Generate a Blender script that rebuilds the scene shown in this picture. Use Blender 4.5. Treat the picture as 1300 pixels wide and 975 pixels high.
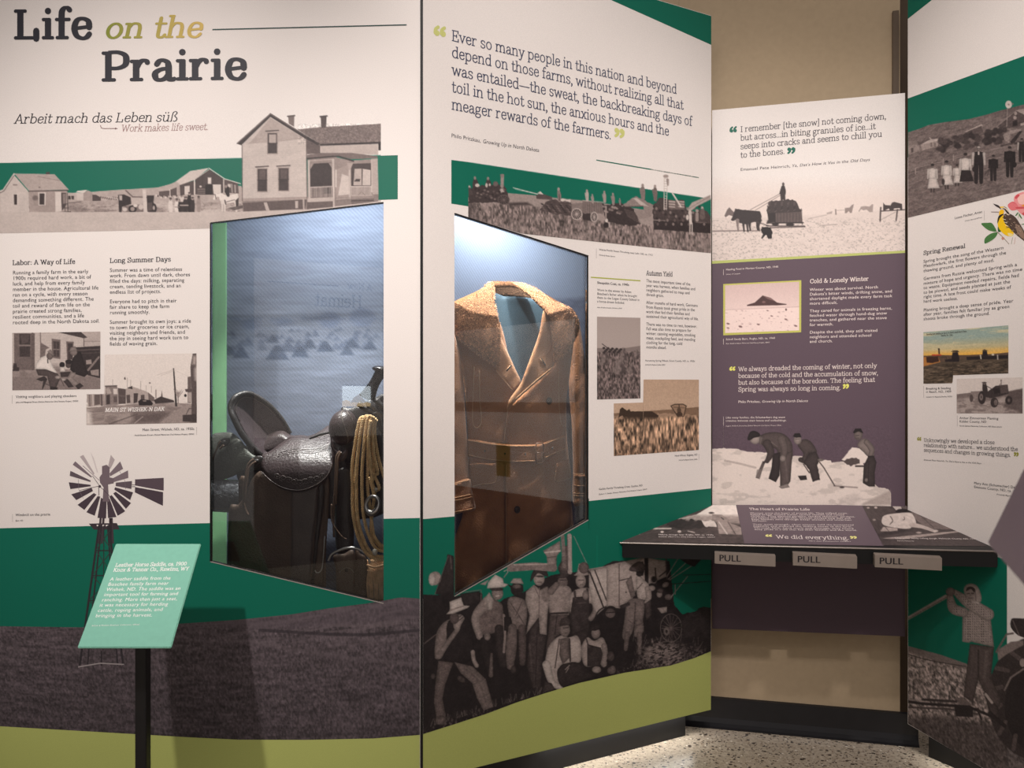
import bpy, bmesh, math, random
import numpy as np
from mathutils import Vector, Matrix

for o in list(bpy.data.objects):
    bpy.data.objects.remove(o, do_unlink=True)
SC = bpy.context.scene
COL = SC.collection

# ------------------------------------------------------------------ camera
F, CX, CY, EYE = 1126.0, 650.0, 505.0, 1.5
cam_data = bpy.data.cameras.new('camera')
cam = bpy.data.objects.new('camera', cam_data)
COL.objects.link(cam)
cam.location = (0, 0, EYE)
cam.rotation_euler = (math.pi / 2, 0, 0)
cam_data.sensor_width = 36.0
cam_data.lens = 36.0 * F / 1300.0
cam_data.shift_y = (CY - 487.5) / 1300.0
cam_data.clip_start = 0.05
cam_data.dof.use_dof = True
cam_data.dof.focus_distance = 3.45
cam_data.dof.aperture_fstop = 4.0
SC.camera = cam
SC.cycles.use_denoising = True; SC.cycles.denoising_prefilter = 'NONE'; SC.cycles.denoising_input_passes = 'RGB_ALBEDO_NORMAL'
SC.cycles.use_adaptive_sampling = False; SC.cycles.sample_clamp_indirect = 2.0

# ------------------------------------------------------------------ view, world, lamps
SC.view_settings.view_transform = 'Standard'
SC.view_settings.look = 'None'
SC.view_settings.gamma = 1.0
SC.view_settings.use_curve_mapping = False
SC.view_settings.exposure = 0.0

world = bpy.data.worlds.new('room_air')
SC.world = world
world.use_nodes = True
world.node_tree.nodes['Background'].inputs[0].default_value = (0.95, 0.87, 0.84, 1)
world.node_tree.nodes['Background'].inputs[1].default_value = 0.30

def spot(name, loc, target, watts, angle, blend, color, radius=0.06):
    l = bpy.data.lights.new(name, 'SPOT')
    l.energy = watts; l.spot_size = math.radians(angle); l.spot_blend = blend
    l.color = color; l.shadow_soft_size = radius
    o = bpy.data.objects.new(name, l); COL.objects.link(o)
    o.location = loc
    o.rotation_euler = (Vector(target) - Vector(loc)).to_track_quat('-Z', 'Y').to_euler()
    return o

def area(name, loc, target, watts, sx, sy, color):
    l = bpy.data.lights.new(name, 'AREA')
    l.shape = 'RECTANGLE'; l.size = sx; l.size_y = sy
    l.energy = watts; l.color = color
    o = bpy.data.objects.new(name, l); COL.objects.link(o)
    o.location = loc
    o.rotation_euler = (Vector(target) - Vector(loc)).to_track_quat('-Z', 'Y').to_euler()
    return o

WARM = (1.0, 0.915, 0.875)
spot('track_spot', (-1.9, -0.5, 4.6), (-1.15, 3.18, 1.60), 700, 36, 1.0, WARM, 0.08)
spot('track_spot', (0.05, -0.4, 4.7), (0.42, 3.55, 2.08), 520, 37, 1.0, WARM, 0.08)
spot('track_spot', (0.85, 0.6, 4.5), (1.25, 3.85, 1.70), 215, 40, 1.0, WARM, 0.08)
spot('track_spot', (0.7, 1.6, 4.3), (2.0, 3.2, 2.15), 145, 52, 1.0, WARM, 0.08)
area('frontal_fill', (0.2, 0.2, 4.6), (0.2, 2.8, 0.9), 50, 3.5, 2.0, (1.0, 0.92, 0.88))  # added soft fill that evens out the boards, not a fitting of the room
area('case_lamp', (-0.64, 3.38, 2.36), (-0.64, 3.6, 1.2), 6.5, 0.6, 0.06, (0.97, 0.98, 1.0))
area('case_lamp', (0.05, 3.60, 2.36), (0.05, 3.66, 1.2), 5.5, 0.5, 0.06, (0.95, 0.97, 1.0))
for lx, ly, tx, ty, tz, w in ((-0.98, 3.24, -0.92, 3.50, 1.30, 46), (-0.62, 3.24, -0.66, 3.46, 1.25, 85),
                              (-0.10, 3.37, -0.10, 3.52, 1.35, 62), (0.16, 3.53, 0.12, 3.66, 1.35, 62)):
    spot('case_spot', (lx, ly, 2.34), (tx, ty, tz), w, 62, 0.8, (1.0, 0.95, 0.90), 0.02)

# ------------------------------------------------------------------ helpers
def lin(c):
    c = np.asarray(c, float) / 255.0
    return np.where(c <= 0.04045, c / 12.92, ((c + 0.055) / 1.055) ** 2.4)

def ray(px, py):
    return Vector(((px - CX) / F, 1.0, -(py - CY) / F))

class Plane:
    """a real surface of the place; px() gives the point of it that the photograph shows at a pixel"""
    def __init__(s, p, n, up=None):
        s.p, s.n = Vector(p), Vector(n).normalized()
        s.up = Vector(up) if up else Vector((0, 0, 1))
        s.cam = Vector((0, 0, EYE))
        if s.n.dot(s.cam - s.p) < 0: s.n = -s.n
    def px(s, x, y, off=0.0):
        r = ray(x, y)
        t = s.n.dot(s.p + s.n * off - s.cam) / s.n.dot(r)
        return s.cam + r * t
    def px_np(s, X, Y, off=0.0):
        R = np.stack([(X - CX) / F, np.ones_like(X), -(Y - CY) / F], -1)
        n = np.array(s.n); k = float(s.n.dot(s.p + s.n * off - s.cam))
        t = k / (R @ n)
        return np.array(s.cam) + R * t[..., None]

def vplane(x0, d0, x1, d1):
    """vertical plane through two (pixel column, depth) pairs"""
    a = Vector(((x0 - CX) / F * d0, d0, 0)); b = Vector(((x1 - CX) / F * d1, d1, 0))
    u = (b - a).normalized()
    return Plane(a, (u.y, -u.x, 0))

D1 = 3.18
P1 = vplane(0, D1, 535, D1)
P2 = vplane(535, D1, 903, 3.91)
P3 = vplane(903, 3.95, 1149, 3.76)
P4 = vplane(1152, 3.73, 1300, 3.26)
PW = vplane(903, 4.07, 1150, 3.86)

ROOT = {}
def thing(name, label, cat, loc, group=None):
    o = bpy.data.objects.new(name, None); COL.objects.link(o)
    o.empty_display_size = 0.1
    o.location = loc; o['label'] = label; o['category'] = cat
    if group: o['group'] = group
    ROOT[o] = Vector(loc)
    return o

def mesh(name, verts, faces, mat, parent=None, cols=None, smooth=False, label=None):
    me = bpy.data.meshes.new(name)
    off = ROOT.get(parent, Vector((0, 0, 0)))
    V = np.asarray(verts, float).reshape(-1, 3) - np.array(off)
    me.from_pydata(V.tolist(), [], [tuple(f) for f in faces])
    if cols is not None:
        a = me.color_attributes.new('Col', 'FLOAT_COLOR', 'POINT')
        c = np.ones((len(V), 4)); c[:, :3] = cols
        a.data.foreach_set('color', c.ravel().astype(np.float32))
    me.materials.append(mat)
    if smooth:
        me.polygons.foreach_set('use_smooth', [True] * len(me.polygons))
    me.update()
    o = bpy.data.objects.new(name, me); COL.objects.link(o)
    if parent is not None:
        o.parent = parent; ROOT[o] = off
    if label: o['label'] = label
    return o

def bm_mesh(name, bm, mat, parent=None, smooth=False, label=None):
    me = bpy.data.meshes.new(name)
    off = ROOT.get(parent, Vector((0, 0, 0)))
    bmesh.ops.translate(bm, verts=bm.verts, vec=-off)
    bmesh.ops.recalc_face_normals(bm, faces=bm.faces)
    bm.to_mesh(me); bm.free()
    me.materials.append(mat)
    if smooth:
        me.polygons.foreach_set('use_smooth', [True] * len(me.polygons))
    o = bpy.data.objects.new(name, me); COL.objects.link(o)
    if parent is not None:
        o.parent = parent; ROOT[o] = off
    if label: o['label'] = label
    return o

def struct(o):
    o['kind'] = 'structure'; return o

# ---- materials
def mat_base(name):
    m = bpy.data.materials.new(name); m.use_nodes = True
    return m, m.node_tree.nodes, m.node_tree.links, m.node_tree.nodes['Principled BSDF']

def pmat(name, col, rough=0.5, metal=0.0, spec=0.5, noise=0.0, nscale=20.0, bump=0.0, bscale=80.0, sheen=0.0):
    m, N, L, b = mat_base(name)
    c = lin(col)
    b.inputs['Base Color'].default_value = (*c, 1)
    b.inputs['Roughness'].default_value = rough
    b.inputs['Metallic'].default_value = metal
    b.inputs['Specular IOR Level'].default_value = spec
    b.inputs['Sheen Weight'].default_value = sheen
    tc = N.new('ShaderNodeTexCoord')
    if noise:
        t = N.new('ShaderNodeTexNoise'); t.inputs['Scale'].default_value = nscale; t.inputs['Detail'].default_value = 6
        L.new(tc.outputs['Object'], t.inputs['Vector'])
        r = N.new('ShaderNodeMapRange'); r.inputs[1].default_value = 0.3; r.inputs[2].default_value = 0.7
        r.inputs[3].default_value = 1 - noise; r.inputs[4].default_value = 1 + noise
        L.new(t.outputs['Fac'], r.inputs[0])
        mx = N.new('ShaderNodeMix'); mx.data_type = 'RGBA'; mx.blend_type = 'MULTIPLY'; mx.inputs[0].default_value = 1
        mx.inputs[6].default_value = (*c, 1)
        L.new(r.outputs[0], mx.inputs[7]); L.new(mx.outputs[2], b.inputs['Base Color'])
    if bump:
        t = N.new('ShaderNodeTexNoise'); t.inputs['Scale'].default_value = bscale; t.inputs['Detail'].default_value = 4
        L.new(tc.outputs['Object'], t.inputs['Vector'])
        bp = N.new('ShaderNodeBump'); bp.inputs['Strength'].default_value = bump; bp.inputs['Distance'].default_value = 0.01
        L.new(t.outputs['Fac'], bp.inputs['Height']); L.new(bp.outputs[0], b.inputs['Normal'])
    return m

def print_mat(name, rough=0.5, spec=0.3, dots=0.0):
    m, N, L, b = mat_base(name)
    a = N.new('ShaderNodeVertexColor'); a.layer_name = 'Col'
    src = a.outputs[0]
    tc = N.new('ShaderNodeTexCoord')
    # fine paper / vinyl grain
    t = N.new('ShaderNodeTexNoise'); t.inputs['Scale'].default_value = 420; t.inputs['Detail'].default_value = 2
    L.new(tc.outputs['Object'], t.inputs['Vector'])
    r = N.new('ShaderNodeMapRange'); r.inputs[1].default_value = 0.3; r.inputs[2].default_value = 0.7
    r.inputs[3].default_value = 0.94; r.inputs[4].default_value = 1.06
    L.new(t.outputs['Fac'], r.inputs[0])
    mx = N.new('ShaderNodeMix'); mx.data_type = 'RGBA'; mx.blend_type = 'MULTIPLY'; mx.inputs[0].default_value = 1
    L.new(src, mx.inputs[6]); L.new(r.outputs[0], mx.inputs[7]); src = mx.outputs[2]
    if dots:
        w = N.new('ShaderNodeTexWave'); w.wave_type = 'BANDS'; w.bands_direction = 'DIAGONAL'
        w.inputs['Scale'].default_value = 36; w.inputs['Distortion'].default_value = 0.6
        L.new(tc.outputs['Object'], w.inputs['Vector'])
        r2 = N.new('ShaderNodeMapRange'); r2.inputs[3].default_value = 1 - dots; r2.inputs[4].default_value = 1 + dots
        L.new(w.outputs['Fac'], r2.inputs[0])
        m2 = N.new('ShaderNodeMix'); m2.data_type = 'RGBA'; m2.blend_type = 'MULTIPLY'; m2.inputs[0].default_value = 1
        L.new(src, m2.inputs[6]); L.new(r2.outputs[0], m2.inputs[7]); src = m2.outputs[2]
    L.new(src, b.inputs['Base Color'])
    b.inputs['Roughness'].default_value = rough
    b.inputs['Specular IOR Level'].default_value = spec
    return m

M_PRINT = print_mat('printed_vinyl')
M_BACKDROP = print_mat('printed_mesh_backdrop', dots=0.10)
M_BLACK = pmat('black_painted_steel', (22, 21, 22), 0.4, noise=0.1)
M_EDGE = pmat('black_edge_trim', (14, 13, 14), 0.5, noise=0.1)
M_KICK = pmat('charcoal_kick', (20, 20, 22), 0.5, noise=0.15)
M_WALL = pmat('beige_wall_paint', (184, 164, 136), 0.85, spec=0.2, noise=0.03, nscale=40, bump=0.05, bscale=300)
M_DIMWALL = pmat('dim_wall_brown', (92, 76, 60), 0.7, noise=0.05)  # brown holds the shade of the dim wall end and recess
M_GREENIN = pmat('green_case_lining', (158, 222, 166), 0.6, noise=0.04)
M_GREY = pmat('grey_case_lining', (90, 98, 108), 0.7, noise=0.04)
M_HANDLE = pmat('brushed_warm_aluminium', (140, 128, 118), 0.45, metal=0.15, noise=0.04)

def glass_mat():
    m, N, L, b = mat_base('case_glass')
    N.remove(b)
    out = N['Material Output']
    tr = N.new('ShaderNodeBsdfTransparent'); tr.inputs[0].default_value = (0.97, 0.985, 0.98, 1)
    gl = N.new('ShaderNodeBsdfGlossy'); gl.inputs['Roughness'].default_value = 0.0
    fr = N.new('ShaderNodeFresnel'); fr.inputs['IOR'].default_value = 1.5
    ma = N.new('ShaderNodeMath'); ma.operation = 'MULTIPLY'; ma.inputs[1].default_value = 1.7; ma.use_clamp = True
    mi = N.new('ShaderNodeMixShader')
    L.new(fr.outputs[0], ma.inputs[0]); L.new(ma.outputs[0], mi.inputs[0])
    L.new(tr.outputs[0], mi.inputs[1]); L.new(gl.outputs[0], mi.inputs[2])
    L.new(mi.outputs[0], out.inputs[0])
    return m
M_GLASS = glass_mat()

def terrazzo_mat():
    m, N, L, b = mat_base('terrazzo')
    tc = N.new('ShaderNodeTexCoord')
    def chips(scale, thr, seed):
        mp = N.new('ShaderNodeMapping'); mp.inputs['Location'].default_value = (seed, seed * 1.7, 0)
        L.new(tc.outputs['Object'], mp.inputs['Vector'])
        v = N.new('ShaderNodeTexVoronoi'); v.inputs['Scale'].default_value = scale; v.feature = 'F1'
        L.new(mp.outputs[0], v.inputs['Vector'])
        wn = N.new('ShaderNodeTexWhiteNoise'); wn.noise_dimensions = '3D'
        L.new(v.outputs['Position'], wn.inputs['Vector'])
        # chip radius from the cell's own random value
        mr = N.new('ShaderNodeMapRange'); mr.inputs[1].default_value = 0.35; mr.inputs[2].default_value = 1.0
        mr.inputs[3].default_value = 0.0; mr.inputs[4].default_value = thr
        L.new(wn.outputs['Value'], mr.inputs[0])
        lt = N.new('ShaderNodeMath'); lt.operation = 'LESS_THAN'
        L.new(v.outputs['Distance'], lt.inputs[0]); L.new(mr.outputs[0], lt.inputs[1])
        return lt.outputs[0]
    base = N.new('ShaderNodeTexNoise'); base.inputs['Scale'].default_value = 60; base.inputs['Detail'].default_value = 5
    L.new(tc.outputs['Object'], base.inputs['Vector'])
    cr = N.new('ShaderNodeValToRGB')
    cr.color_ramp.elements[0].color = (*lin((168, 152, 132)), 1); cr.color_ramp.elements[0].position = 0.3
    cr.color_ramp.elements[1].color = (*lin((208, 196, 178)), 1); cr.color_ramp.elements[1].position = 0.7
    L.new(base.outputs['Fac'], cr.inputs[0])
    src = cr.outputs[0]
    for scale, thr, col, seed in ((48, 0.42, (60, 52, 46), 3.1), (90, 0.40, (40, 36, 34), 7.7), (70, 0.36, (120, 100, 84), 1.3), (40, 0.25, (238, 230, 216), 9.9)):
        mx = N.new('ShaderNodeMix'); mx.data_type = 'RGBA'
        L.new(chips(scale, thr, seed), mx.inputs[0]); L.new(src, mx.inputs[6]); mx.inputs[7].default_value = (*lin(col), 1)
        src = mx.outputs[2]
    L.new(src, b.inputs['Base Color'])
    b.inputs['Roughness'].default_value = 0.28
    return m
M_FLOOR = terrazzo_mat()

# ---- polygons
def clip_half(poly, a, b, inside=True):
    """part of a polygon on one side of the line a->b (2D)"""
    def s(p):
        v = (b[0] - a[0]) * (p[1] - a[1]) - (b[1] - a[1]) * (p[0] - a[0])
        return v if inside else -v
    out = []
    for i in range(len(poly)):
        p, q = poly[i], poly[(i + 1) % len(poly)]
        sp, sq = s(p), s(q)
        if sp >= 0: out.append(p)
        if (sp > 0 and sq < 0) or (sp < 0 and sq > 0):
            t = sp / (sp - sq)
            out.append((p[0] + (q[0] - p[0]) * t, p[1] + (q[1] - p[1]) * t))
    return out

def subtract(poly, hole):
    """polygon minus a convex hole given clockwise on screen"""
    pieces, rest = [], list(poly)
    for i in range(len(hole)):
        a, b = hole[i], hole[(i + 1) % len(hole)]
        o = clip_half(rest, a, b, False)
        if len(o) > 2: pieces.append(o)
        rest = clip_half(rest, a, b, True)
        if len(rest) < 3: break
    return pieces

HOLE1 = [(267, 283), (487, 257), (487, 766), (267, 713)]
HOLE2 = [(577, 271), (747, 325), (747, 660), (577, 757)]

def box(bm, lo, hi, bevel=0.0):
    g = bmesh.ops.create_cube(bm, size=1)
    c = [(l + h) / 2 for l, h in zip(lo, hi)]
    for v in g['verts']:
        v.co = Vector((c[0] + v.co.x * (hi[0] - lo[0]), c[1] + v.co.y * (hi[1] - lo[1]), c[2] + v.co.z * (hi[2] - lo[2])))
    if bevel:
        ed = list({e for v in g['verts'] for e in v.link_edges})
        bmesh.ops.bevel(bm, geom=ed, offset=bevel, segments=2, affect='EDGES')
    return g

def prism(bm, pts, vec):
    """solid from a planar outline swept along vec"""
    a = [bm.verts.new(Vector(p)) for p in pts]
    b = [bm.verts.new(Vector(p) + Vector(vec)) for p in pts]
    bm.faces.new(a); bm.faces.new(b[::-1])
    n = len(a)
    for i in range(n):
        bm.faces.new((a[i], b[i], b[(i + 1) % n], a[(i + 1) % n]))

def tube(bm, pts, r, seg=8, close=False, squash=None, caps=True):
    """round tube along points; r a number or one per point"""
    pts = [Vector(p) for p in pts]
    n = len(pts)
    rs = [r] * n if not hasattr(r, '__len__') else list(r)
    rings = []
    prev = None
    for i, p in enumerate(pts):
        if close: t = pts[(i + 1) % n] - pts[i - 1]
        else: t = pts[min(i + 1, n - 1)] - pts[max(i - 1, 0)]
        t = t.normalized() if t.length > 1e-9 else Vector((0, 0, 1))
        if prev is None:
            a = t.orthogonal().normalized()
        else:
            a = (prev - t * prev.dot(t))
            a = a.normalized() if a.length > 1e-6 else t.orthogonal().normalized()
        prev = a
        b = t.cross(a)
        rings.append([bm.verts.new(p + (a * math.cos(2 * math.pi * k / seg) + b * math.sin(2 * math.pi * k / seg)) * rs[i]) for k in range(seg)])
    m = n if close else n - 1
    for i in range(m):
        A, B = rings[i], rings[(i + 1) % n]
        for k in range(seg):
            bm.faces.new((A[k], A[(k + 1) % seg], B[(k + 1) % seg], B[k]))
    if not close and caps:
        bm.faces.new(rings[0][::-1]); bm.faces.new(rings[-1])

def spline(pts, n=8, close=False):
    """Catmull-Rom through points of any dimension"""
    P = [np.asarray(p, float) for p in pts]
    out = []
    m = len(P)
    segs = m if close else m - 1
    for i in range(segs):
        if close: p0, p1, p2, p3 = P[i - 1], P[i], P[(i + 1) % m], P[(i + 2) % m]
        else: p0, p1, p2, p3 = P[max(i - 1, 0)], P[i], P[i + 1], P[min(i + 2, m - 1)]
        for k in range(n):
            t = k / n
            out.append(0.5 * ((2 * p1) + (p2 - p0) * t + (2 * p0 - 5 * p1 + 4 * p2 - p3) * t * t + (3 * p1 - p0 - 3 * p2 + p3) * t ** 3))
    if not close: out.append(P[-1])
    return out
# ------------------------------------------------------------------ lettering
# a soft slab-serif alphabet drawn as pen strokes: L straight, S curve, O ring, T/B serif at top / bottom, D ball
GLYPHS = {
'a': '5.2|S 1.1,3.9 1.7,4.6 2.5,4.8 3.5,4.3 3.8,3.3|L 3.8,3.4 3.8,1|S 3.8,1.1 3.95,.4 4.5,.22 5.1,.45|S 3.8,2.9 2.2,2.7 1.0,2.1 .7,1.3 1.1,.45 2.0,.22 3.0,.6 3.8,1.5|D 1.15,3.85,.42',
'b': '5.8|L 1.2,7.3 1.2,.4|T 1.2,7.4,.9,.3|S 1.2,3.5 2.0,4.55 3.1,4.8 4.5,4.2 5.1,2.5 4.5,.8 3.1,.22 2.0,.5 1.2,1.4',
'c': '4.9|S 4.3,3.7 3.7,4.5 2.8,4.8 1.5,4.3 .8,2.5 1.4,.8 2.8,.2 3.8,.5 4.5,1.2|D 4.15,3.7,.48',
'd': '5.8|L 4.6,7.3 4.6,.5|T 4.6,7.4,.9,.3|B 4.6,0,.1,.8|S 4.6,3.6 3.8,4.6 2.8,4.8 1.4,4.2 .8,2.5 1.4,.8 2.7,.2 3.8,.5 4.6,1.4',
'e': '5.0|S .9,2.5 4.35,2.9|S 4.35,2.8 4.1,4.2 2.7,4.8 1.4,4.3 .8,2.5 1.4,.8 2.7,.2 3.7,.45 4.4,1.2',
'f': '3.5|S 3.5,6.8 2.9,7.3 2.2,7.2 1.65,6.5 1.55,5.5|L 1.55,5.8 1.55,.3|B 1.55,0,.9,1.2|T 1.9,5.0,1.4,1.3|D 3.35,6.75,.42',
'g': '5.3|O 2.4,3.3,1.55,1.5|S 3.6,4.3 4.2,4.8 4.9,4.9|S 1.3,2.2 .8,1.4 1.2,.75 2.6,.55 4.0,.35 4.6,-.5 4.0,-1.5 2.5,-1.85 1.0,-1.5 .5,-.8 .9,-.1 1.7,.5|D 4.8,4.8,.35',
'h': '6.0|L 1.2,7.3 1.2,.3|T 1.2,7.4,.9,.3|B 1.2,0,.9,.9|S 1.2,3.3 2.0,4.5 3.1,4.8 4.2,4.4 4.6,3.2|L 4.6,3.3 4.6,.3|B 4.6,0,.9,.9',
'i': '2.8|L 1.4,4.8 1.4,.3|T 1.4,5.0,.95,.2|B 1.4,0,.95,.95|D 1.4,6.6,.62',
'j': '2.7|L 1.5,4.8 1.5,-.6|S 1.5,-.5 1.2,-1.6 .2,-1.9|T 1.5,5.0,.95,.2|D 1.5,6.6,.62',
'k': '5.7|L 1.2,7.3 1.2,.3|T 1.2,7.4,.9,.3|B 1.2,0,.9,.9|L 1.3,2.0 4.4,4.8|L 2.4,2.9 4.6,.3|T 4.4,5.0,.8,.8|B 4.7,0,.9,.8',
'l': '2.8|L 1.4,7.3 1.4,.3|T 1.4,7.4,.95,.2|B 1.4,0,.95,.95',
'm': '9.0|L 1.2,4.8 1.2,.3|T 1.2,5.0,.9,.2|B 1.2,0,.9,.9|S 1.2,3.3 1.9,4.5 2.9,4.8 4.0,4.4 4.4,3.2|L 4.4,3.3 4.4,.3|B 4.4,0,.8,.8|S 4.4,3.3 5.1,4.5 6.1,4.8 7.2,4.4 7.6,3.2|L 7.6,3.3 7.6,.3|B 7.6,0,.9,.9',
'n': '6.0|L 1.2,4.8 1.2,.3|T 1.2,5.0,.9,.2|B 1.2,0,.9,.9|S 1.2,3.3 2.0,4.5 3.1,4.8 4.2,4.4 4.6,3.2|L 4.6,3.3 4.6,.3|B 4.6,0,.9,.9',
'o': '5.6|O 2.8,2.5,2.0,2.3',
'p': '5.8|L 1.2,4.8 1.2,-1.9|T 1.2,5.0,.9,.2|B 1.2,-2.2,.9,.9|S 1.2,3.5 2.0,4.55 3.1,4.8 4.5,4.2 5.1,2.5 4.5,.8 3.1,.22 2.0,.5 1.2,1.4',
'q': '5.8|L 4.6,4.8 4.6,-1.9|B 4.6,-2.2,.9,.9|S 4.6,3.6 3.8,4.6 2.8,4.8 1.4,4.2 .8,2.5 1.4,.8 2.7,.2 3.8,.5 4.6,1.4',
'r': '4.5|L 1.2,4.8 1.2,.3|T 1.2,5.0,.9,.2|B 1.2,0,.9,1.1|S 1.2,3.0 1.9,4.2 2.8,4.8 3.8,4.6|D 3.75,4.35,.5',
's': '4.6|S 3.9,3.9 3.2,4.65 2.3,4.8 1.2,4.4 .95,3.5 1.6,2.8 2.8,2.4 3.7,1.9 3.85,1.1 3.2,.35 2.2,.2 1.2,.45 .7,1.2|D 3.8,3.9,.38|D .8,1.15,.38',
't': '3.7|L 1.5,6.4 1.5,1.2|S 1.5,1.3 1.7,.5 2.4,.22 3.1,.4 3.6,1.0|T 1.7,5.0,1.3,1.6',
'u': '6.0|L 1.2,4.8 1.2,1.7|T 1.2,5.0,.9,.2|S 1.2,1.8 1.6,.6 2.6,.2 3.6,.5 4.6,1.7|L 4.6,4.8 4.6,.3|T 4.6,5.0,.9,.2|B 4.6,0,.1,.9',
'v': '5.4|L .9,4.8 2.75,.3|L 4.6,4.8 2.75,.3|T .9,5.0,.8,.8|T 4.6,5.0,.8,.8',
'w': '7.8|L .9,4.8 2.4,.3|L 4.0,4.6 2.4,.3|L 4.0,4.6 5.5,.3|L 7.0,4.8 5.5,.3|T .9,5.0,.8,.8|T 7.0,5.0,.8,.8',
'x': '5.5|L 1.0,4.8 4.5,.2|L 4.5,4.8 1.0,.2|T 1.0,5.0,.8,.8|T 4.5,5.0,.8,.8|B 1.0,0,.8,.8|B 4.5,0,.8,.8',
'y': '5.4|L .9,4.8 2.8,.4|S 4.6,4.8 2.8,.2 2.2,-1.2 1.5,-1.85 .6,-1.7|T .9,5.0,.8,.8|T 4.6,5.0,.8,.8|D .6,-1.55,.42',
'z': '4.9|L .9,4.75 4.1,4.75|L 4.1,4.75 .8,.25|L .8,.25 4.3,.25|L .9,4.7 .9,3.9|L 4.3,.3 4.3,1.1',
'A': '7.2|L 3.5,6.9 1.1,.2|L 3.6,6.9 6.1,.2|L 2.0,2.4 5.2,2.4|B 1.1,0,.9,.9|B 6.1,0,.9,.9',
'B': '6.5|L 1.4,6.8 1.4,.2|T 1.4,7,.9,.3|B 1.4,0,.9,.3|S 1.4,6.75 3.6,6.75 5.0,6.0 4.9,4.4 3.4,3.7 1.4,3.7|S 1.4,3.7 3.9,3.7 5.6,2.9 5.6,1.1 4.0,.25 1.4,.25',
'C': '6.8|S 6.0,5.3 5.2,6.4 3.9,6.8 2.0,6.1 1.0,3.5 2.0,.9 3.9,.2 5.2,.6 6.2,1.8|L 6.0,6.9 6.0,5.0',
'D': '7.2|L 1.4,6.8 1.4,.2|T 1.4,7,.9,.3|B 1.4,0,.9,.3|S 1.4,6.75 3.6,6.75 5.6,5.8 6.3,3.5 5.6,1.2 3.6,.25 1.4,.25',
'E': '6.0|L 1.4,6.8 1.4,.2|T 1.4,7,.9,3.9|B 1.4,0,.9,4.1|L 1.4,3.6 4.0,3.6|L 5.2,6.8 5.2,5.4|L 5.4,.2 5.4,1.7|L 4.0,4.3 4.0,2.9',
'F': '5.7|L 1.4,6.8 1.4,.2|T 1.4,7,.9,3.7|B 1.4,0,.9,1.1|L 1.4,3.5 4.0,3.5|L 5.0,6.8 5.0,5.3|L 4.0,4.2 4.0,2.8',
'G': '7.2|S 6.0,5.3 5.2,6.4 3.9,6.8 2.0,6.1 1.0,3.5 2.0,.9 3.9,.2 5.2,.6 5.9,1.4|L 5.9,.4 5.9,2.9|T 5.7,3.2,1.2,1.0|L 6.0,6.9 6.0,5.0',
'H': '7.8|L 1.5,6.8 1.5,.2|L 6.2,6.8 6.2,.2|L 1.5,3.6 6.2,3.6|T 1.5,7,1,1|T 6.2,7,1,1|B 1.5,0,1,1|B 6.2,0,1,1',
'I': '3.4|L 1.7,6.8 1.7,.2|T 1.7,7,1.1,1.1|B 1.7,0,1.1,1.1',
'J': '4.8|L 3.3,6.8 3.3,1.8|S 3.3,2 2.9,.7 1.9,.2 .9,.7|T 3.3,7,1.1,1.1|D .9,.9,.5',
'K': '7.2|L 1.5,6.8 1.5,.2|T 1.5,7,1,1|B 1.5,0,1,1|L 1.6,2.8 5.6,6.8|L 3.0,4.2 5.9,.2|T 5.6,7,1,.9|B 6.0,0,1,1',
'L': '6.4|L 1.5,6.8 1.5,.2|T 1.5,7,1,1|B 1.5,0,1,4.0|L 5.3,.2 5.3,2.0',
'M': '8.8|L 1.5,6.8 1.3,.2|L 1.6,6.8 4.4,.6|L 7.1,6.8 4.4,.6|L 7.2,6.8 7.4,.2|T 1.5,7,1,.3|T 7.2,7,.3,1|B 1.3,0,.9,.9|B 7.4,0,.9,.9',
'N': '7.8|L 1.5,6.8 1.5,.2|L 1.6,6.8 6.2,.3|L 6.2,6.8 6.2,.2|T 1.5,7,1,.3|T 6.2,7,.9,.9|B 1.5,0,.9,.9',
'O': '7.6|O 3.8,3.5,2.85,3.3',
'P': '6.3|L 1.5,6.8 1.5,.2|T 1.5,7,1,.3|B 1.5,0,1,1.2|S 1.5,6.75 3.8,6.75 5.4,5.9 5.4,4.0 3.8,3.1 1.5,3.1',
'Q': '7.6|O 3.8,3.5,2.85,3.3|L 4.4,1.4 6.8,-.6',
'R': '7.0|L 1.5,6.8 1.5,.2|T 1.5,7,1,.3|B 1.5,0,1,1|S 1.5,6.75 3.8,6.75 5.2,6.0 5.2,4.4 3.8,3.5 1.5,3.5|L 3.7,3.5 5.8,.2|B 5.9,0,.7,.9',
'S': '5.8|S 4.8,5.4 4.0,6.5 2.8,6.8 1.4,6.3 1.0,5.1 1.7,4.1 3.2,3.5 4.7,2.8 5.0,1.7 4.3,.5 2.9,.2 1.6,.6 .9,1.8|L 4.8,6.8 4.8,5.2|L .9,.2 .9,1.9',
'T': '6.6|L 3.3,6.8 3.3,.2|B 3.3,0,1.1,1.1|T 3.3,7,2.8,2.8|L .7,6.8 .7,5.2|L 5.9,6.8 5.9,5.2',
'U': '7.4|L 1.6,6.8 1.6,2.4|S 1.6,2.5 2.1,.8 3.7,.2 5.3,.8 5.8,2.5|L 5.8,6.8 5.8,2.4|T 1.6,7,1,1|T 5.8,7,.9,.9',
'V': '7.0|L 1.0,6.8 3.5,.3|L 6.0,6.8 3.5,.3|T 1.0,7,.9,.9|T 6.0,7,.9,.9',
'W': '10.|L 1.0,6.8 3.0,.3|L 5.0,6.4 3.0,.3|L 5.0,6.4 7.0,.3|L 9.0,6.8 7.0,.3|T 1.0,7,.9,.9|T 9.0,7,.9,.9',
'X': '7.0|L 1.2,6.8 5.8,.2|L 5.8,6.8 1.2,.2|T 1.2,7,.9,.9|T 5.8,7,.9,.9|B 1.2,0,.9,.9|B 5.8,0,.9,.9',
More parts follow.
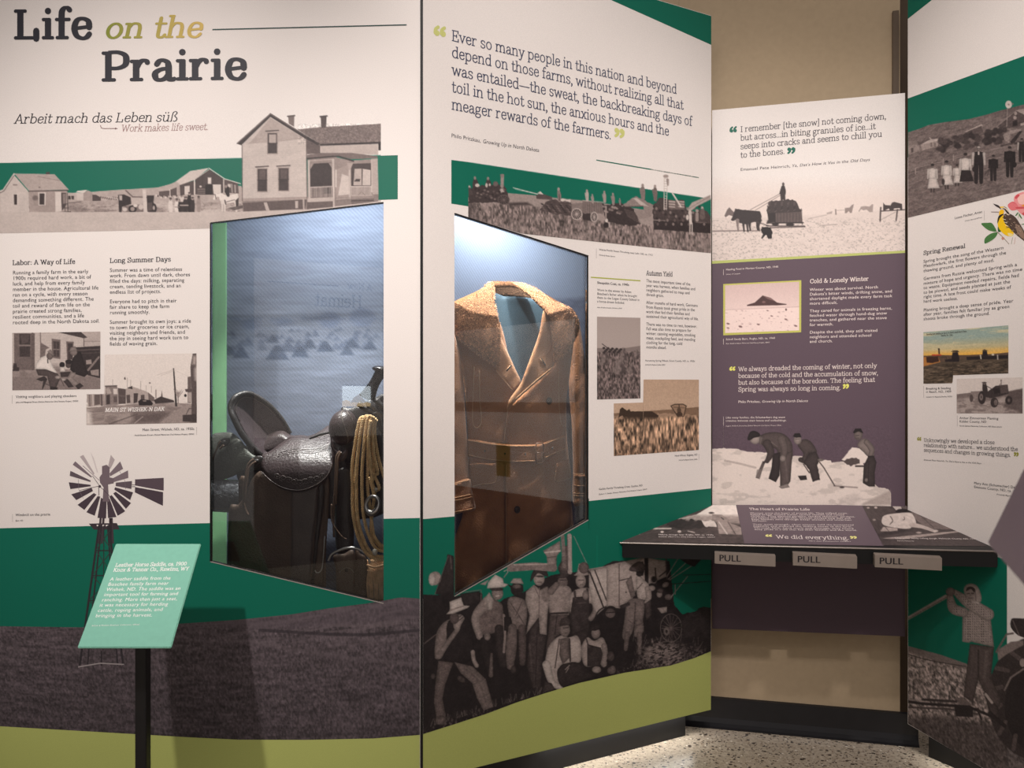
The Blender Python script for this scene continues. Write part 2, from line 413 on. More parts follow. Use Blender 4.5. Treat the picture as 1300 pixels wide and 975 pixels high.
'Y': '6.8|L 1.0,6.8 3.4,3.4|L 5.8,6.8 3.4,3.4|L 3.4,3.5 3.4,.2|T 1.0,7,.9,.9|T 5.8,7,.9,.9|B 3.4,0,1.1,1.1',
'Z': '6.0|L 1.0,6.75 5.1,6.75|L 5.1,6.7 .9,.3|L .9,.25 5.2,.25|L 1,6.7 1,5.4|L 5.2,.3 5.2,1.6',
'0': '6.0|O 3.0,3.4,2.1,3.2', '1': '3.8|L 2.1,6.7 2.1,.2|B 2.1,0,1.1,1.1|L 2.1,6.6 .7,5.6',
'2': '5.4|S .9,5.2 1.5,6.3 2.6,6.7 4.0,6.2 4.3,4.9 3.4,3.2 .9,.4|L .9,.3 4.7,.3',
'4': '5.8|L 4.0,6.7 4.0,.2|L 4.0,6.6 .8,2.2|L .8,2.1 5.3,2.1', '9': '5.8|O 2.9,4.7,1.9,2.0|S 4.8,4.7 4.7,2.4 3.6,.7 1.6,.2',
'3': '5.4|S 1.0,5.6 2.4,6.7 4.2,6.0 4.2,4.5 2.6,3.7|S 2.6,3.7 4.5,3.0 4.6,1.2 2.6,.2 .8,1.2',
'.': '2.2|D 1.0,.5,.6', ',': '2.2|D 1.0,.5,.6|S 1.4,.5 1.3,-.5 .7,-1.1', ':': '2.4|D 1.1,.6,.6|D 1.1,3.9,.6', ';': '2.4|D 1.1,.5,.6|D 1.1,3.9,.6|S 1.5,.5 1.4,-.5 .8,-1.1',
"'": '2.0|L 1.0,7.0 1.0,5.6', '-': '3.6|L .7,2.4 2.9,2.4', '\u2014': '9.4|L .3,2.4 9.1,2.4', '&': '7.4|S 6.4,3.4 5.2,1.2 3.2,.2 1.4,.6 .9,2.0 2.0,3.4 3.6,4.5 4.0,5.8 3.0,6.8 2.0,6.0 2.4,4.6 4.2,2.0 6.4,.3|T 6.2,3.6,.9,.9',
'[': '3.2|L 1.2,7.4 1.2,-1.2|L 1.2,7.3 2.5,7.3|L 1.2,-1.1 2.5,-1.1', ']': '3.2|L 1.9,7.4 1.9,-1.2|L 1.9,7.3 .6,7.3|L 1.9,-1.1 .6,-1.1',
'\u201c': '6.2|D 1.6,4.7,1.05|S .75,4.7 1.0,6.3 2.2,7.4|D 4.5,4.7,1.05|S 3.65,4.7 3.9,6.3 5.1,7.4',
'\u201d': '6.2|D 1.6,6.2,1.05|S 2.45,6.2 2.2,4.6 1.0,3.5|D 4.5,6.2,1.05|S 5.35,6.2 5.1,4.6 3.9,3.5',
'\u00fc': '6.0|L 1.2,4.8 1.2,1.7|T 1.2,5.0,.9,.2|S 1.2,1.8 1.6,.6 2.6,.2 3.6,.5 4.6,1.7|L 4.6,4.8 4.6,.3|T 4.6,5.0,.9,.2|B 4.6,0,.1,.9|D 1.9,6.6,.55|D 3.9,6.6,.55',
'\u00df': '6.2|L 1.4,.2 1.4,5.4|S 1.4,5.3 1.8,6.8 3.0,7.4 4.2,7.0 4.5,6.0 3.6,4.9 3.2,4.2 4.2,3.3 5.2,2.4 5.2,1.0 4.2,.2 2.9,.4|B 1.4,0,.9,.2',
' ': '2.7',
}
_gc = {}
def glyph(ch, W, T, serif=True):
    """polygons (lists of 2D points, em units) of one letter; W stem width, T thin width"""
    key = (ch, W, T, serif)
    if key in _gc: return _gc[key]
    src = GLYPHS.get(ch, GLYPHS['o']).split('|')
    adv = float(src[0]) / 10
    polys = []; lay = [0]
    def put(p): polys.append((p, lay[0]))
    def disc(cx, cy, r, n=10):
        lay[0] += 1; put([(cx + r * math.cos(2 * math.pi * k / n), cy + r * math.sin(2 * math.pi * k / n)) for k in range(n)])
    def stroke(pts, close=False):
        pts = np.array(pts); n = len(pts)
        if close: t = np.roll(pts, -1, 0) - np.roll(pts, 1, 0)
        else: t = np.gradient(pts, axis=0)
        ln = np.hypot(t[:, 0], t[:, 1]) + 1e-9; t = t / ln[:, None]
        w = T + (W - T) * np.abs(t[:, 1]) ** 1.5
        nn = np.stack([-t[:, 1], t[:, 0]], 1)
        Lp = pts + nn * w[:, None] / 2; Rp = pts - nn * w[:, None] / 2
        lay[0] += 1
        for i in range(n if close else n - 1):
            j = (i + 1) % n
            put([tuple(Lp[i]), tuple(Rp[i]), tuple(Rp[j]), tuple(Lp[j])])
        if not close:
            for p, q in ((pts[0], w[0]), (pts[-1], w[-1])):
                if not any(abs(p[0] - bx) < .06 and abs(p[1] - by) < .07 for bx, by in slabs): disc(p[0], p[1], q / 2, 8)
    slabs = [tuple(float(v) / 10 for v in it[2:].split(',')[:2]) for it in src[1:] if it[0] in 'TB'] if serif else []
    for it in src[1:]:
        k, rest = it[0], it[2:]
        nums = [[float(v) for v in q.split(',')] for q in rest.split()]
        if k == 'L': stroke([(x / 10, y / 10) for x, y in nums])
        elif k == 'S': stroke(spline([(x / 10, y / 10) for x, y in nums], 5))
        elif k == 'O':
            cx, cy, rx, ry = [v / 10 for v in nums[0]]
            stroke([(cx + rx * math.cos(a), cy + ry * math.sin(a)) for a in np.linspace(0, 2 * math.pi, 25)[:-1]], True)
        elif k == 'D':
            f = 0.55 + W * 4.5
            disc(nums[0][0] / 10, nums[0][1] / 10, nums[0][2] / 10 * f, 12)
        elif k in 'TB' and serif:
            x, y, l, r = [v / 10 for v in nums[0]]
            h = T * 0.95
            e = W * 0.35
            y0, y1 = (y - h, y) if k == 'T' else (y, y + h)
            c = h * 0.3
            lay[0] += 1
            put([(x - l - e + c, y0), (x + r + e - c, y0), (x + r + e, y0 + c), (x + r + e, y1 - c), (x + r + e - c, y1), (x - l - e + c, y1), (x - l - e, y1 - c), (x - l - e, y0 + c)])
    _gc[key] = (polys, adv + (W - 0.09) * 0.5)
    return _gc[key]

STYLES = {  # stem, thin, slant
    'serif': (0.088, 0.062, 0.0), 'serif_bold': (0.125, 0.075, 0.0), 'title': (0.150, 0.082, 0.0),
    'title_it': (0.115, 0.070, 0.20), 'serif_it': (0.075, 0.052, 0.22), 'serif_bold_it': (0.125, 0.075, 0.20),
    'quote': (0.15, 0.14, 0.0),
}
_sans = {}
def sans_glyphs(s, bold=False):
    """sans letters from Blender's own built-in typeface as triangles"""
    key = (s, bold)
    if key in _sans: return _sans[key]
    cu = bpy.data.curves.new('line', 'FONT')
    cu.body = s; cu.size = 1.0; cu.resolution_u = 3; cu.fill_mode = 'FRONT'; cu.space_character = 1.06
    ob = bpy.data.objects.new('line', cu)
    me = bpy.data.meshes.new_from_object(ob)
    V = np.array([tuple(v.co)[:2] for v in me.vertices]).reshape(-1, 2)
    V = np.c_[V, np.zeros(len(V))]
    Fc = [tuple(p.vertices) for p in me.polygons]
    bpy.data.objects.remove(ob); bpy.data.curves.remove(cu); bpy.data.meshes.remove(me)
    w = V[:, 0].max() if len(V) else 1.0
    # weight: the same letters laid again a hair to the side
    V0, F0, n = V.copy(), list(Fc), len(V)
    for q, dx in enumerate((.016, -.016, .032) if bold else (.013,)):
        V = np.r_[V, V0 + np.array([dx, 0, (q + 1) * 1.0])]
        Fc = Fc + [tuple(i + n * (q + 1) for i in f) for f in F0]
    _sans[key] = (V, Fc, w)
    return _sans[key]

def layout(style, s):
    """vertices (em), faces, width of a line of text"""
    if style.startswith('sans'):
        V, Fc, w = sans_glyphs(s, 'bold' in style)
        V = V.copy()
        if style.endswith('it'): V[:, 0] += V[:, 1] * 0.2
        return V, Fc, w
    W, T, sl = STYLES[style]
    V, Fc, x = [], [], 0.0
    for ch in s:
        polys, adv = glyph(ch, W, T)
        for p, lv in polys:
            i = len(V)
            V += [(x + a + b * sl, b, lv + (len(Fc) % 2) * 0.5) for a, b in p]
            Fc.append(tuple(range(i, i + len(p))))
        x += adv
    return np.array(V).reshape(-1, 3), Fc, x

class Ink:
    """everything of one kind printed on a board: polygons and lettering, gathered into ONE mesh"""
    def __init__(s, plane, parent, name, layer=1, mat=None, hole=None, m=(0, 0, 1), label=None):
        s.pl, s.parent, s.name, s.off = plane, parent, name, 0.0003 * layer
        s.mat = mat or M_PRINT; s.hole = hole; s.m = m; s.label = label
        s.V, s.F, s.C = [], [], []
        s.each = name in ('body_text', 'caption_text', 'colour_block', 'heading_lettering', 'window_edge')
    def flush(s):
        if s.each and s.V:
            s.done(); s.V, s.F, s.C = [], [], []
        return s
    def q(s, p):
        return (s.m[0] + p[0] / s.m[2], s.m[1] + p[1] / s.m[2])
    def poly(s, pts, col, off=0.0):
        pts = [s.q(p) for p in pts]
        for piece in (subtract(pts, s.hole) if s.hole else [pts]):
            i = len(s.V)
            for x, y in piece: s.V.append(tuple(s.pl.px(x, y, s.off + off)))
            s.C += [lin(col)] * len(piece)
            s.F.append(tuple(range(i, len(s.V))))
        return s.flush()
    def line(s, pts, w, col, off=0.0):
        for (ax, ay), (bx, by) in zip(pts[:-1], pts[1:]):
            dx, dy = bx - ax, by - ay; l = math.hypot(dx, dy) or 1
            nx, ny = -dy / l * w / 2, dx / l * w / 2
            e, s.each = s.each, False
            s.poly([(ax + nx, ay + ny), (bx + nx, by + ny), (bx - nx, by - ny), (ax - nx, ay - ny)], col, off)
            s.each = e
        return s.flush()
    def ell(s, cx, cy, rx, ry, col, n=24, off=0.0):
        return s.poly([(cx + rx * math.cos(2 * math.pi * k / n), cy + ry * math.sin(2 * math.pi * k / n)) for k in range(n)], col, off)
    def _put(s, V, Fc, p0, u, v, cols):
        i = len(s.V)
        W = np.array(p0) + V[:, :1] * np.array(u) + V[:, 1:2] * np.array(v) + V[:, 2:] * np.array(s.pl.n) * 2.5e-5
        s.V += [tuple(w) for w in W]; s.C += list(cols)
        s.F += [tuple(i + k for k in f) for f in Fc]
    def text(s, style, txt, x0, y0, x1, y1, em, col, col2=None):
        """one line from its baseline start to its baseline end, em = letter size in pixels at the start"""
        (x0, y0), (x1, y1) = s.q((x0, y0)), s.q((x1, y1)); em = em / s.m[2]
        V, Fc, w = layout(style, txt)
        p0, p1 = s.pl.px(x0, y0, s.off), s.pl.px(x1, y1, s.off)
        u = (p1 - p0) / w
        v = s.pl.up * ((s.pl.px(x0, y0 - em, s.off) - p0).length)
        c = np.repeat(lin(col)[None], len(V), 0)
        if col2 is not None:
            t = np.clip(V[:, :1] / w, 0, 1); c = c * (1 - t) + lin(col2)[None] * t
        s._put(V, Fc, p0, u, v, c)
        return s.flush()
    def para(s, style, lines, x0, y0, lead, ref, em, col, gap=0.75):
        """ref = (index, x_end, y_end): the end of that line's baseline; empty strings are paragraph gaps"""
        ys, y = [], y0
        for t in lines:
            if t == '': y += lead * (gap - 0.0)
            else: ys.append((t, y)); y += lead
        k, xe, ye = ref
        t, yk = ys[k]
        (X0, Yk), (Xe, Ye) = s.q((x0, yk)), s.q((xe, ye))
        p0, p1 = s.pl.px(X0, Yk, s.off), s.pl.px(Xe, Ye, s.off)
        w = layout(style, t)[2]
        u = (p1 - p0) / w
        starts = {lines[i + 1] for i in range(len(lines) - 1) if lines[i] == ''}
        for t, y in ys:
            if t in starts: s.flush()
            V, Fc, w = layout(style, t)
            X, Y = s.q((x0, y))
            p = s.pl.px(X, Y, s.off)
            v = s.pl.up * ((s.pl.px(X, Y - em / s.m[2], s.off) - p).length)
            s._put(V, Fc, p, u, v, np.repeat(lin(col)[None], len(V), 0))
        return s.flush()
    def done(s):
        if s.V:
            return mesh(s.name, s.V, s.F, s.mat, s.parent, cols=np.array(s.C), label=s.label)
# ------------------------------------------------------------------ printed photographs
def _val(shape, sx, sy, rng):
    """smooth random field with features of sx by sy cells"""
    h, w = shape
    gh, gw = int(h / sy) + 3, int(w / sx) + 3
    g = rng.random((gh, gw))
    yy = np.linspace(0, h / sy, h); xx = np.linspace(0, w / sx, w)
    yi, xi = np.minimum(yy.astype(int), gh - 2), np.minimum(xx.astype(int), gw - 2)
    fy, fx = (yy - yi)[:, None], (xx - xi)[None]
    fy, fx = fy * fy * (3 - 2 * fy), fx * fx * (3 - 2 * fx)
    a = g[yi][:, xi]; b = g[yi][:, xi + 1]; c = g[yi + 1][:, xi]; d = g[yi + 1][:, xi + 1]
    return (a * (1 - fx) + b * fx) * (1 - fy) + (c * (1 - fx) + d * fx) * fy

SEPIA = np.array([(26, 22, 24), (92, 80, 78), (160, 146, 140), (236, 226, 218)], float)
BROWN = np.array([(48, 36, 28), (110, 86, 68), (176, 146, 122), (240, 222, 202)], float)
class Pic:
    """a photograph printed on a board: tone field over a patch whose top and bottom edges are polylines (pixels)"""
    def __init__(s, plane, parent, name, top, bot, step=1.0, layer=2, m=(0, 0, 1), tone=0.5, seed=1, ramp=SEPIA, label=None, mat=None):
        s.pl, s.parent, s.name, s.off, s.label = plane, parent, name, 0.0003 * layer, label
        s.m, s.ramp, s.mat = m, ramp, mat or M_PRINT
        s.rng = np.random.default_rng(seed)
        q = lambda P: np.array([(m[0] + a / m[2], m[1] + b / m[2]) for a, b in P])
        top, bot = q(top), q(bot)
        x0, x1 = top[0, 0], top[-1, 0]
        s.x0, s.x1 = x0, x1
        n = max(2, int((x1 - x0) / step) + 1)
        xs = np.linspace(x0, x1, n)
        yt, yb = np.interp(xs, top[:, 0], top[:, 1]), np.interp(xs, bot[:, 0], bot[:, 1])
        k = max(2, int((yb - yt).max() / step) + 1)
        t = np.linspace(0, 1, k)[:, None]
        s.X = np.repeat(xs[None], k, 0); s.Y = yt[None] * (1 - t) + yb[None] * t
        s.h, s.w = s.X.shape
        s.C = np.zeros((s.h, s.w, 3)); s.C[:] = s.tint(tone)
        s.step = step; s.sh = 0.0; s.shw = 1.6
    # tone (0..1) or rgb triple -> rgb 0..255
    def tint(s, v):
        if np.ndim(v) == 0 or (np.ndim(v) == 2):
            v = np.clip(v, 0, 1)
            x = np.array([0, .33, .66, 1.0])
            return np.stack([np.interp(v, x, s.ramp[:, i]) for i in range(3)], -1)
        return np.asarray(v, float)
    def at(s, M):
        s.m = M; return s
    def q(s, p):
        return (s.m[0] + p[0] / s.m[2], s.m[1] + p[1] / s.m[2])
    def noise(s, sx, sy, seed=None):
        return _val((s.h, s.w), max(sx / s.step, 0.5), max(sy / s.step, 0.5), s.rng)
    def fbm(s, sx, sy, o=3):
        n, a, tot = 0, 1.0, 0
        for i in range(o):
            n = n + a * s.noise(sx / 2 ** i, sy / 2 ** i); tot += a; a *= 0.6
        return n / tot
    def mix(s, A, col):
        s.C = s.C * (1 - A[..., None]) + s.tint(col) * A[..., None]
        return s
    def _sd(s, P, pad=3.0):
        """signed distance to a polygon in pixels, on the whole grid but computed in its bounding box"""
        P = np.array(P)
        lo, hi = P.min(0) - pad, P.max(0) + pad
        box = (s.X >= lo[0]) & (s.X <= hi[0]) & (s.Y >= lo[1]) & (s.Y <= hi[1])
        D = np.full(s.X.shape, 99.0)
        if not box.any(): return D
        x, y = s.X[box], s.Y[box]
        d = np.full(x.shape, 1e9); ins = np.zeros(x.shape, bool)
        for i in range(len(P)):
            a, b = P[i], P[(i + 1) % len(P)]
            e = b - a; L2 = e @ e + 1e-12
            t = np.clip(((x - a[0]) * e[0] + (y - a[1]) * e[1]) / L2, 0, 1)
            d = np.minimum(d, np.hypot(x - a[0] - t * e[0], y - a[1] - t * e[1]))
            if a[1] != b[1]:
                c = ((a[1] > y) != (b[1] > y)) & (x < (b[0] - a[0]) * (y - a[1]) / (b[1] - a[1]) + a[0])
                ins ^= c
        D[box] = np.where(ins, -d, d)
        return D
    def poly(s, pts, col, soft=0.8, a=1.0, rough=0.0, smooth=False):
        P = [s.q(p) for p in pts]
        if smooth: P = spline(P, 5, True)
        D = s._sd(P)
        if rough: D = D + (s.noise(3, 3) - 0.5) * rough
        A = np.clip(0.5 - D / soft, 0, 1) * a
        return s.mix(A, col).shade(D, A)
    def shade(s, D, A):
        """the soft dark contour round things in an old photograph"""
        if s.sh:
            k = s.sh * A * np.exp(np.minimum(D, 0) / s.shw)
            s.C = s.C * (1 - k[..., None])
        return s
    def ell(s, cx, cy, rx, ry, col, rot=0.0, soft=0.8, a=1.0):
        cx, cy = s.q((cx, cy)); rx /= s.m[2]; ry /= s.m[2]
        c, n = math.cos(math.radians(rot)), math.sin(math.radians(rot))
        dx, dy = s.X - cx, s.Y - cy
        u, v = dx * c + dy * n, -dx * n + dy * c
        r = np.sqrt((u / rx) ** 2 + (v / ry) ** 2)
        D = (r - 1) * min(rx, ry)
        A = np.clip(0.5 - D / soft, 0, 1) * a
        return s.mix(A, col).shade(D, A)
    def line(s, pts, w, col, a=1.0, smooth=False):
        P = [s.q(p) for p in pts]
        if smooth: P = spline(P, 5)
        w = w / s.m[2]
        D = np.full(s.X.shape, 99.0)
        for (ax, ay), (bx, by) in zip(P[:-1], P[1:]):
            ex, ey = bx - ax, by - ay
            t = np.clip(((s.X - ax) * ex + (s.Y - ay) * ey) / (ex * ex + ey * ey + 1e-9), 0, 1)
            D = np.minimum(D, np.hypot(s.X - ax - t * ex, s.Y - ay - t * ey))
        A = np.clip(0.5 - (D - w / 2) / 0.9, 0, 1) * a
        return s.mix(A, col)
    def limb(s, pts, ws, col, soft=0.8):
        """tapering stroke: width per point"""
        P = np.array([s.q(p) for p in pts]); ws = np.array(ws) / s.m[2]
        PP = spline(np.c_[P, ws], 5)
        D = np.full(s.X.shape, 99.0)
        for a, b in zip(PP[:-1], PP[1:]):
            ex, ey = b[0] - a[0], b[1] - a[1]
            t = np.clip(((s.X - a[0]) * ex + (s.Y - a[1]) * ey) / (ex * ex + ey * ey + 1e-9), 0, 1)
            D = np.minimum(D, np.hypot(s.X - a[0] - t * ex, s.Y - a[1] - t * ey) - (a[2] * (1 - t) + b[2] * t) / 2)
        A = np.clip(0.5 - D / soft, 0, 1)
        return s.mix(A, col).shade(D, A)
    def above(s, pts, col, a=1.0, soft=0.8, rough=0.0):
        """everything above a polyline"""
        P = np.array([s.q(p) for p in pts])
        y = np.interp(s.X, P[:, 0], P[:, 1])
        D = s.Y - y
        if rough: D = D + (s.noise(3, 3) - 0.5) * rough
        return s.mix(np.clip(0.5 - D / soft, 0, 1) * a, col)
    def below(s, pts, col, a=1.0, soft=0.8, rough=0.0):
        P = np.array([s.q(p) for p in pts])
        y = np.interp(s.X, P[:, 0], P[:, 1])
        D = y - s.Y
        if rough: D = D + (s.noise(3, 3) - 0.5) * rough
        return s.mix(np.clip(0.5 - D / soft, 0, 1) * a, col)
    def texture(s, amp, sx, sy, mask=None, o=2):
        """printed grain / grass: brightness variation"""
        n = (s.fbm(sx, sy, o) - 0.5) * 2 * amp
        n = n * np.clip(1.35 - s.C.mean(-1) / 190.0, 0.12, 1)
        if mask is not None: n = n * mask
        s.C = np.clip(s.C * (1 + n[..., None]), 0, 255)
        return s
    def mask_below(s, pts, soft=2.0):
        P = np.array([s.q(p) for p in pts])
        return np.clip((s.Y - np.interp(s.X, P[:, 0], P[:, 1])) / soft, 0, 1)
    def done(s, bg=None, drop=None):
        W = s.pl.px_np(s.X, s.Y, s.off)
        idx = np.arange(s.h * s.w).reshape(s.h, s.w)
        f = np.stack([idx[:-1, :-1], idx[1:, :-1], idx[1:, 1:], idx[:-1, 1:]], -1).reshape(-1, 4)
        if drop:
            ins = np.ones((s.h, s.w), bool)
            for i in range(len(drop)):
                a, b = drop[i], drop[(i + 1) % len(drop)]
                ins &= ((b[0] - a[0]) * (s.Y - a[1]) - (b[1] - a[1]) * (s.X - a[0])) > 0
            f = f[~ins.ravel()[f].any(1)]
        me = bpy.data.meshes.new(s.name)
        off = np.array(ROOT.get(s.parent, Vector((0, 0, 0))))
        V = (W.reshape(-1, 3) - off).astype(np.float32)
        me.vertices.add(len(V)); me.vertices.foreach_set('co', V.ravel())
        me.loops.add(f.size); me.loops.foreach_set('vertex_index', f.ravel().astype(np.int32))
        me.polygons.add(len(f))
        me.polygons.foreach_set('loop_start', (np.arange(len(f)) * 4).astype(np.int32))
        try: me.polygons.foreach_set('loop_total', np.full(len(f), 4, np.int32))
        except Exception: pass
        me.update(calc_edges=True)
        a = me.color_attributes.new('Col', 'FLOAT_COLOR', 'POINT')
        c = np.ones((len(V), 4), np.float32); c[:, :3] = lin(np.clip(s.C, 0, 255)).reshape(-1, 3)
        a.data.foreach_set('color', c.ravel())
        me.materials.append(s.mat)
        o = bpy.data.objects.new(s.name, me); COL.objects.link(o)
        if s.parent is not None:
            o.parent = s.parent; ROOT[o] = Vector(off)
        if s.label: o['label'] = s.label
        return o
# ------------------------------------------------------------------ setting
CREAM, GREEN, LIME, PURPLE, INK = (228, 221, 216), (0, 100, 80), (180, 188, 108), (92, 76, 86), (44, 42, 50)
struct(mesh('floor', [(-5, -4, 0), (5, -4, 0), (5, 6, 0), (-5, 6, 0)], [(0, 1, 2, 3)], M_FLOOR))

def wall_piece(name, xa, xb, z0, z1, mat, thick=0.12, off=0.0):
    bm = bmesh.new()
    a = PW.px(xa, CY, off); b = PW.px(xb, CY, off)
    back = -PW.n * thick
    prism(bm, [(a.x, a.y, z0), (b.x, b.y, z0), (b.x, b.y, z1), (a.x, a.y, z1)], back)
    return struct(bm_mesh(name, bm, mat))
wall_piece('wall_back', 862, 1142.6, 0.0, 4.4, M_WALL)
wall_piece('wall_upper', 690, 861.8, 2.5, 4.4, M_WALL)
o = wall_piece('trim_1', 1133.5, 1141.5, 2.0, 3.18, M_DIMWALL, 0.11, 0.025)  # strip at the wall's end, its dimness put into the brown
wall_piece('wall_recess', 1130, 1215, 0.0, 4.4, M_DIMWALL, 0.05, -0.35)
# base of the back wall with a rounded foot
bm = bmesh.new()
prof = [(0.0, 0.132), (0.012, 0.128), (0.016, 0.04), (0.022, 0.018), (0.036, 0.006), (0.05, 0.0), (0.0, 0.0)]
a, b = PW.px(862, CY), PW.px(1165, CY)
A = [bm.verts.new(Vector((a.x, a.y, z)) + PW.n * q) for q, z in prof]
B = [bm.verts.new(Vector((b.x, b.y, z)) + PW.n * q) for q, z in prof]
for i in range(len(prof)):
    j = (i + 1) % len(prof); bm.faces.new((A[i], A[j], B[j], B[i]))
bm.faces.new(A); bm.faces.new(B[::-1])
struct(bm_mesh('baseboard_back', bm, pmat('charcoal_cove_base', (30, 29, 32), 0.3, noise=0.1)))
WB = ((862, 3.0), (1000, 3.0))

# ------------------------------------------------------------------ the four graphic boards
def board_mesh(name, plane, outline, hole, thick, parent, edge_mat):
    pieces = subtract(outline, hole) if hole else [outline]
    V, Fc, C = [], [], []
    for p in pieces:
        i = len(V); V += [tuple(plane.px(x, y)) for x, y in p]; Fc.append(tuple(range(i, len(V))))
    n = len(V)
    o = mesh(name, V, Fc, M_PRINT, parent, cols=np.repeat(lin(CREAM)[None], n, 0))
    # thickness: back sheet, outer edge and the reveal round the opening
    bm = bmesh.new()
    back = -plane.n * thick
    for p in pieces:
        bm.faces.new([bm.verts.new(plane.px(x, y) + back) for x, y in p])
    def rim(poly):
        q = [plane.px(x, y) for x, y in poly]
        f = [bm.verts.new(v - plane.n * 0.0005) for v in q]; g = [bm.verts.new(v + back) for v in q]
        for i in range(len(q)):
            j = (i + 1) % len(q); bm.faces.new((f[i], f[j], g[j], g[i]))
    rim(outline)
    if hole: rim(hole)
    bm_mesh('board_edge', bm, edge_mat, parent)
    return o

def shell(name, plane, hole_px, x0, x1, z0, z1, depth, parent, mats, start=0.021):
    """open-fronted display box behind an opening; x0,x1 pixel columns on the board plane"""
    a, b = plane.px(x0, CY), plane.px(x1, CY)
    n = -plane.n
    P = lambda q, z, d: (q.x + n.x * d, q.y + n.y * d, z)
    V = [P(a, z0, start), P(b, z0, start), P(b, z1, start), P(a, z1, start), P(a, z0, depth), P(b, z0, depth), P(b, z1, depth), P(a, z1, depth)]
    return mesh(name, V, [(4, 5, 6, 7), (0, 4, 7, 3), (1, 2, 6, 5), (0, 1, 5, 4), (3, 7, 6, 2)], mats, parent)

def pane(plane, hole, parent, d=0.012):
    q = [plane.px(x, y) for x, y in hole]
    c = sum(q, Vector()) / 4
    q = [c + (v - c) * 0.999 - plane.n * d for v in q]
    bm = bmesh.new(); prism(bm, q, -plane.n * 0.006)
    return bm_mesh('glass_pane', bm, M_GLASS, parent)

def kick(plane, x0, x1, rec, parent):
    a, b = plane.px(x0, CY), plane.px(x1, CY)
    bm = bmesh.new()
    prism(bm, [(*(a.xy - plane.n.xy * rec), 0), (*(b.xy - plane.n.xy * rec), 0), (*(b.xy - plane.n.xy * rec), 0.16), (*(a.xy - plane.n.xy * rec), 0.16)], -plane.n * 0.05)
    return bm_mesh('toe_kick', bm, M_KICK, parent)

def base(plane, x):
    p = plane.px(x, CY); return (p.x, p.y, 0)
panel1 = thing('exhibit_panel', 'tall cream exhibit panel titled Life on the Prairie with saddle window', 'exhibit panel', base(P1, 267), 'exhibit panels')
panel2 = thing('exhibit_panel', 'tall angled cream exhibit panel with large farmers quotation and coat window', 'exhibit panel', base(P2, 720), 'exhibit panels')
panel3 = thing('exhibit_panel', 'low white and plum exhibit panel about the cold lonely winter', 'exhibit panel', base(P3, 1026), 'exhibit panels')
panel4 = thing('exhibit_panel', 'angled exhibit panel on spring renewal with songbird and girl photographs', 'exhibit panel', base(P4, 1280), 'exhibit panels')

O1 = [(-300, -90), (533.5, -90), (533.5, 992), (-300, 992)]
O2 = [(537, -89), (903, 20), (902.5, 901), (537, 991)]
O3 = [(904, 140), (1149, 118), (1149, 808), (904, 798)]
O4 = [(1152.5, -2), (1460, -190), (1460, 1100), (1152.5, 919)]
board_mesh('board', P1, O1, HOLE1, 0.024, panel1, M_EDGE)
board_mesh('board', P2, O2, HOLE2, 0.024, panel2, M_EDGE)
board_mesh('board', P3, O3, None, 0.03, panel3, M_EDGE)
board_mesh('board', P4, O4, None, 0.03, panel4, M_EDGE)
shell('case_interior', P1, HOLE1, 150, 489, 0.55, 2.40, 0.52, panel1, M_GREY)
shell('case_interior', P2, HOLE2, 575, 880, 0.50, 2.40, 0.40, panel2, M_GREY)
pane(P1, HOLE1, panel1); pane(P2, HOLE2, panel2)
kick(P1, -300, 533, 0.08, panel1); kick(P2, 545, 886, 0.08, panel2); kick(P4, 1166, 1455, 0.06, panel4)
# black strips that close the joints between the boards
bm = bmesh.new()
a = P1.px(533.6, CY); b = P2.px(536.9, CY)
prism(bm, [(a.x, a.y - 0.002, 0.12), (b.x, b.y - 0.002, 0.12), (b.x, b.y - 0.002, 3.19), (a.x, a.y - 0.002, 3.19)], (0, 0.03, 0))
bm_mesh('joint_strip', bm, M_EDGE, panel1)
# wall brackets of the low panel
for x in (960, 1090):
    for z in (0.9, 2.2):
        bm = bmesh.new()
        p = P3.px(x, CY, -0.03); q = PW.px(x, CY)
        r = Vector((p.x, p.y, z)); dd = PW.n * -((p - q).dot(PW.n) - 0.001)
        prism(bm, [r + Vector((-.03, 0, -.03)), r + Vector((.03, 0, -.03)), r + Vector((.03, 0, .03)), r + Vector((-.03, 0, .03))], dd)
        bm_mesh('mounting_bracket', bm, M_BLACK, panel3)

# ---- flat colour on the boards
k = Ink(P1, panel1, 'colour_block', 1, hole=HOLE1)
k.poly([(-300, 218), (505, 197), (505, 253), (-300, 285)], GREEN)
k.poly([(-300, 678), (533, 657.5), (533, 800), (-300, 800)], GREEN)
lime1 = [(-300, 908), (0, 922), (86, 927), (172, 932), (240, 936), (302, 939), (388, 939.3), (474, 937.5), (533, 933)]
k.poly(lime1 + [(533, 992), (-300, 992)], LIME)
k.done()
k = Ink(P2, panel2, 'colour_block', 1, hole=HOLE2)
k.poly([(700, -34), (903, 57), (903, 20.4), (700, -40)], GREEN)
k.poly([(573, 203), (620, 209), (620, 266), (573, 258.5)], GREEN)
k.poly([(537, 659), (577, 655.5), (748, 636), (903, 620), (903, 760), (537, 760)], GREEN)
lime2 = [(537, 932), (575, 920), (618, 906), (655, 892), (689, 881), (735, 867), (793, 854), (851, 845), (880, 836), (902.5, 827)]
k.poly(lime2 + [(902.5, 901), (537, 991)], LIME)
k.poly([(747, 633), (747.7, 633), (748, 690), (747.5, 690)], (0, 70, 56))
k.done()
k = Ink(P3, panel3, 'colour_block', 1)
k.poly([(904, 333), (1149, 319), (1149, 808), (904, 798)], PURPLE)
k.poly([(904, 331), (1149, 317.5), (1149, 321), (904, 334.8)], LIME, off=0.0002)
k.done()
k = Ink(P4, panel4, 'colour_block', 1)
k.poly([(1152.5, 24), (1183, 0), (1460, -205), (1460, -190), (1152.5, -2)], GREEN)
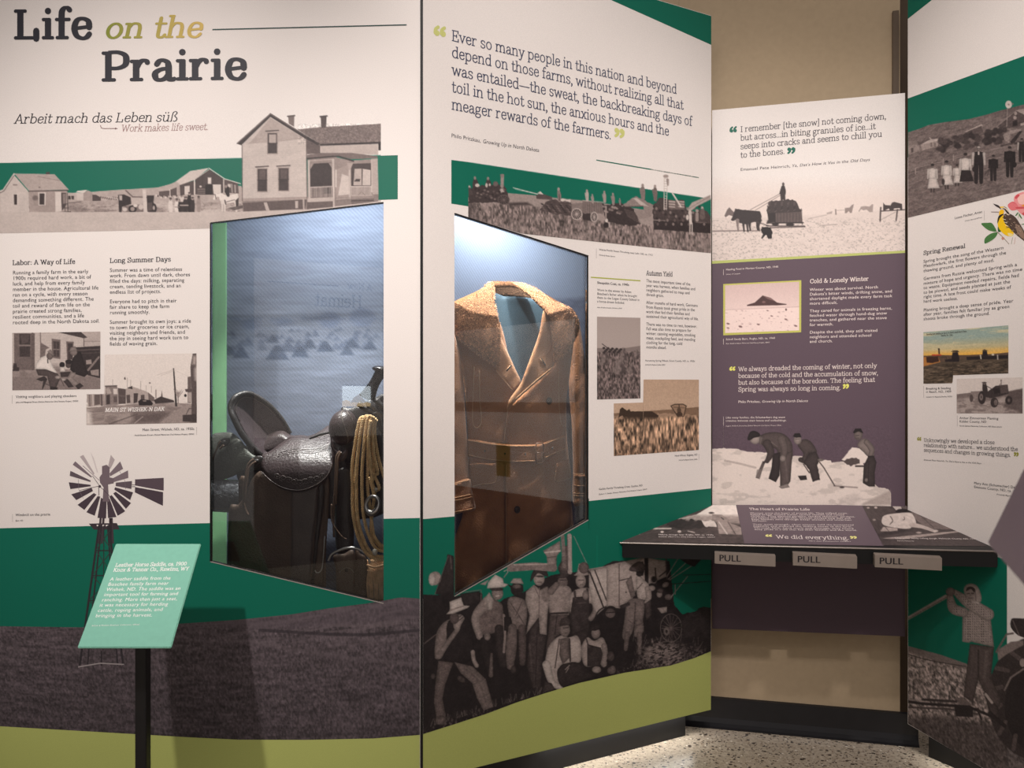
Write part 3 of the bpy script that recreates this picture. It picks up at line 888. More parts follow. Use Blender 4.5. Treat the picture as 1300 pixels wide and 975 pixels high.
k.poly([(1152.5, 125), (1300, 71), (1460, 12), (1460, 130), (1152.5, 200)], GREEN)
k.done()
# LED strips tucked under the boards
for pl, xa, xb, w in ((P2, 700, 890, 1.0), (P4, 1170, 1300, .5)):
    a, b = pl.px(xa, CY), pl.px(xb, CY)
    c = (a + b) / 2; l = (b - a).length
    o = area('under_panel_lamp', (c.x - pl.n.x * 0.055, c.y - pl.n.y * 0.055, 0.118), (c.x - pl.n.x * 0.05, c.y - pl.n.y * 0.05, 0), w, l, 0.02, (1.0, 0.97, 0.92))
    o.rotation_euler = (0, 0, math.atan2((b - a).y, (b - a).x))
a, b = PW.px(905, CY, 0.06), PW.px(1145, CY, 0.06)
# ------------------------------------------------------------------ lettering of the first panel
C1, C2, C3, C4 = (0, 0, 3.145), (250, 0, 3.147), (0, 300, 3.75), (0, 540, 3.146)
k = Ink(P1, panel1, 'title_lettering', 4, m=C1)
k.text('title', 'Life', 56, 158, 372, 156, 172, (36, 35, 44))
k.text('title_it', 'on the', 414, 154, 806, 150, 124, (128, 138, 40), (206, 176, 92))
k.text('title', 'Prairie', 406, 326, 990, 318, 172, (36, 35, 44))
k.m = C2
k.line([(62, 118), (838, 99)], 4.5, (22, 62, 58))
k.m = C1
k.text('serif_it', 'Arbeit mach das Leben s\u00fc\u00df', 54, 494, 708, 485, 54, (36, 35, 44))
k.text('serif_it', 'Work makes life sweet.', 482, 526, 830, 519, 40, (160, 128, 126))
k.line([(401, 500), (404, 510), (412, 513), (462, 513)], 3, (140, 112, 112))
k.poly([(460, 509), (471, 513), (460, 517)], (140, 112, 112))
k.done()
k = Ink(P1, panel1, 'heading_lettering', 2, m=C3)
k.text('serif_bold', 'Labor: A Way of Life', 59, 137, 358, 131, 33, INK)
k.text('serif_bold', 'Long Summer Days', 522, 127, 814, 120, 33, INK)
k.done()
k = Ink(P1, panel1, 'body_text', 2, m=C3)
k.para('sans', ['Running a family farm in the early', '1900s required hard work, a bit of', 'luck, and help from every family', 'member in the house. Agricultural life', 'ran on a cycle, with every season', 'demanding something different. The', 'toil and reward of farm life on the', 'prairie created strong families,', 'resilient communities, and a life', 'rooted deep in the North Dakota soil.'],
       60, 182, 26.3, (3, 468, 253), 26, INK)
k.para('sans', ['Summer was a time of relentless', 'work. From dawn until dark, chores', 'filled the days: milking, separating', 'cream, tending livestock, and an', 'endless list of projects.', '', 'Everyone had to pitch in their', 'fair share to keep the farm', 'running smoothly.', '', 'Summer brought its own joys: a ride', 'to town for groceries or ice cream,', 'visiting neighbors and friends, and', 'the joy in seeing hard work turn to', 'fields of waving grain.'],
       522, 170, 26.0, (1, 904, 190), 26, INK, gap=0.75)
k.done()
k = Ink(P1, panel1, 'caption_text', 2, m=C3)
k.text('sans', 'Visiting neighbors and playing checkers', 75, 770, 364, 765, 18, INK)
k.text('sans_it', 'John and Margaret Dreas, Dakota Memories Oral History Project, GRHC', 75, 794, 372, 788, 11, INK)
k.line([(58, 757), (58, 797)], 1.2, (150, 140, 138))
k.text('sans', 'Main Street, Wishek, ND, ca. 1930s', 678, 927, 924, 922, 18, INK)
k.text('sans_it', 'Herb Ellenson Breuer, Dakota Memories Oral History Project, GRHC', 640, 951, 924, 945, 11, INK)
k.line([(936, 908), (936, 946)], 1.2, (150, 140, 138))
k.m = C4
k.text('sans', 'Windmill on the prairie', 62, 363, 200, 360, 15, INK)
k.text('sans', 'Burt, ND', 62, 384, 92, 383, 9, INK)
k.line([(50, 355), (50, 386)], 1.0, (150, 140, 138))
k.done()

# ------------------------------------------------------------------ second panel
E1, E4 = (530, 0, 3.047), (740, 300, 2.871)
NAVY = (72, 76, 96)
k = Ink(P2, panel2, 'quotation_lettering', 2, m=E1)
for t, x0, y0, x1, y1 in (('Ever so many people in this nation and beyond', 132, 158, 1003, 364), ('depend on those farms, without realizing all that', 132, 222, 1029, 425), ('was entailed\u2014the sweat, the backbreaking days of', 132, 290, 1063, 488), ('toil in the hot sun, the anxious hours and the', 132, 356, 973, 526), ('meager rewards of the farmers.', 132, 424, 750, 540)):
    k.text('serif', t, x0, y0, x1, y1, 62, NAVY)
k.text('quote', '\u201c', 62, 168, 116, 176, 90, (196, 198, 122))
k.text('quote', '\u201d', 760, 552, 804, 560, 80, (196, 198, 122))
k.done()
k = Ink(P2, panel2, 'caption_text', 2, m=E1)
k.text('sans', 'Philo Pritzkau,', 131, 531, 244, 551, 22, (70, 66, 74))
k.text('sans_it', 'Growing Up in North Dakota', 252, 553, 470, 588, 22, (70, 66, 74))
k.line([(692, 619), (1088, 687)], 4, GREEN)
k.m = E4
k.text('sans', 'Waiste Family Steam Threshing, near Lehr, ND, ca. 1912', 59, 51, 254, 71, 9.5, INK)
k.text('sans_it', 'Kimberly Radtke Spence', 59, 70, 117, 76, 7, INK)
k.text('sans', 'Harvesting Spring Wheat, Grant County, ND, ca. 1920s', 227, 456, 408, 458, 9.5, INK)
k.text('sans_it', 'Institute for Regional Studies, NDSU', 227, 470, 300, 471, 7, INK)
k.text('sans', 'Hard Wheat, Edgeley, ND', 335, 803, 417, 799, 10, INK)
k.text('sans_it', 'Institute for Regional Studies, NDSU', 349, 818, 417, 815, 7, INK)
k.text('sans', 'Gackle Family Threshing Crew, Gackle, ND', 58, 925, 217, 911, 10.5, INK)
k.text('sans_it', 'Robert F. Gackle, Dakota Memories Oral History Project, GRHC', 58, 943, 234, 924, 7.5, INK)
k.line([(49, 44), (49, 80)], 1, (150, 140, 138)); k.line([(423, 793), (423, 815)], 1, (150, 140, 138))
k.line([(29, 149), (210, 162)], 4, (170, 178, 70))
k.done()
k = Ink(P2, panel2, 'heading_lettering', 2, m=E4)
k.text('serif_bold', 'Autumn Yield', 231, 142, 327, 147, 25, INK)
k.text('sans_bold', 'Sheepskin Coat, ca. 1940s', 52, 173, 168, 181, 13, INK)
k.done()
k = Ink(P2, panel2, 'body_text', 2, m=E4)
k.para('sans', ['Worn in the winter by Adam', "Boschee's father when he brought", 'them to the Logan County School in', 'a horse-drawn bobsled.'], 52, 199, 14.0, (2, 206, 236), 12.5, INK)
k.text('sans_it', 'Adam & Pauline Boschee Collection, GRHC', 52, 261, 143, 265, 6.5, INK)
k.para('sans', ['The most important time of the', 'year was harvest, when families and', 'neighbors gathered to reap and', 'thresh grain.', '', 'After months of hard work, Germans', 'from Russia took great pride in the', 'work that fed their families and', 'sustained their agricultural way of life.', '', 'There was no time to rest, however.', 'Fall was also time to prepare for', 'winter: canning vegetables, smoking', 'meat, stockpiling feed, and mending', 'clothing for the long, cold', 'months ahead.'],
       231, 167, 16.75, (7, 421, 306), 16, INK, gap=0.72)
k.done()

# ------------------------------------------------------------------ third panel
G1, G2, G3 = (880, 130, 4.643), (895, 300, 4.433), (895, 440, 4.644)
PALE = (226, 212, 206)
k = Ink(P3, panel3, 'quotation_lettering', 2, m=G1)
for t, x0, y0, x1, y1 in (('I remember [the snow] not coming down,', 278, 176, 1138, 98), ('but across\u2026in biting granules of ice\u2026it'.replace('\u2026', '...'), 278, 226, 1076, 157), ('seeps into cracks and seems to chill you', 278, 277, 1114, 202), ('to the bones.', 278, 328, 540, 304)):
    k.text('serif', t, x0, y0, x1, y1, 50, (52, 48, 58))
k.text('quote', '\u201c', 214, 206, 263, 202, 78, GREEN)
k.text('quote', '\u201d', 552, 328, 606, 324, 82, GREEN)
k.done()
k = Ink(P3, panel3, 'quotation_lettering', 2, m=G2)
for t, x0, y0, x1, y1 in (('We always dreaded the coming of winter, not only', 187, 760, 967, 740), ('because of the cold and the accumulation of snow,', 187, 798, 974, 781), ('but also because of the boredom. The feeling that', 187, 836, 957, 819), ('Spring was always so long in coming.', 187, 874, 765, 864)):
    k.text('serif', t, x0, y0, x1, y1, 36, PALE)
k.text('quote', '\u201c', 137, 775, 175, 774, 52, (222, 220, 110))
k.text('quote', '\u201d', 774, 875, 813, 873, 58, (222, 220, 110))
k.done()
k = Ink(P3, panel3, 'heading_lettering', 2, m=G2)
k.text('serif_bold', 'Cold & Lonely Winter', 590, 265, 922, 250, 34, PALE)
k.done()
k = Ink(P3, panel3, 'body_text', 2, m=G2)
k.para('sans', ['Winter was about survival. North', "Dakota's bitter winds, drifting snow, and", 'shortened daylight made every farm task', 'more difficult.', '', 'They cared for animals in freezing barns,', 'fetched water through hand-dug snow', 'trenches, and gathered near the stove', 'for warmth.', '', 'Despite the cold, they still visited', 'neighbors and attended school', 'and church.'],
       589, 308, 25.8, (2, 1054, 342), 23, PALE, gap=0.65)
k.done()
k = Ink(P3, panel3, 'caption_text', 2, m=G1)
k.text('sans', 'Emanuel Pete Heinrich,', 278, 404, 572, 383, 24, (70, 62, 68))
k.text('sans_it', "Ya, Dat's How it Vas in the Old Days", 580, 382, 1040, 345, 24, (70, 62, 68))
k.m = G2
k.text('sans', 'Hauling Feed in Morton County, ND, 1940', 118, 192, 412, 176, 15, PALE)
k.text('sans_it', 'Library of Congress', 118, 217, 198, 212, 9, PALE)
k.text('sans', 'Scholl Sandy Barn, Rugby, ND, ca. 1960', 118, 585, 394, 577, 15, PALE)
k.text('sans_it', 'Rose Scholl in Dakota Memories Oral History Project, GRHC', 118, 607, 364, 600, 9, PALE)
k.text('sans', 'Philo Pritzkau,', 187, 938, 312, 936, 20, PALE)
k.text('sans_it', 'Growing Up in North Dakota', 320, 936, 578, 932, 20, PALE)
k.line([(104, 186), (104, 218)], 1.6, PALE); k.line([(104, 576), (104, 609)], 1.6, PALE)
k.m = G3
k.para('sans', ['Like many families, the Schumachers dug snow', 'trenches between their house and outbuildings.'], 123, 424, 18.5, (1, 480, 440), 16, PALE)
k.text('sans_it', 'Eugenia Wolfarth Schumacher, Dakota Memories Oral History Project, GRHC', 123, 471, 450, 467, 9, PALE)
k.line([(109, 412), (109, 596)], 1.6, PALE)
k.done()

# ------------------------------------------------------------------ fourth panel
H1, H2, H3 = (1130, 0, 2.953), (1150, 300, 2.867), (1140, 580, 2.468)
k = Ink(P4, panel4, 'heading_lettering', 2, m=H2)
k.text('serif_bold', 'Spring Renewal', 64, 68, 217, 42, 21, INK)
k.done()
k = Ink(P4, panel4, 'body_text', 2, m=H2); k.each = False
for t, x0, y0, x1, y1 in (('Spring brought the song of the Western', 64, 97, 355, 47), ('Meadowlark, the first flowers through the', 64, 114, 364, 65), ('thawing ground, and plenty of mud.', 64, 131, 321, 92),
    ('Germans from Russia welcomed Spring with a', 64, 160, 404, 108), ('mixture of hope and urgency. There was no time', 64, 177, 423, 125), ('to waste. Equipment needed repairs, fields had', 64, 193, 411, 147), ('to be plowed, and seeds planted at just the', 64, 210, 379, 170), ('right time. A late frost could make weeks of', 64, 226, 383, 190), ('hard work useless.', 64, 242, 188, 231),
    ('Planting brought a deep sense of pride. Year', 64, 274, 391, 240), ('after year, families felt familiar joy as green', 64, 290, 376, 261), ('shoots broke through the ground.', 64, 306, 305, 286)):
    if t[:7] in ('Germans', 'Plantin'): k.done(); k.V, k.F, k.C = [], [], []
    k.text('sans', t, x0, y0, x1, y1, 16, INK)
k.done()
k = Ink(P4, panel4, 'quotation_lettering', 2, m=H2)
for t, x0, y0, x1, y1 in (('Unknowingly we developed a close', 65, 748, 323, 757), ('relationship with nature... we understood the', 65, 766, 408, 782), ('sequences and changes in growing things.', 65, 784, 382, 803)):
    k.text('serif', t, x0, y0, x1, y1, 19, INK)
k.text('quote', '\u201c', 41, 754, 58, 755, 30, (150, 150, 60))
k.text('quote', '\u201d', 392, 810, 412, 812, 34, (150, 150, 60))
k.done()
k = Ink(P4, panel4, 'caption_text', 2, m=H2)
k.text('sans_it', 'Emanuel Pete Heinrich, Ya, Dat\'s How it Vas in the Old Days', 65, 816, 274, 829, 8, INK)
k.para('sans', ['Breaking & Seeding', 'in Beach, ND, 1909'], 73, 558, 12, (0, 163, 556), 11, INK)
k.text('sans_it', 'Institute for Regional Studies, NDSU', 73, 587, 168, 585, 6.5, INK)
k.para('sans', ['Arthur Zimmerman Planting', 'Kidder County, ND'], 195, 665, 12.5, (0, 336, 667), 12, INK)
k.text('sans_it', 'North Dakota Memories Collection, ND State Library', 195, 692, 349, 696, 7, INK)
k.para('sans', ['Mary Ann (Schumacher) Deibert', 'Emmons County, ND, ca. 1950s'], 248, 902, 14, (0, 425, 921), 13, INK)
k.text('sans_it', 'Privately Raymond Deibert', 330, 942, 425, 952, 8, INK)
k.line([(65, 545), (65, 588)], 1, (150, 140, 138)); k.line([(187, 652), (187, 692)], 1, (150, 140, 138))
k.m = H1
k.text('sans', 'Leona Fischer, Artist', 242, 822, 345, 798, 13, INK)
k.text('sans_it', 'Choke cherries & Rose', 280, 831, 344, 817, 7, INK)
k.line([(353, 790), (353, 826)], 1, (150, 140, 138))
k.done()
# ------------------------------------------------------------------ photographs printed on the first panel
A1, A2, A3 = (0, 205, 8.667), (150, 205, 8.125), (300, 140, 6.19)
band1 = [(-300, 213), (505, 196.5)]
p = Pic(P1, panel1, 'photograph', [(-40, 138), (483.5, 138)], [(-40, 297), (150, 293), (267, 290), (483.5, 284)], 0.9, 2, seed=3, label='printed homestead photograph strip')
p.mix(np.ones_like(p.X), CREAM)
p.below(band1, GREEN)
# prairie ground
p.at((0, 0, 1))
ground = [(-40, 243), (0, 243), (80, 244), (96, 245), (150, 241), (200, 238), (230, 230), (306, 236), (320, 262), (484, 258)]
p.below(ground, .70)
n1 = p.fbm(26, 7); n2 = p.fbm(3, 1.6)
G = p.mask_below([(-40, 256), (300, 252), (484, 262)], 8)
p.mix(G * np.clip((n1 - .48) * 3.5, 0, .6), .45)
p.mix(G * np.clip((n2 - .55) * 3, 0, .35), .3)
p.mix(G * np.clip((.42 - n1) * 4, 0, .5), .84)
p.at(A1)
p.poly([(0, 345), (40, 320), (155, 150), (310, 325), (325, 630), (0, 605)], .80)
p.poly([(155, 132), (600, 140), (760, 312), (318, 324)], .70)
p.poly([(0, 318), (30, 310), (152, 128), (165, 140), (44, 330), (0, 345)], .84)
p.line([(0, 345), (42, 325), (150, 160)], 7, .2)
p.poly([(318, 328), (740, 320), (745, 560), (420, 615), (330, 640)], .66)
p.line([(318, 327), (750, 318)], 12, .28)
p.poly([(330, 340), (600, 335), (600, 590), (420, 610)], .60, a=.5)
p.poly([(420, 340), (505, 340), (500, 480), (425, 482)], .86); p.poly([(434, 350), (490, 350), (488, 476), (434, 476)], .18)
p.poly([(145, 355), (195, 355), (195, 478), (150, 478)], .86); p.poly([(152, 362), (188, 362), (188, 476), (155, 476)], .18)
p.poly([(606, 335), (672, 335), (676, 550), (612, 556)], .84); p.poly([(672, 345), (728, 345), (728, 480), (680, 545)], .24); p.poly([(690, 355), (724, 355), (724, 465), (692, 468)], .5)
p.line([(742, 350), (748, 580)], 9, .22); p.line([(690, 475), (748, 465)], 8, .22); p.line([(690, 515), (750, 510)], 8, .24); p.line([(716, 470), (716, 560)], 7, .25)
p.line([(420, 625), (600, 600), (780, 570)], 12, .2); p.poly([(610, 560), (780, 545), (785, 575), (640, 600)], .3)
p.poly([(505, 118), (545, 112), (548, 142), (505, 142)], .25)
p.ell(388, 402, 30, 28, .42, soft=2); p.line([(420, 165), (660, 212)], 5, .5); p.ell(435, 285, 10, 6, .25)
p.line([(150, 258), (185, 258)], 14, .5)
for i in range(14): p.ell(10 + i * 23, 620 + (i * 37 % 17) - 8, 9, 9, .2 + (i % 3) * .2)
p.line([(0, 605), (325, 632)], 6, .86)
p.poly([(745, 350), (840, 342), (845, 420), (750, 420)], .74); p.poly([(752, 378), (815, 378), (815, 418), (752, 418)], .2); p.line([(780, 378), (784, 418)], 8, .8)
p.poly([(838, 342), (915, 345), (915, 425), (850, 425)], .8); p.poly([(835, 340), (855, 322), (965, 312), (925, 345)], .86); p.poly([(920, 345), (968, 316), (1015, 340), (1015, 435), (920, 430)], .62)
p.poly([(1015, 365), (1060, 368), (1115, 400), (1110, 432), (1018, 436)], .24)
for i in range(24): p.ell(1110 + i * 8, 405 + (i * 53 % 31) - 15, 7, 7, (.3, .8, .45)[i % 3])
p.line([(760, 455), (890, 445)], 10, .4); p.ell(860, 625, 26, 22, .45, soft=2); p.ell(935, 640, 20, 13, .3)
p.ell(690, 690, 130, 34, .5, soft=4, a=.6); p.ell(100, 705, 140, 30, .5, soft=4, a=.6)
p.line([(445, 690), (445, 765)], 6, .5, a=.6)
p.at(A2)
# barn
p.poly([(590, 210), (745, 98), (940, 66), (790, 190), (620, 245)], .82)
p.poly([(400, 300), (600, 205), (640, 240), (540, 290), (415, 305)], .72)
p.poly([(795, 180), (940, 80), (1090, 180), (1090, 320), (980, 345), (795, 340)], .24)
p.poly([(1090, 180), (1235, 222), (1245, 330), (1090, 320)], .3); p.line([(940, 72), (1100, 180), (1260, 228)], 9, .88); p.line([(790, 185), (935, 85)], 7, .8)
p.poly([(635, 245), (780, 195), (780, 345), (640, 345)], .26); p.poly([(540, 290), (605, 265), (605, 350), (540, 350)], .3)
p.line([(787, 190), (790, 340)], 13, .82); p.line([(1088, 185), (1090, 320)], 12, .8); p.line([(532, 290), (532, 355)], 10, .82); p.line([(622, 260), (625, 350)], 20, .66)
p.poly([(925, 165), (960, 165), (960, 230), (925, 230)], .88); p.poly([(975, 238), (1060, 238), (1062, 330), (985, 335)], .86); p.poly([(900, 240), (970, 240), (972, 340), (900, 340)], .10)
p.poly([(685, 255), (738, 250), (738, 345), (685, 345)], .82); p.poly([(1130, 232), (1160, 232), (1160, 268), (1130, 266)], .8); p.ell(850, 258, 12, 10, .8)
p.poly([(1180, 240), (1230, 245), (1235, 320), (1185, 318)], .35); p.line([(1205, 245), (1208, 318)], 9, .8); p.line([(1172, 235), (1176, 318)], 8, .8)
for q in (285, 305, 325): p.line([(820, q), (895, q)], 5, .6)
p.poly([(420, 310), (530, 300), (530, 370), (425, 370)], .3)
for i in range(16): p.ell(395 + i * 16, 360 + (i * 29 % 22) - 10, 9, 10, (.85, .3, .7)[i % 3])
# car
p.poly([(0, 345), (60, 340), (130, 370), (135, 440), (40, 470), (35, 540), (10, 540)], .14); p.poly([(10, 350), (40, 350), (40, 400), (15, 400)], .75)
p.line([(80, 300), (150, 365), (300, 370)], 14, .4); p.poly([(295, 350), (372, 350), (365, 420), (385, 470), (380, 560), (300, 570)], .14)
p.poly([(135, 375), (260, 375), (260, 445), (140, 450)], .74); p.poly([(60, 460), (250, 440), (270, 530), (70, 540)], .45)
p.ell(148, 490, 42, 40, .12); p.ell(148, 490, 22, 22, .6); p.ell(235, 470, 26, 28, .78); p.ell(70, 495, 24, 20, .8); p.ell(178, 455, 22, 16, .85)
p.poly([(50, 525), (310, 520), (310, 545), (55, 550)], .86); p.poly([(55, 550), (310, 545), (380, 540), (375, 575), (90, 592), (60, 590)], .12); p.poly([(95, 550), (270, 550), (270, 580), (105, 585)], .35)
p.ell(372, 485, 26, 50, .12); p.ell(368, 478, 11, 22, .7); p.poly([(300, 430), (350, 420), (352, 500), (305, 510)], .3)
p.poly([(250, 290), (285, 290), (310, 630), (270, 640)], .84, a=.9)
# people
for x, y, h, t in ((540, 380, 170, .85), (605, 390, 165, .88), (640, 395, 150, .12), (675, 370, 175, .14), (735, 325, 215, .08), (700, 370, 180, .12), (768, 375, 170, .14), (830, 365, 170, .6), (655, 345, 60, .8)):
    p.limb([(x, y + 22), (x, y + h * .5), (x + 3, y + h)], [32, 48, 26], t); p.ell(x, y + 8, 13, 16, .62 if t < .5 else .5); p.ell(x, y - 2, 13, 8, .2)
p.line([(640, 452), (720, 452)], 12, .7); p.line([(585, 470), (630, 470)], 8, .5)
# white horse and rider
p.limb([(1010, 350), (1060, 350), (1080, 380)], [26, 44, 70], .92); p.limb([(1010, 345), (990, 385)], [34, 22], .9)
p.poly([(1060, 340), (1130, 350), (1230, 330), (1245, 380), (1220, 420), (1130, 430), (1085, 440), (1055, 400)], .9)
for x0, x1 in ((1070, 1075), (1095, 1100), (1205, 1215), (1225, 1222)): p.limb([(x0, 410), (x1, 460), (x1, 512)], [28, 18, 14], .86)
p.limb([(1130, 270), (1125, 310), (1135, 350)], [26, 42, 30], .12); p.ell(1112, 258, 12, 16, .6); p.poly([(1210, 400), (1245, 370), (1240, 460), (1215, 470)], .2); p.poly([(1130, 480), (1290, 450), (1290, 480), (1200, 505)], .25, a=.8)
p.line([(1000, 340), (1010, 385)], 7, .2); p.line([(1100, 400), (1110, 440)], 12, .25); p.line([(1110, 420), (1200, 395)], 7, .3)
# the two-storey house
p.at(A3)
p.below([(0, 800), (60, 790), (520, 780), (1125, 705)], .78)
p.poly([(48, 690), (1116, 680), (1116, 716), (540, 778), (52, 796)], .52)
p.poly([(50, 268), (268, 50), (550, 225), (555, 700), (50, 705)], .80)
p.poly([(120, 240), (268, 60), (540, 222), (350, 245), (90, 265)], .70)
p.poly([(480, 150), (660, 132), (1145, 105), (1145, 250), (660, 268)], .46)
p.poly([(660, 280), (1115, 265), (1115, 350), (660, 335)], .74); p.line([(665, 272), (1145, 255)], 16, .14); p.poly([(1115, 255), (1145, 250), (1143, 315), (1117, 315)], .12)
p.poly([(550, 222), (658, 262), (660, 340), (555, 345)], .34)
p.poly([(0, 262), (268, 22), (560, 205), (655, 262), (640, 275), (540, 222), (268, 52), (40, 275)], .16)
p.line([(10, 258), (268, 28), (555, 205)], 7, .45)
p.poly([(555, 350), (660, 335), (905, 335), (1110, 360), (1110, 378), (900, 385), (800, 355), (555, 382)], .42)
p.poly([(560, 385), (770, 365), (900, 395), (1110, 380), (1115, 700), (560, 690)], .56)
p.poly([(570, 420), (750, 412), (752, 600), (575, 610)], .17); p.line([(556, 380), (800, 360), (920, 400)], 12, .18); p.line([(565, 398), (765, 385)], 8, .7)
p.poly([(780, 470), (890, 420), (890, 690), (785, 690)], .62); p.poly([(830, 500), (885, 520), (890, 660), (800, 670)], .8)
p.poly([(900, 420), (1060, 415), (1060, 600), (905, 600)], .22); p.poly([(930, 460), (985, 458), (985, 590), (920, 590)], .72); p.poly([(995, 460), (1055, 470), (1055, 590), (990, 590)], .78); p.poly([(940, 540), (975, 540), (970, 560), (925, 560)], .2)
p.line([(760, 390), (765, 755)], 17, .78); p.line([(890, 425), (892, 690)], 15, .76); p.line([(1065, 390), (1068, 640)], 14, .76); p.line([(570, 400), (575, 685)], 14, .78); p.line([(783, 470), (783, 600)], 9, .84)
p.poly([(868, 415), (918, 415), (895, 470), (885, 470)], .66); p.poly([(575, 420), (610, 418), (580, 465)], .6); p.poly([(725, 415), (755, 412), (755, 460)], .6)
p.poly([(585, 600), (755, 600), (755, 690), (585, 690)], .36); p.poly([(690, 600), (745, 600), (745, 655), (690, 655)], .14)
for i in range(13): p.line([(590 + i * 13, 606), (590 + i * 13, 680)], 4, .78)
for i in range(13): p.line([(908 + i * 12.5, 600), (908 + i * 12.5, 668)], 4, .8)
p.line([(580, 606), (755, 598)], 8, .74); p.line([(905, 600), (1060, 598)], 8, .8); p.line([(905, 670), (1065, 668)], 10, .7); p.line([(960, 665), (985, 640), (1010, 665)], 5, .5)
p.poly([(560, 690), (765, 682), (765, 715), (560, 722)], .74); p.poly([(555, 722), (760, 715), (760, 760), (555, 778)], .36)
p.poly([(775, 690), (895, 682), (895, 740), (775, 755)], .5); p.poly([(900, 700), (1080, 690), (1110, 715), (905, 740)], .42); p.line([(905, 712), (1075, 708)], 7, .2); p.line([(785, 700), (890, 690)], 8, .66)
p.poly([(1065, 380), (1112, 378), (1116, 660), (1070, 660)], .7); p.poly([(1080, 665), (1116, 660), (1116, 712), (1085, 714)], .5)
for (x0, y0, x1, y1) in ((248, 180, 320, 338), (168, 462, 240, 636), (334, 456, 410, 630)):
    p.poly([(x0 - 8, y0 - 8), (x1 + 6, y0 - 8), (x1 + 6, y1 + 8), (x0 - 6, y1 + 8)], .62); p.poly([(x0, y0), (x1, y0), (x1, y1), (x0, y1)], .20)
    p.poly([(x0 + 12, y0 + 8), (x1 - 10, y0 + 8), (x1 - 10, (y0 + y1) / 2), (x0 + 12, (y0 + y1) / 2)], .5 if y0 < 300 else .32); p.line([(x0 - 16, y0 - 16), (x1 + 12, y0 - 22)], 9, .24); p.line([(x0, (y0 + y1) / 2), (x1, (y0 + y1) / 2)], 5, .14)
p.poly([(258, 190), (312, 190), (312, 255), (258, 255)], .7)
p.line([(50, 704), (555, 690)], 22, .66); p.poly([(50, 728), (555, 700), (540, 775), (60, 795)], .34); p.poly([(215, 725), (240, 722), (262, 788), (235, 790)], .74); p.poly([(462, 715), (485, 712), (485, 768), (465, 770)], .74); p.line([(528, 700), (530, 775)], 12, .72)
p.line([(46, 275), (48, 710)], 7, .4); p.line([(550, 225), (556, 690)], 7, .36)
p.poly([(408, 48), (456, 42), (454, 130), (412, 105)], .44); p.poly([(662, 50), (710, 44), (706, 136), (668, 140)], .26); p.line([(404, 48), (458, 42)], 12, .3); p.line([(660, 50), (712, 45)], 12, .2)
# weather boards and shingles
x, y = p.X, p.Y
cl = (x > 308) & (x < 389) & (y > 175) & (y < 252)
p.C *= (1 - .05 * (np.sin(y * 3.6) > .4) * cl)[..., None]
rf = (x > 378) & (x < 485) & (y > 157) & (y < 183)
p.C = np.clip(p.C * (1 + ((p.noise(1.4, 1.2) - .5) * .35 * rf))[..., None], 0, 255)
below_band = (np.abs(p.C - np.array(GREEN)).sum(-1) > 30) & (np.abs(p.C - np.array(CREAM)).sum(-1) > 20)
p.texture(.10, 2.2, 2.0, below_band)
p.texture(.06, 14, 12, below_band)
p.done(drop=HOLE1)

# checkers players
p = Pic(P1, panel1, 'photograph', [(15.6, 422.6), (127.4, 421)], [(15.6, 495.5), (127.4, 494)], 0.55, 2, seed=5, tone=.55, label='printed snapshot of men playing checkers').at((10, 415, 10.4))
p.poly([(60, 60), (1000, 60), (1000, 560), (60, 560)], .80)
for q in range(90, 560, 22): p.line([(60, q), (1000, q)], 4, .68)
p.poly([(1000, 60), (1240, 60), (1240, 260), (1000, 260)], .72); p.line([(1000, 190), (1240, 190)], 8, .55)
p.below([(60, 575), (400, 570), (700, 620), (1240, 600)], .58)
p.mix(p.mask_below([(15, 470), (128, 472)], 6) * np.clip((p.fbm(14, 6) - .45) * 3, 0, .6), .42)
p.poly([(80, 85), (355, 85), (355, 570), (85, 565)], .40); p.poly([(150, 90), (295, 90), (295, 395), (155, 395)], .2); p.poly([(170, 95), (285, 95), (270, 200), (180, 225)], .28); p.line([(150, 245), (295, 245)], 22, .5); p.line([(325, 90), (330, 560)], 30, .36)
p.line([(430, 75), (432, 400)], 14, .5); p.poly([(430, 205), (550, 275), (500, 300), (490, 400), (430, 410)], .42)
p.poly([(578, 155), (695, 170), (692, 425), (580, 405)], .42); p.poly([(600, 190), (680, 195), (675, 400), (605, 390)], .22); p.line([(600, 295), (680, 300)], 12, .5); p.line([(640, 200), (640, 390)], 6, .4)
p.poly([(770, 190), (870, 195), (860, 430), (780, 430)], .4); p.poly([(790, 215), (855, 215), (850, 430), (795, 430)], .2)
p.poly([(650, 68), (960, 62), (1050, 140), (1000, 150)], .22); p.line([(1003, 150), (1003, 250)], 8, .3)
p.poly([(890, 270), (1220, 250), (1220, 680), (1060, 640), (900, 500)], .16); p.line([(920, 310), (1220, 295)], 12, .34); p.line([(920, 350), (1220, 340)], 8, .3); p.poly([(1030, 440), (1100, 430), (1110, 490), (1035, 495)], .6); p.line([(1060, 570), (1200, 400)], 26, .5); p.poly([(1090, 575), (1200, 560), (1200, 650), (1100, 630)], .58)
p.below([(850, 660), (1060, 650), (1240, 690)], .48, a=.8)
p.poly([(75, 480), (115, 480), (120, 530), (150, 535), (148, 582), (65, 582)], .18)
p.sh = .3; p.shw = 1.2
p.poly([(510, 370), (590, 400), (560, 440), (600, 530), (650, 600), (620, 620), (480, 560), (400, 560), (360, 550), (375, 480), (440, 400)], .92)
p.poly([(370, 560), (500, 560), (660, 620), (690, 680), (640, 800), (560, 820), (520, 650), (400, 640)], .27); p.line([(525, 430), (528, 475)], 14, .2)
p.ell(553, 385, 42, 48, .42); p.poly([(520, 330), (560, 295), (612, 370), (600, 385), (540, 345)], .55)
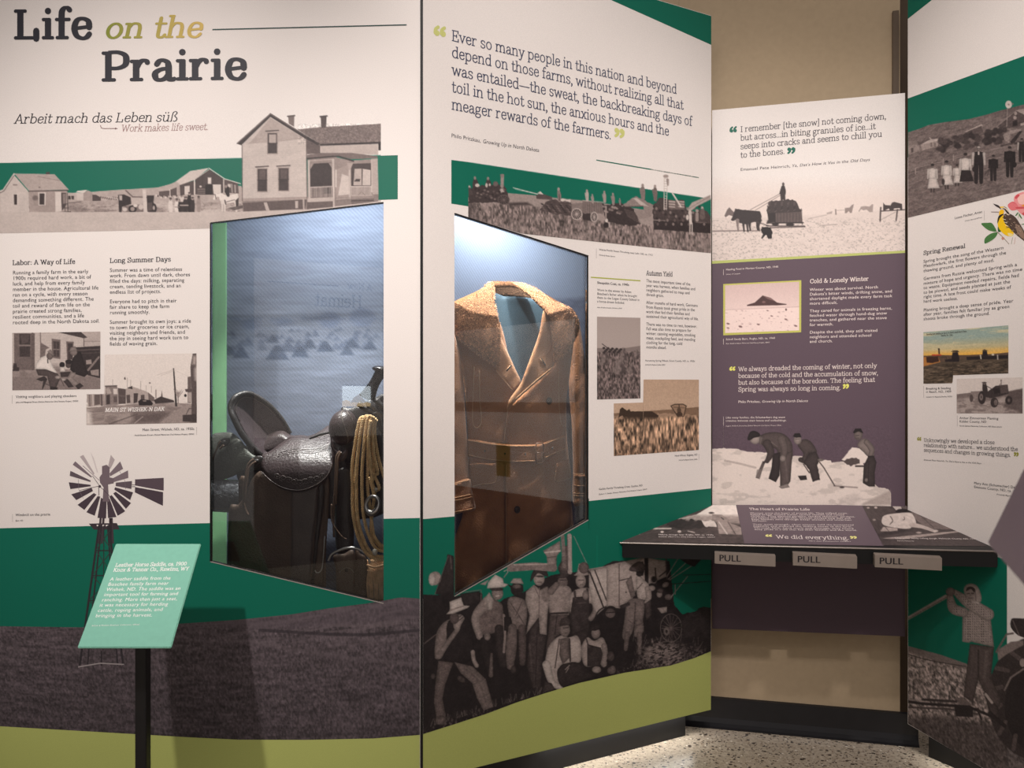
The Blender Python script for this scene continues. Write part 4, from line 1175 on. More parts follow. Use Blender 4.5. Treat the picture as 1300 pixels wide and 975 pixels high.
p.poly([(480, 660), (520, 690), (460, 825), (450, 820)], .2); p.poly([(375, 690), (480, 650), (520, 690), (440, 720)], .18); p.line([(470, 740), (540, 770)], 10, .22)
p.poly([(560, 790), (660, 800), (650, 830), (560, 830)], .14)
p.ell(716, 500, 36, 36, .10); p.poly([(690, 530), (750, 530), (760, 590), (690, 590)], .9); p.ell(800, 500, 38, 44, .30); p.ell(805, 460, 46, 30, .12)
p.poly([(850, 430), (900, 340), (960, 330), (1060, 620), (1010, 660), (880, 620), (820, 560)], .11); p.ell(868, 335, 48, 46, .5); p.poly([(805, 330), (830, 270), (890, 255), (915, 310), (850, 320)], .55)
p.poly([(690, 600), (830, 590), (800, 660), (700, 660)], .2); p.poly([(770, 690), (830, 600), (895, 600), (890, 650), (860, 670), (940, 750), (890, 785)], .56); p.poly([(890, 780), (950, 740), (1000, 780), (930, 825)], .18); p.poly([(720, 700), (790, 690), (870, 790), (800, 800)], .2)
p.ell(660, 665, 34, 22, .7); p.ell(730, 695, 34, 18, .75); p.line([(700, 690), (740, 780)], 12, .3)
p.texture(.16, 1.4, 1.4); p.done()

# main street
p = Pic(P1, panel1, 'photograph', [(109.6, 500.5), (132.2, 500.2), (132.8, 450.2), (249.8, 448.6)], [(109.6, 539.5), (249.8, 536.8)], 0.55, 2, seed=6, tone=.93, label='printed main street photograph').at((105, 445, 8.667))
p.below([(30, 630), (500, 595), (1000, 575), (1260, 590)], .64)
p.mix(p.mask_below([(109, 520), (250, 518)], 10) * np.clip((p.fbm(16, 5) - .4) * 3, 0, .7), .45)
p.poly([(30, 650), (90, 690), (100, 820), (30, 820)], .88, soft=6)
p.poly([(550, 690), (980, 670), (840, 800), (560, 805)], .36, soft=8); p.line([(290, 810), (600, 700)], 14, .3, a=.6); p.line([(570, 800), (660, 730)], 12, .8, a=.5)
p.poly([(840, 800), (1060, 640), (1140, 600), (1200, 640), (1180, 800)], .60)
p.poly([(45, 480), (250, 478), (250, 600), (60, 618)], .62); p.poly([(130, 485), (190, 485), (190, 590), (130, 600)], .36); p.line([(110, 482), (115, 610)], 12, .8); p.line([(205, 480), (210, 600)], 20, .34); p.line([(75, 490), (80, 610)], 10, .4)
p.poly([(248, 388), (375, 385), (385, 420), (388, 595), (250, 600)], .52); p.line([(248, 392), (375, 388)], 10, .2); p.poly([(290, 410), (320, 470), (270, 480), (252, 420)], .7); p.poly([(335, 420), (380, 420), (380, 480), (340, 480)], .86); p.poly([(260, 490), (300, 485), (300, 590), (260, 595)], .22); p.poly([(340, 505), (378, 505), (378, 570), (340, 572)], .34)
p.poly([(388, 412), (475, 425), (475, 585), (392, 590)], .30); p.line([(400, 500), (470, 500)], 6, .45)
p.poly([(475, 420), (560, 400), (700, 450), (790, 520), (790, 580), (480, 585)], .70); p.poly([(490, 410), (545, 390), (548, 425), (495, 415)], .16); p.poly([(560, 470), (610, 470), (600, 570), (560, 580)], .22); p.poly([(480, 490), (520, 485), (525, 575), (485, 580)], .3); p.poly([(640, 490), (680, 485), (680, 560), (640, 560)], .3); p.poly([(720, 460), (790, 520), (780, 560), (725, 560)], .4)
p.poly([(610, 560), (640, 535), (740, 545), (775, 580), (760, 605), (620, 605)], .10); p.poly([(660, 548), (700, 545), (700, 562), (665, 562)], .5)
p.poly([(780, 545), (860, 505), (1000, 548), (1010, 570), (800, 585)], .20); p.poly([(862, 510), (870, 440), (880, 510)], .3); p.line([(806, 435), (806, 520)], 12, .55)
for x, a, b in ((330, 320, 385), (490, 300, 400), (528, 325, 400), (638, 340, 440), (698, 385, 440), (756, 390, 460)): p.line([(x, a), (x, b)], 4, .6)
p.poly([(455, 300), (468, 290), (475, 318), (457, 320)], .3); p.ell(738, 357, 9, 7, .25)
p.poly([(993, 195), (1006, 195), (1040, 615), (1018, 615)], .14); p.line([(820, 270), (1000, 210)], 3, .75); p.line([(860, 275), (1000, 225)], 3, .75); p.line([(1005, 215), (1180, 290)], 3, .85)
p.line([(1050, 580), (1050, 460)], 8, .4)
for i in range(16): p.line([(1050, 490 + i % 4 * 12), (1000 + i * 7, 425 + (i * 31 % 50))], 3, .55)
p.poly([(1155, 290), (1195, 285), (1190, 580), (1155, 575)], .38); p.poly([(1185, 180), (1210, 35), (1250, 30), (1255, 790), (1200, 790), (1195, 400)], .30); p.poly([(1215, 60), (1250, 60), (1245, 160), (1205, 150)], .7, soft=4); p.poly([(1235, 200), (1258, 180), (1258, 330), (1240, 320)], .9, soft=6); p.poly([(1125, 425), (1200, 420), (1200, 455), (1135, 455)], .3); p.poly([(1160, 460), (1190, 460), (1188, 570), (1160, 570)], .7)
p.ell(1130, 495, 14, 16, .1); p.poly([(1100, 710), (1250, 700), (1250, 790), (1100, 780)], .2); p.line([(1140, 700), (1170, 640), (1200, 640)], 8, .25)
p.texture(.14, 1.4, 1.2); p.done()
k = Ink(P1, panel1, 'caption_text', 3, m=(105, 445, 8.667))
k.text('serif_bold_it', 'MAIN ST WISHEK-N DAK', 245, 676, 900, 664, 62, (236, 230, 226)); k.done()

# windmill
WM = (75, 565, 7.8)
k = Ink(P1, panel1, 'windmill_print', 2, m=WM, label='printed windmill cut-out')
DK, MD, LT = (70, 58, 66), (120, 106, 112), (172, 160, 160)
for q, c in (([(205, 115), (240, 97), (352, 285), (340, 290)], LT), ([(160, 160), (135, 195), (318, 322), (326, 312)], MD), ([(112, 255), (105, 305), (308, 365), (314, 352)], (92, 80, 86)),
             ([(95, 368), (112, 436), (312, 408), (314, 394)], DK), ([(120, 488), (170, 546), (335, 455), (322, 425)], DK), ([(182, 592), (250, 642), (370, 490), (345, 475)], DK), ([(270, 665), (352, 700), (408, 510), (382, 505)], DK),
             ([(380, 722), (465, 726), (470, 560), (415, 520)], DK), ([(485, 722), (568, 712), (500, 530), (475, 560)], DK), ([(580, 700), (655, 655), (520, 495), (498, 510)], DK), ([(662, 632), (712, 574), (560, 462), (536, 480)], DK),
             ([(704, 545), (732, 468), (555, 418), (545, 440)], DK), ([(716, 435), (722, 356), (562, 372), (560, 405)], (92, 80, 86)), ([(686, 325), (682, 250), (530, 330), (536, 368)], MD), ([(634, 235), (605, 162), (500, 280), (505, 310)], MD), ([(552, 145), (512, 97), (488, 200), (505, 240)], LT),
             ([(310, 65), (345, 130), (385, 270), (375, 272)], (206, 196, 194))):
    k.poly(q, c)
k.poly([(425, 210), (470, 195), (500, 220), (500, 320), (545, 330), (540, 380), (485, 390), (490, 500), (500, 560), (430, 560), (440, 420), (405, 370), (400, 320), (425, 285)], (110, 96, 102), 2e-5)
k.poly([(752, 340), (1036, 324), (1036, 450), (1000, 446), (752, 400)], (84, 70, 78)); k.poly([(752, 416), (1030, 466), (1028, 602), (750, 468)], DK)
k.line([(720, 395), (755, 395)], 6, DK); k.line([(720, 412), (755, 412)], 6, DK)
k.line([(235, 205), (400, 350)], 5, MD, 4e-5); k.line([(330, 305), (405, 410), (600, 600)], 5, DK, 4e-5); k.line([(200, 450), (400, 405)], 5, DK, 4e-5); k.ell(402, 410, 14, 14, DK, 12, 6e-5)
k.line([(190, 340), (195, 440), (240, 530)], 3, MD, 4e-5); k.line([(600, 260), (650, 350), (660, 440)], 3, MD, 4e-5); k.line([(392, 420), (395, 500)], 6, DK, 4e-5)
k.poly([(295, 778), (572, 772), (600, 835), (345, 838)], (58, 50, 56), 3e-5)
for a, b in ((372, 388), (430, 448), (462, 486)): k.poly([(a, 790), (b, 790), (b, 803), (a, 803)], CREAM, 5e-5)
for x0, x1 in ((412, 185), (440, 260), (505, 545), (520, 640)):
    k.line([(x0, 722), (x0 + (x1 - x0) * .1, 975)], 22, (64, 54, 60), 4e-5)
k.done()
k = Ink(P1, panel1, 'windmill_print', 3, m=C4, label='printed windmill tower')
TW = (46, 42, 46)
k.line([(396, 400), (340, 800), (318, 960)], 8, TW); k.line([(405, 400), (362, 800), (350, 960)], 6, TW, 3e-5); k.line([(437, 400), (452, 560), (470, 780), (492, 960)], 8, TW); k.line([(430, 400), (444, 600), (470, 960)], 6, TW, 3e-5)
for y0, y1 in ((420, 500), (500, 600), (600, 700), (700, 800), (800, 890)):
    a = lambda y: 396 - (y - 400) * .14; b = lambda y: 437 + (y - 400) * .09
    k.line([(a(y0), y0), (b(y1), y1)], 3, (52, 60, 58), 6e-5); k.line([(b(y0), y0), (a(y1), y1)], 3, (52, 60, 58), 8e-5); k.line([(a(y1), y1), (b(y1), y1)], 4, TW, 1e-4)
k.line([(415, 400), (412, 900)], 3, TW, 2e-5)
k.line([(312, 965), (400, 950), (495, 955)], 5, (150, 142, 142), 1.2e-4); k.line([(405, 900), (405, 960)], 6, TW, 2e-5)
k.done()

# dark prairie along the bottom
top = [(-300, 797), (0, 795), (101, 796.5), (226, 792), (300, 787), (370, 780), (373, 779.5), (420, 772), (467, 766), (505, 759), (512, 758.5), (533, 760)]
p = Pic(P1, panel1, 'photograph', top, lime1, 1.3, 2, seed=9, tone=.22, label='printed dark prairie photograph')
p.at((0, 0, 1))
p.mix(np.ones_like(p.X), (82, 73, 77))
v = np.clip((p.Y - 795) / 140, 0, 1)
p.mix(.35 * v, (50, 45, 49))
p.texture(.30, 22, 5, o=4)
p.texture(.45, 1.6, 3.2)
p.mix(np.clip((p.fbm(40, 4) - .55) * 5, 0, .5) * np.clip((835 - p.Y) / 40, 0, 1), (112, 100, 104))
p.above([(-300, 790), (226, 793), (330, 800), (420, 795), (533, 785)], (84, 74, 80), a=.45, soft=5)
p.line([(240, 795), (300, 812), (360, 822), (440, 835), (533, 845)], 5, (96, 86, 90), a=.4, smooth=True)
p.line([(330, 800), (450, 806), (533, 800)], 4, (40, 36, 40), a=.6, smooth=True)
for i in range(60):
    x = p.rng.uniform(0, 533); y = p.rng.uniform(845, 935); l = p.rng.uniform(4, 10)
    p.line([(x, y), (x + p.rng.uniform(-1, 4), y - l)], .7, (120, 110, 108), a=.45)
p.done()
# ------------------------------------------------------------------ photographs printed on the second panel
T1, T2 = (590, 210, 8.125), (740, 210, 7.647)
band2 = [(573, 202.5), (903, 252.5)]
p = Pic(P2, panel2, 'photograph', [(594.5, 196), (820, 216), (840, 213), (902.6, 226)], [(594.5, 276), (662, 296.5), (748, 306), (825, 314), (902.6, 321.5)], 0.85, 2, seed=11, label='printed threshing crew photograph strip')
p.mix(np.ones_like(p.X), CREAM)
p.below(band2, GREEN)
p.at(T1)
p.below([(30, 330), (100, 300), (440, 285), (740, 310), (940, 335), (1300, 370), (2500, 560)], .62)
p.at((0, 0, 1))
field = p.mask_below([(594, 256), (650, 258), (700, 262), (760, 278), (830, 285), (903, 296)], 3)
p.mix(field * .9, .44)
p.C = np.clip(p.C * (1 + field * (p.fbm(1.8, 5, 2) - .5) * 1.3)[..., None], 0, 255)
p.mix(field * np.clip((p.fbm(30, 10) - .5) * 2.5, 0, .4), .62)
p.mix(np.clip((612 - p.X) / 22, 0, 1) * field * .6, .12)
p.at(T1)
p.poly([(35, 300), (60, 240), (110, 230), (160, 205), (260, 200), (330, 190), (410, 215), (450, 290), (440, 380), (40, 390)], .20, rough=2)
for x, y, t in ((105, 120, .3), (240, 125, .3)):
    p.limb([(x, y + 20), (x + 5, y + 60), (x + 5, y + 110)], [22, 56, 60], .2); p.ell(x, y + 10, 12, 18, .55)
p.ell(130, 205, 22, 18, .8); p.ell(225, 205, 12, 22, .78); p.ell(258, 200, 9, 14, .8); p.ell(48, 225, 12, 18, .7); p.limb([(48, 240), (60, 290)], [24, 40], .25)
p.line([(388, 105), (385, 215)], 34, .60); p.poly([(365, 92), (408, 92), (402, 125), (372, 125)], .52); p.ell(318, 190, 26, 26, .38); p.ell(385, 260, 24, 24, .72, soft=2)
for i in range(26): p.ell(110 + (i * 83 % 320), 240 + (i * 47 % 110), 12, 9, (.12, .34, .45)[i % 3])
p.ell(402, 355, 62, 52, .36); p.ell(402, 355, 54, 44, .18); p.ell(402, 355, 12, 10, .45)
for q in range(0, 180, 30): p.line([(402 - 56 * math.cos(math.radians(q)), 355 - 46 * math.sin(math.radians(q))), (402 + 56 * math.cos(math.radians(q)), 355 + 46 * math.sin(math.radians(q)))], 4, .4)
p.poly([(430, 385), (640, 380), (700, 410), (470, 415)], .22, soft=3)
p.line([(500, 230), (750, 295)], 7, .9); p.line([(520, 245), (760, 300)], 4, .88)
p.poly([(735, 310), (780, 285), (900, 325), (905, 355), (740, 345)], .3); p.poly([(745, 290), (780, 265), (812, 300)], .84)
p.poly([(780, 460), (850, 360), (920, 355), (1100, 380), (1300, 390), (1300, 480), (1100, 520), (860, 490)], .26, rough=2.5)
for i in range(30): p.ell(800 + (i * 71 % 300), 400 + (i * 39 % 90), 16, 8, (.16, .4)[i % 2], rot=30)
p.limb([(968, 265), (975, 310), (978, 365)], [26, 40, 30], .5); p.ell(968, 245, 13, 18, .66); p.line([(975, 300), (978, 360)], 8, .3)
p.poly([(985, 345), (1090, 350), (1090, 375), (990, 368)], .86, rough=2)
p.limb([(1262, 280), (1262, 310), (1262, 360)], [26, 34, 26], .72); p.ell(1260, 262, 11, 15, .7)
p.poly([(1100, 385), (1300, 380), (1300, 490), (1105, 480)], .50); p.line([(1100, 388), (1300, 372)], 8, .66)
p.ell(1155, 502, 58, 62, .74); p.ell(1155, 502, 48, 52, .24)
for q in range(0, 180, 26): p.line([(1155 - 52 * math.cos(math.radians(q)), 502 - 56 * math.sin(math.radians(q))), (1155 + 52 * math.cos(math.radians(q)), 502 + 56 * math.sin(math.radians(q)))], 4, .74)
p.ell(1155, 502, 14, 14, .7); p.poly([(1215, 500), (1300, 490), (1300, 555), (1215, 545)], .16)
p.at(T2)
p.poly([(0, 345), (190, 365), (200, 470), (0, 460)], .46)
for x in range(0, 190, 22): p.line([(x, 360), (x, 460)], 4, .34)
p.line([(0, 340), (200, 358)], 9, .66)
p.poly([(0, 470), (80, 475), (80, 540), (0, 525)], .16)
p.ell(110, 500, 36, 50, .76); p.ell(110, 500, 28, 41, .24)
for q in range(0, 180, 30): p.line([(110 - 32 * math.cos(math.radians(q)), 500 - 46 * math.sin(math.radians(q))), (110 + 32 * math.cos(math.radians(q)), 500 + 46 * math.sin(math.radians(q)))], 3.5, .76)
p.poly([(190, 380), (360, 370), (420, 385), (500, 430), (545, 520), (560, 580), (350, 580), (220, 540)], .16, rough=3)
for i in range(20): p.ell(210 + (i * 61 % 170), 400 + (i * 43 % 70), 13, 12, (.5, .2, .6, .3)[i % 4])
for i in range(14): p.line([(400 + i * 9, 420 + i * 3), (440 + i * 9, 500 + i * 5)], 3, .34)
p.poly([(500, 430), (600, 430), (640, 510), (540, 520)], .56)
p.poly([(380, 395), (480, 310), (520, 305), (700, 390), (660, 500), (620, 490), (580, 400)], .54, rough=2); p.poly([(490, 320), (520, 315), (640, 400), (560, 385)], .74); p.line([(410, 400), (580, 395)], 10, .34)
p.poly([(680, 380), (760, 310), (830, 340), (980, 340), (1000, 430), (1240, 480), (1240, 660), (690, 620)], .22, rough=3)
p.poly([(690, 530), (1240, 560), (1240, 660), (690, 620)], .13); p.line([(690, 530), (800, 538)], 7, .6)
for i in range(60): p.ell(690 + (i * 89 % 520), 400 + (i * 57 % 190), 11, 14, (.12, .35, .22, .5)[i % 4])
p.poly([(830, 335), (985, 345), (985, 430), (835, 425)], .40)
for q in (350, 375, 400): p.line([(840, q), (890, q + 4)], 13, .74); p.line([(930, q), (980, q + 4)], 12, .7)
for x, y, h, t in ((38, 240, 100, .72), (92, 280, 80, .6), (208, 250, 105, .62), (292, 270, 105, .54), (358, 320, 60, .5), (580, 185, 150, .48), (700, 195, 140, .42)):
    p.limb([(x, y + h * .2), (x + 2, y + h * .5), (x + 4, y + h)], [h * .2, h * .32, h * .22], t); p.ell(x, y + h * .06, h * .085, h * .11, .6); p.line([(x - h * .16, y + h * .3), (x - h * .12, y + h * .55)], h * .09, t)
p.line([(790, 100), (788, 430)], 7, .84); p.line([(822, 110), (810, 430)], 7, .84)
for q in range(130, 430, 24): p.line([(788, q), (816, q)], 5, .78)
p.ell(805, 105, 26, 16, .66); p.limb([(822, 140), (825, 190)], [26, 16], .6)
p.line([(870, 270), (950, 400)], 16, .86); p.line([(880, 295), (940, 395)], 4, .6)
p.poly([(1010, 430), (1060, 360), (1240, 285), (1240, 330), (1100, 400), (1040, 450)], .70); p.line([(1020, 425), (1230, 300)], 6, .5)
p.line([(1040, 450), (1046, 560)], 26, .86); p.line([(1040, 560), (1038, 665)], 10, .8); p.line([(1060, 560), (1060, 670)], 10, .8); p.ell(1040, 462, 17, 22, .8); p.ell(1015, 505, 14, 26, .84)
p.poly([(1070, 470), (1140, 430), (1200, 440), (1240, 500), (1240, 560), (1080, 555)], .24, rough=2); p.ell(1108, 440, 15, 16, .66); p.ell(1158, 415, 12, 18, .7); p.limb([(1160, 440), (1160, 500)], [40, 50], .38); p.limb([(1108, 470), (1108, 530)], [30, 30], .6); p.line([(1100, 552), (1200, 555)], 8, .4)
p.ell(230, 535, 13, 20, .86); p.ell(225, 580, 26, 28, .12); p.line([(255, 560), (258, 600)], 8, .8); p.line([(225, 400), (222, 520)], 14, .62)
M = (np.abs(p.C - np.array(GREEN)).sum(-1) > 30) & (np.abs(p.C - np.array(CREAM)).sum(-1) > 20)
p.texture(.14, 1.6, 1.6, M); p.done()

# threshing crew: the big group photograph
V1, V2, V3 = (535, 690, 4.064), (640, 680, 4.643), (770, 690, 5.736)
p = Pic(P2, panel2, 'photograph', [(537.2, 672), (902.4, 672)], lime2[:-1] + [(902.4, 827)], 0.85, 3, seed=13, tone=.1, label='printed group photograph of the threshing crew')
DKB = .05; p.sh = .30; p.shw = 2.0
p.mix(np.ones_like(p.X), GREEN)
p.at((0, 0, 1))
p.below([(537, 755), (560, 755), (568, 704), (576, 706), (577, 757), (612, 752), (614, 780), (640, 760), (665, 752), (690, 735), (700, 730), (760, 722), (778, 712), (850, 712), (856, 768), (868, 782), (885, 776), (896, 771), (903, 772)], DKB, rough=1)
p.at(V1)
p.poly([(70, 262), (140, 60), (170, 75), (165, 262)], .12); p.ell(70, 180, 32, 36, .62, rot=20); p.ell(55, 185, 18, 32, .78); p.line([(150, 65), (155, 130)], 6, .3); p.line([(70, 262), (140, 62)], 4, .3)
p.poly([(200, 260), (300, 245), (305, 300), (220, 330)], .10); p.line([(225, 250), (308, 240), (308, 300)], 4, .4)
p.line([(10, 520), (75, 470)], 6, .3)
# first man, bending with a straw hat
p.poly([(75, 480), (95, 430), (135, 395), (160, 400), (150, 470), (130, 500), (110, 580), (70, 590)], .46, smooth=True)
p.poly([(140, 400), (240, 380), (270, 540), (240, 610), (120, 600), (130, 500)], .07, smooth=True)
p.limb([(90, 580), (130, 520), (185, 445)], [34, 26, 22], .50); p.poly([(165, 430), (175, 385), (200, 365), (222, 385), (205, 420), (190, 455)], .6, smooth=True); p.line([(190, 400), (215, 380)], 5, .2); p.line([(190, 385), (205, 372)], 5, .2)
p.ell(170, 385, 24, 30, .30); p.poly([(128, 365), (148, 345), (145, 300), (205, 278), (218, 320), (248, 322), (240, 332), (165, 362)], .78); p.line([(148, 345), (218, 322)], 8, .55)
p.limb([(265, 560), (270, 600), (285, 630)], [22, 20, 22], .6)
p.poly([(88, 605), (165, 615), (125, 720), (108, 800), (128, 900), (82, 922), (65, 820), (72, 720)], .36); p.poly([(170, 612), (265, 635), (332, 700), (372, 842), (322, 862), (288, 800), (262, 720), (205, 672)], .42); p.line([(240, 650), (300, 720), (335, 830)], 9, .30, a=.6, smooth=True); p.limb([(230, 640), (300, 700), (335, 800)], [14, 18, 14], .5, soft=6); p.ell(100, 912, 28, 26, .34); p.limb([(100, 640), (92, 760)], [10, 8], .5, soft=4)
p.ell(205, 700, 22, 14, .3, rot=30); p.ell(60, 685, 12, 14, .3)
# second man, wide hat
p.poly([(270, 390), (320, 310), (350, 280), (400, 300), (420, 330), (415, 440), (300, 470)], .38, smooth=True); p.limb([(345, 300), (280, 380), (300, 480)], [60, 44, 34], .56); p.poly([(330, 280), (350, 250), (370, 290), (365, 340), (345, 345)], .7)
p.ell(392, 258, 30, 34, .5); p.ell(388, 235, 34, 10, .2); p.line([(385, 272), (400, 270)], 5, .8); p.poly([(338, 232), (345, 200), (380, 160), (420, 180), (425, 205), (450, 210), (430, 225)], .82); p.poly([(330, 215), (300, 210), (350, 185)], .7)
p.limb([(320, 500), (335, 560), (360, 680)], [34, 50, 40], .10); p.limb([(400, 440), (410, 540), (420, 620)], [44, 48, 40], .14); p.line([(425, 370), (432, 480), (425, 560)], 12, .5); p.ell(340, 480, 16, 20, .5); p.limb([(362, 570), (358, 680)], [12, 22], .4)
# third, dark cap, bib
p.at(V2)
p.ell(75, 315, 36, 40, .12); p.poly([(20, 285), (50, 300), (110, 290), (115, 330), (60, 335)], .10); p.poly([(35, 280), (55, 252), (100, 252), (115, 285)], .70); p.ell(75, 300, 26, 12, .4)
p.poly([(20, 390), (50, 360), (120, 380), (135, 440), (120, 540), (40, 545), (30, 480)], .46, smooth=True); p.line([(40, 400), (80, 460), (130, 540)], 5, .25); p.line([(105, 390), (70, 470)], 5, .25); p.poly([(0, 480), (40, 480), (50, 530), (20, 560), (0, 560)], .08)
p.limb([(50, 545), (42, 660), (35, 770)], [50, 64, 40], .40); p.limb([(105, 545), (108, 650), (108, 750)], [44, 44, 36], .30); p.ell(55, 790, 16, 24, .24)
# fourth, open shirt, slouch hat
p.ell(206, 255, 32, 40, .62); p.ell(212, 240, 26, 5, .25); p.line([(198, 275), (220, 274)], 5, .3); p.poly([(155, 270), (165, 220), (200, 178), (245, 200), (260, 240), (235, 235), (200, 222), (170, 255)], .14, smooth=True)
p.poly([(130, 330), (175, 290), (215, 320), (255, 300), (270, 360), (255, 470), (250, 585), (210, 580), (205, 480), (130, 580), (150, 470), (125, 380)], .62); p.line([(208, 310), (205, 480)], 6, .42); p.line([(180, 300), (205, 360)], 6, .4); p.ell(245, 345, 22, 36, .5, soft=4)
p.poly([(150, 560), (200, 490), (210, 580), (250, 590), (225, 740), (215, 900), (170, 900), (135, 770)], .20); p.line([(195, 560), (185, 880)], 6, .10); p.line([(150, 640), (165, 800)], 10, .32, a=.6)
# fifth, shirt open low
p.ell(345, 275, 30, 36, .42); p.poly([(300, 245), (330, 230), (318, 190), (345, 150), (385, 190), (380, 235), (350, 250)], .20, smooth=True); p.poly([(330, 200), (350, 60), (375, 60), (380, 210)], .34); p.line([(330, 262), (365, 262)], 8, .2)
p.poly([(265, 330), (300, 290), (380, 300), (400, 350), (385, 450), (370, 470), (275, 470)], .56, smooth=True); p.limb([(275, 330), (310, 290)], [40, 34], .45); p.line([(275, 460), (375, 455)], 12, .12)
p.poly([(270, 470), (375, 465), (360, 560), (300, 600), (290, 680), (245, 690), (262, 560)], .30); p.line([(310, 480), (300, 580)], 7, .14)
# sixth, overalls
p.ell(452, 268, 30, 40, .62); p.poly([(410, 235), (430, 215), (440, 165), (480, 160), (485, 205), (502, 230), (460, 240)], .66); p.line([(435, 262), (470, 262)], 5, .25); p.line([(448, 290), (464, 290)], 5, .3)
p.poly([(385, 370), (420, 320), (500, 310), (545, 380), (530, 420), (500, 400), (400, 470)], .66, smooth=True); p.poly([(405, 365), (500, 355), (505, 480), (500, 560), (400, 600), (390, 470)], .16); p.line([(415, 330), (420, 370)], 14, .2); p.line([(490, 315), (495, 360)], 14, .2); p.limb([(535, 380), (540, 440), (510, 490)], [40, 36, 28], .54); p.line([(425, 400), (480, 395)], 5, .3); p.ell(480, 350, 18, 28, .5)
p.poly([(400, 580), (500, 540), (480, 640), (420, 620)], .15)
# machine pipes and pole
p.poly([(230, 90), (330, 30), (335, 90), (310, 120), (308, 180), (255, 190), (252, 125)], .56); p.line([(240, 100), (330, 90)], 8, .75); p.line([(255, 130), (310, 122)], 5, .3); p.line([(40, 190), (180, 180), (290, 190)], 46, .46); p.line([(60, 172), (250, 168)], 8, .66); p.line([(345, 5), (355, 180)], 22, .44); p.line([(385, 0), (388, 215)], 26, .62); p.line([(372, 0), (376, 200)], 5, .3)
p.line([(412, 5), (490, 170)], 4, .5); p.line([(548, 0), (548, 185)], 3, (0, 120, 96)); p.ell(470, 190, 30, 34, .36)
p.line([(0, 245), (22, 215), (20, 200), (0, 210)], 5, .6)
# pale machine body
p.poly([(500, 205), (650, 178), (650, 440), (600, 420), (545, 470), (520, 400), (500, 300)], .72); p.line([(500, 200), (650, 175)], 8, .5); p.line([(505, 215), (585, 420)], 9, .10); p.line([(535, 205), (615, 410)], 7, .12)
p.line([(530, 500), (560, 440), (620, 415), (655, 425)], 8, .1, smooth=True)
# seated man in front, white shirt
p.poly([(265, 650), (330, 590), (380, 600), (430, 590), (455, 650), (450, 740), (400, 750), (330, 770), (325, 890), (300, 890), (250, 840), (240, 760)], .70, smooth=True); p.poly([(330, 610), (380, 600), (385, 720), (345, 760), (325, 700)], .42); p.line([(325, 610), (300, 780)], 7, .25); p.line([(385, 610), (390, 740)], 10, .16); p.limb([(250, 760), (280, 860), (330, 895)], [50, 40, 34], .76)
p.ell(358, 555, 30, 42, .50); p.poly([(325, 535), (335, 490), (370, 478), (392, 500), (390, 525)], .20); p.line([(350, 545), (378, 542)], 5, .2); p.line([(360, 575), (376, 573)], 5, .25)
p.poly([(315, 790), (400, 745), (470, 770), (520, 830), (440, 860), (340, 890)], .13, smooth=True); p.poly([(240, 860), (280, 870), (300, 905), (225, 930)], .22); p.line([(360, 790), (385, 765)], 6, .6); p.line([(365, 805), (380, 780)], 5, .6)
# boy at right
p.poly([(455, 660), (490, 600), (530, 620), (580, 600), (605, 660), (600, 740), (520, 770), (470, 760)], .64, smooth=True); p.poly([(490, 640), (570, 660), (590, 720), (560, 770), (490, 770)], .16); p.ell(540, 575, 26, 34, .5); p.poly([(500, 560), (515, 520), (560, 515), (575, 545), (540, 560)], .12); p.limb([(590, 650), (595, 700), (585, 750)], [34, 30, 28], .54); p.ell(588, 752, 18, 24, .62); p.ell(545, 790, 26, 20, .6); p.line([(485, 610), (500, 660)], 8, .2); p.ell(630, 710, 18, 26, .3); p.ell(630, 795, 22, 22, .34)
# right third: machine, man from behind
p.at(V3)
p.poly([(0, 165), (95, 140), (280, 100), (430, 125), (440, 240), (300, 300), (215, 340), (190, 400), (100, 470), (0, 470)], .66); p.line([(0, 165), (100, 140), (270, 105)], 8, .5); p.line([(92, 150), (92, 470)], 8, .36); p.line([(290, 110), (292, 280)], 28, .08); p.line([(435, 110), (440, 260)], 10, .2)
p.poly([(140, 280), (180, 230), (210, 380), (180, 400)], .46); p.line([(95, 270), (180, 250)], 7, .2); p.ell(142, 355, 6, 6, .3)
p.ell(30, 500, 48, 46, .08); p.ell(28, 508, 36, 34, .38); p.line([(0, 505), (60, 500)], 8, .08)
p.poly([(215, 250), (240, 235), (280, 270), (310, 310), (300, 400), (240, 410), (220, 360)], .70, smooth=True); p.limb([(300, 330), (308, 390), (290, 430)], [44, 40, 30], .64); p.line([(225, 330), (260, 290)], 7, .3); p.poly([(215, 230), (225, 150), (265, 130), (275, 190), (265, 235)], .16); p.poly([(165, 195), (185, 160), (240, 130), (280, 160), (270, 200), (215, 205)], .30, smooth=True); p.ell(240, 222, 22, 18, .14)
p.poly([(205, 400), (270, 415), (275, 490), (265, 560), (270, 640), (205, 680), (205, 560), (190, 640), (150, 700), (115, 680), (130, 560), (150, 430)], .44, smooth=True); p.line([(210, 430), (205, 560)], 8, .26); p.limb([(150, 660), (140, 770)], [40, 26], .40); p.limb([(240, 660), (240, 800)], [36, 24], .42); p.line([(160, 560), (200, 590)], 8, .3); p.line([(215, 600), (265, 580)], 8, .3)
p.line([(110, 460), (160, 440)], 26, .12); p.poly([(275, 440), (320, 410), (330, 520), (290, 560)], .22)
p.ell(345, 265, 24, 28, .48); p.ell(345, 262, 16, 20, .14); p.ell(330, 325, 24, 20, .66); p.ell(430, 300, 26, 18, .6, rot=-30); p.ell(385, 370, 20, 24, .55); p.ell(390, 345, 22, 16, .3); p.line([(355, 180), (360, 260)], 10, .2); p.poly([(370, 470), (440, 460), (440, 500), (400, 510)], .62); p.ell(450, 390, 26, 22, .4); p.line([(385, 240), (450, 190)], 8, .14)
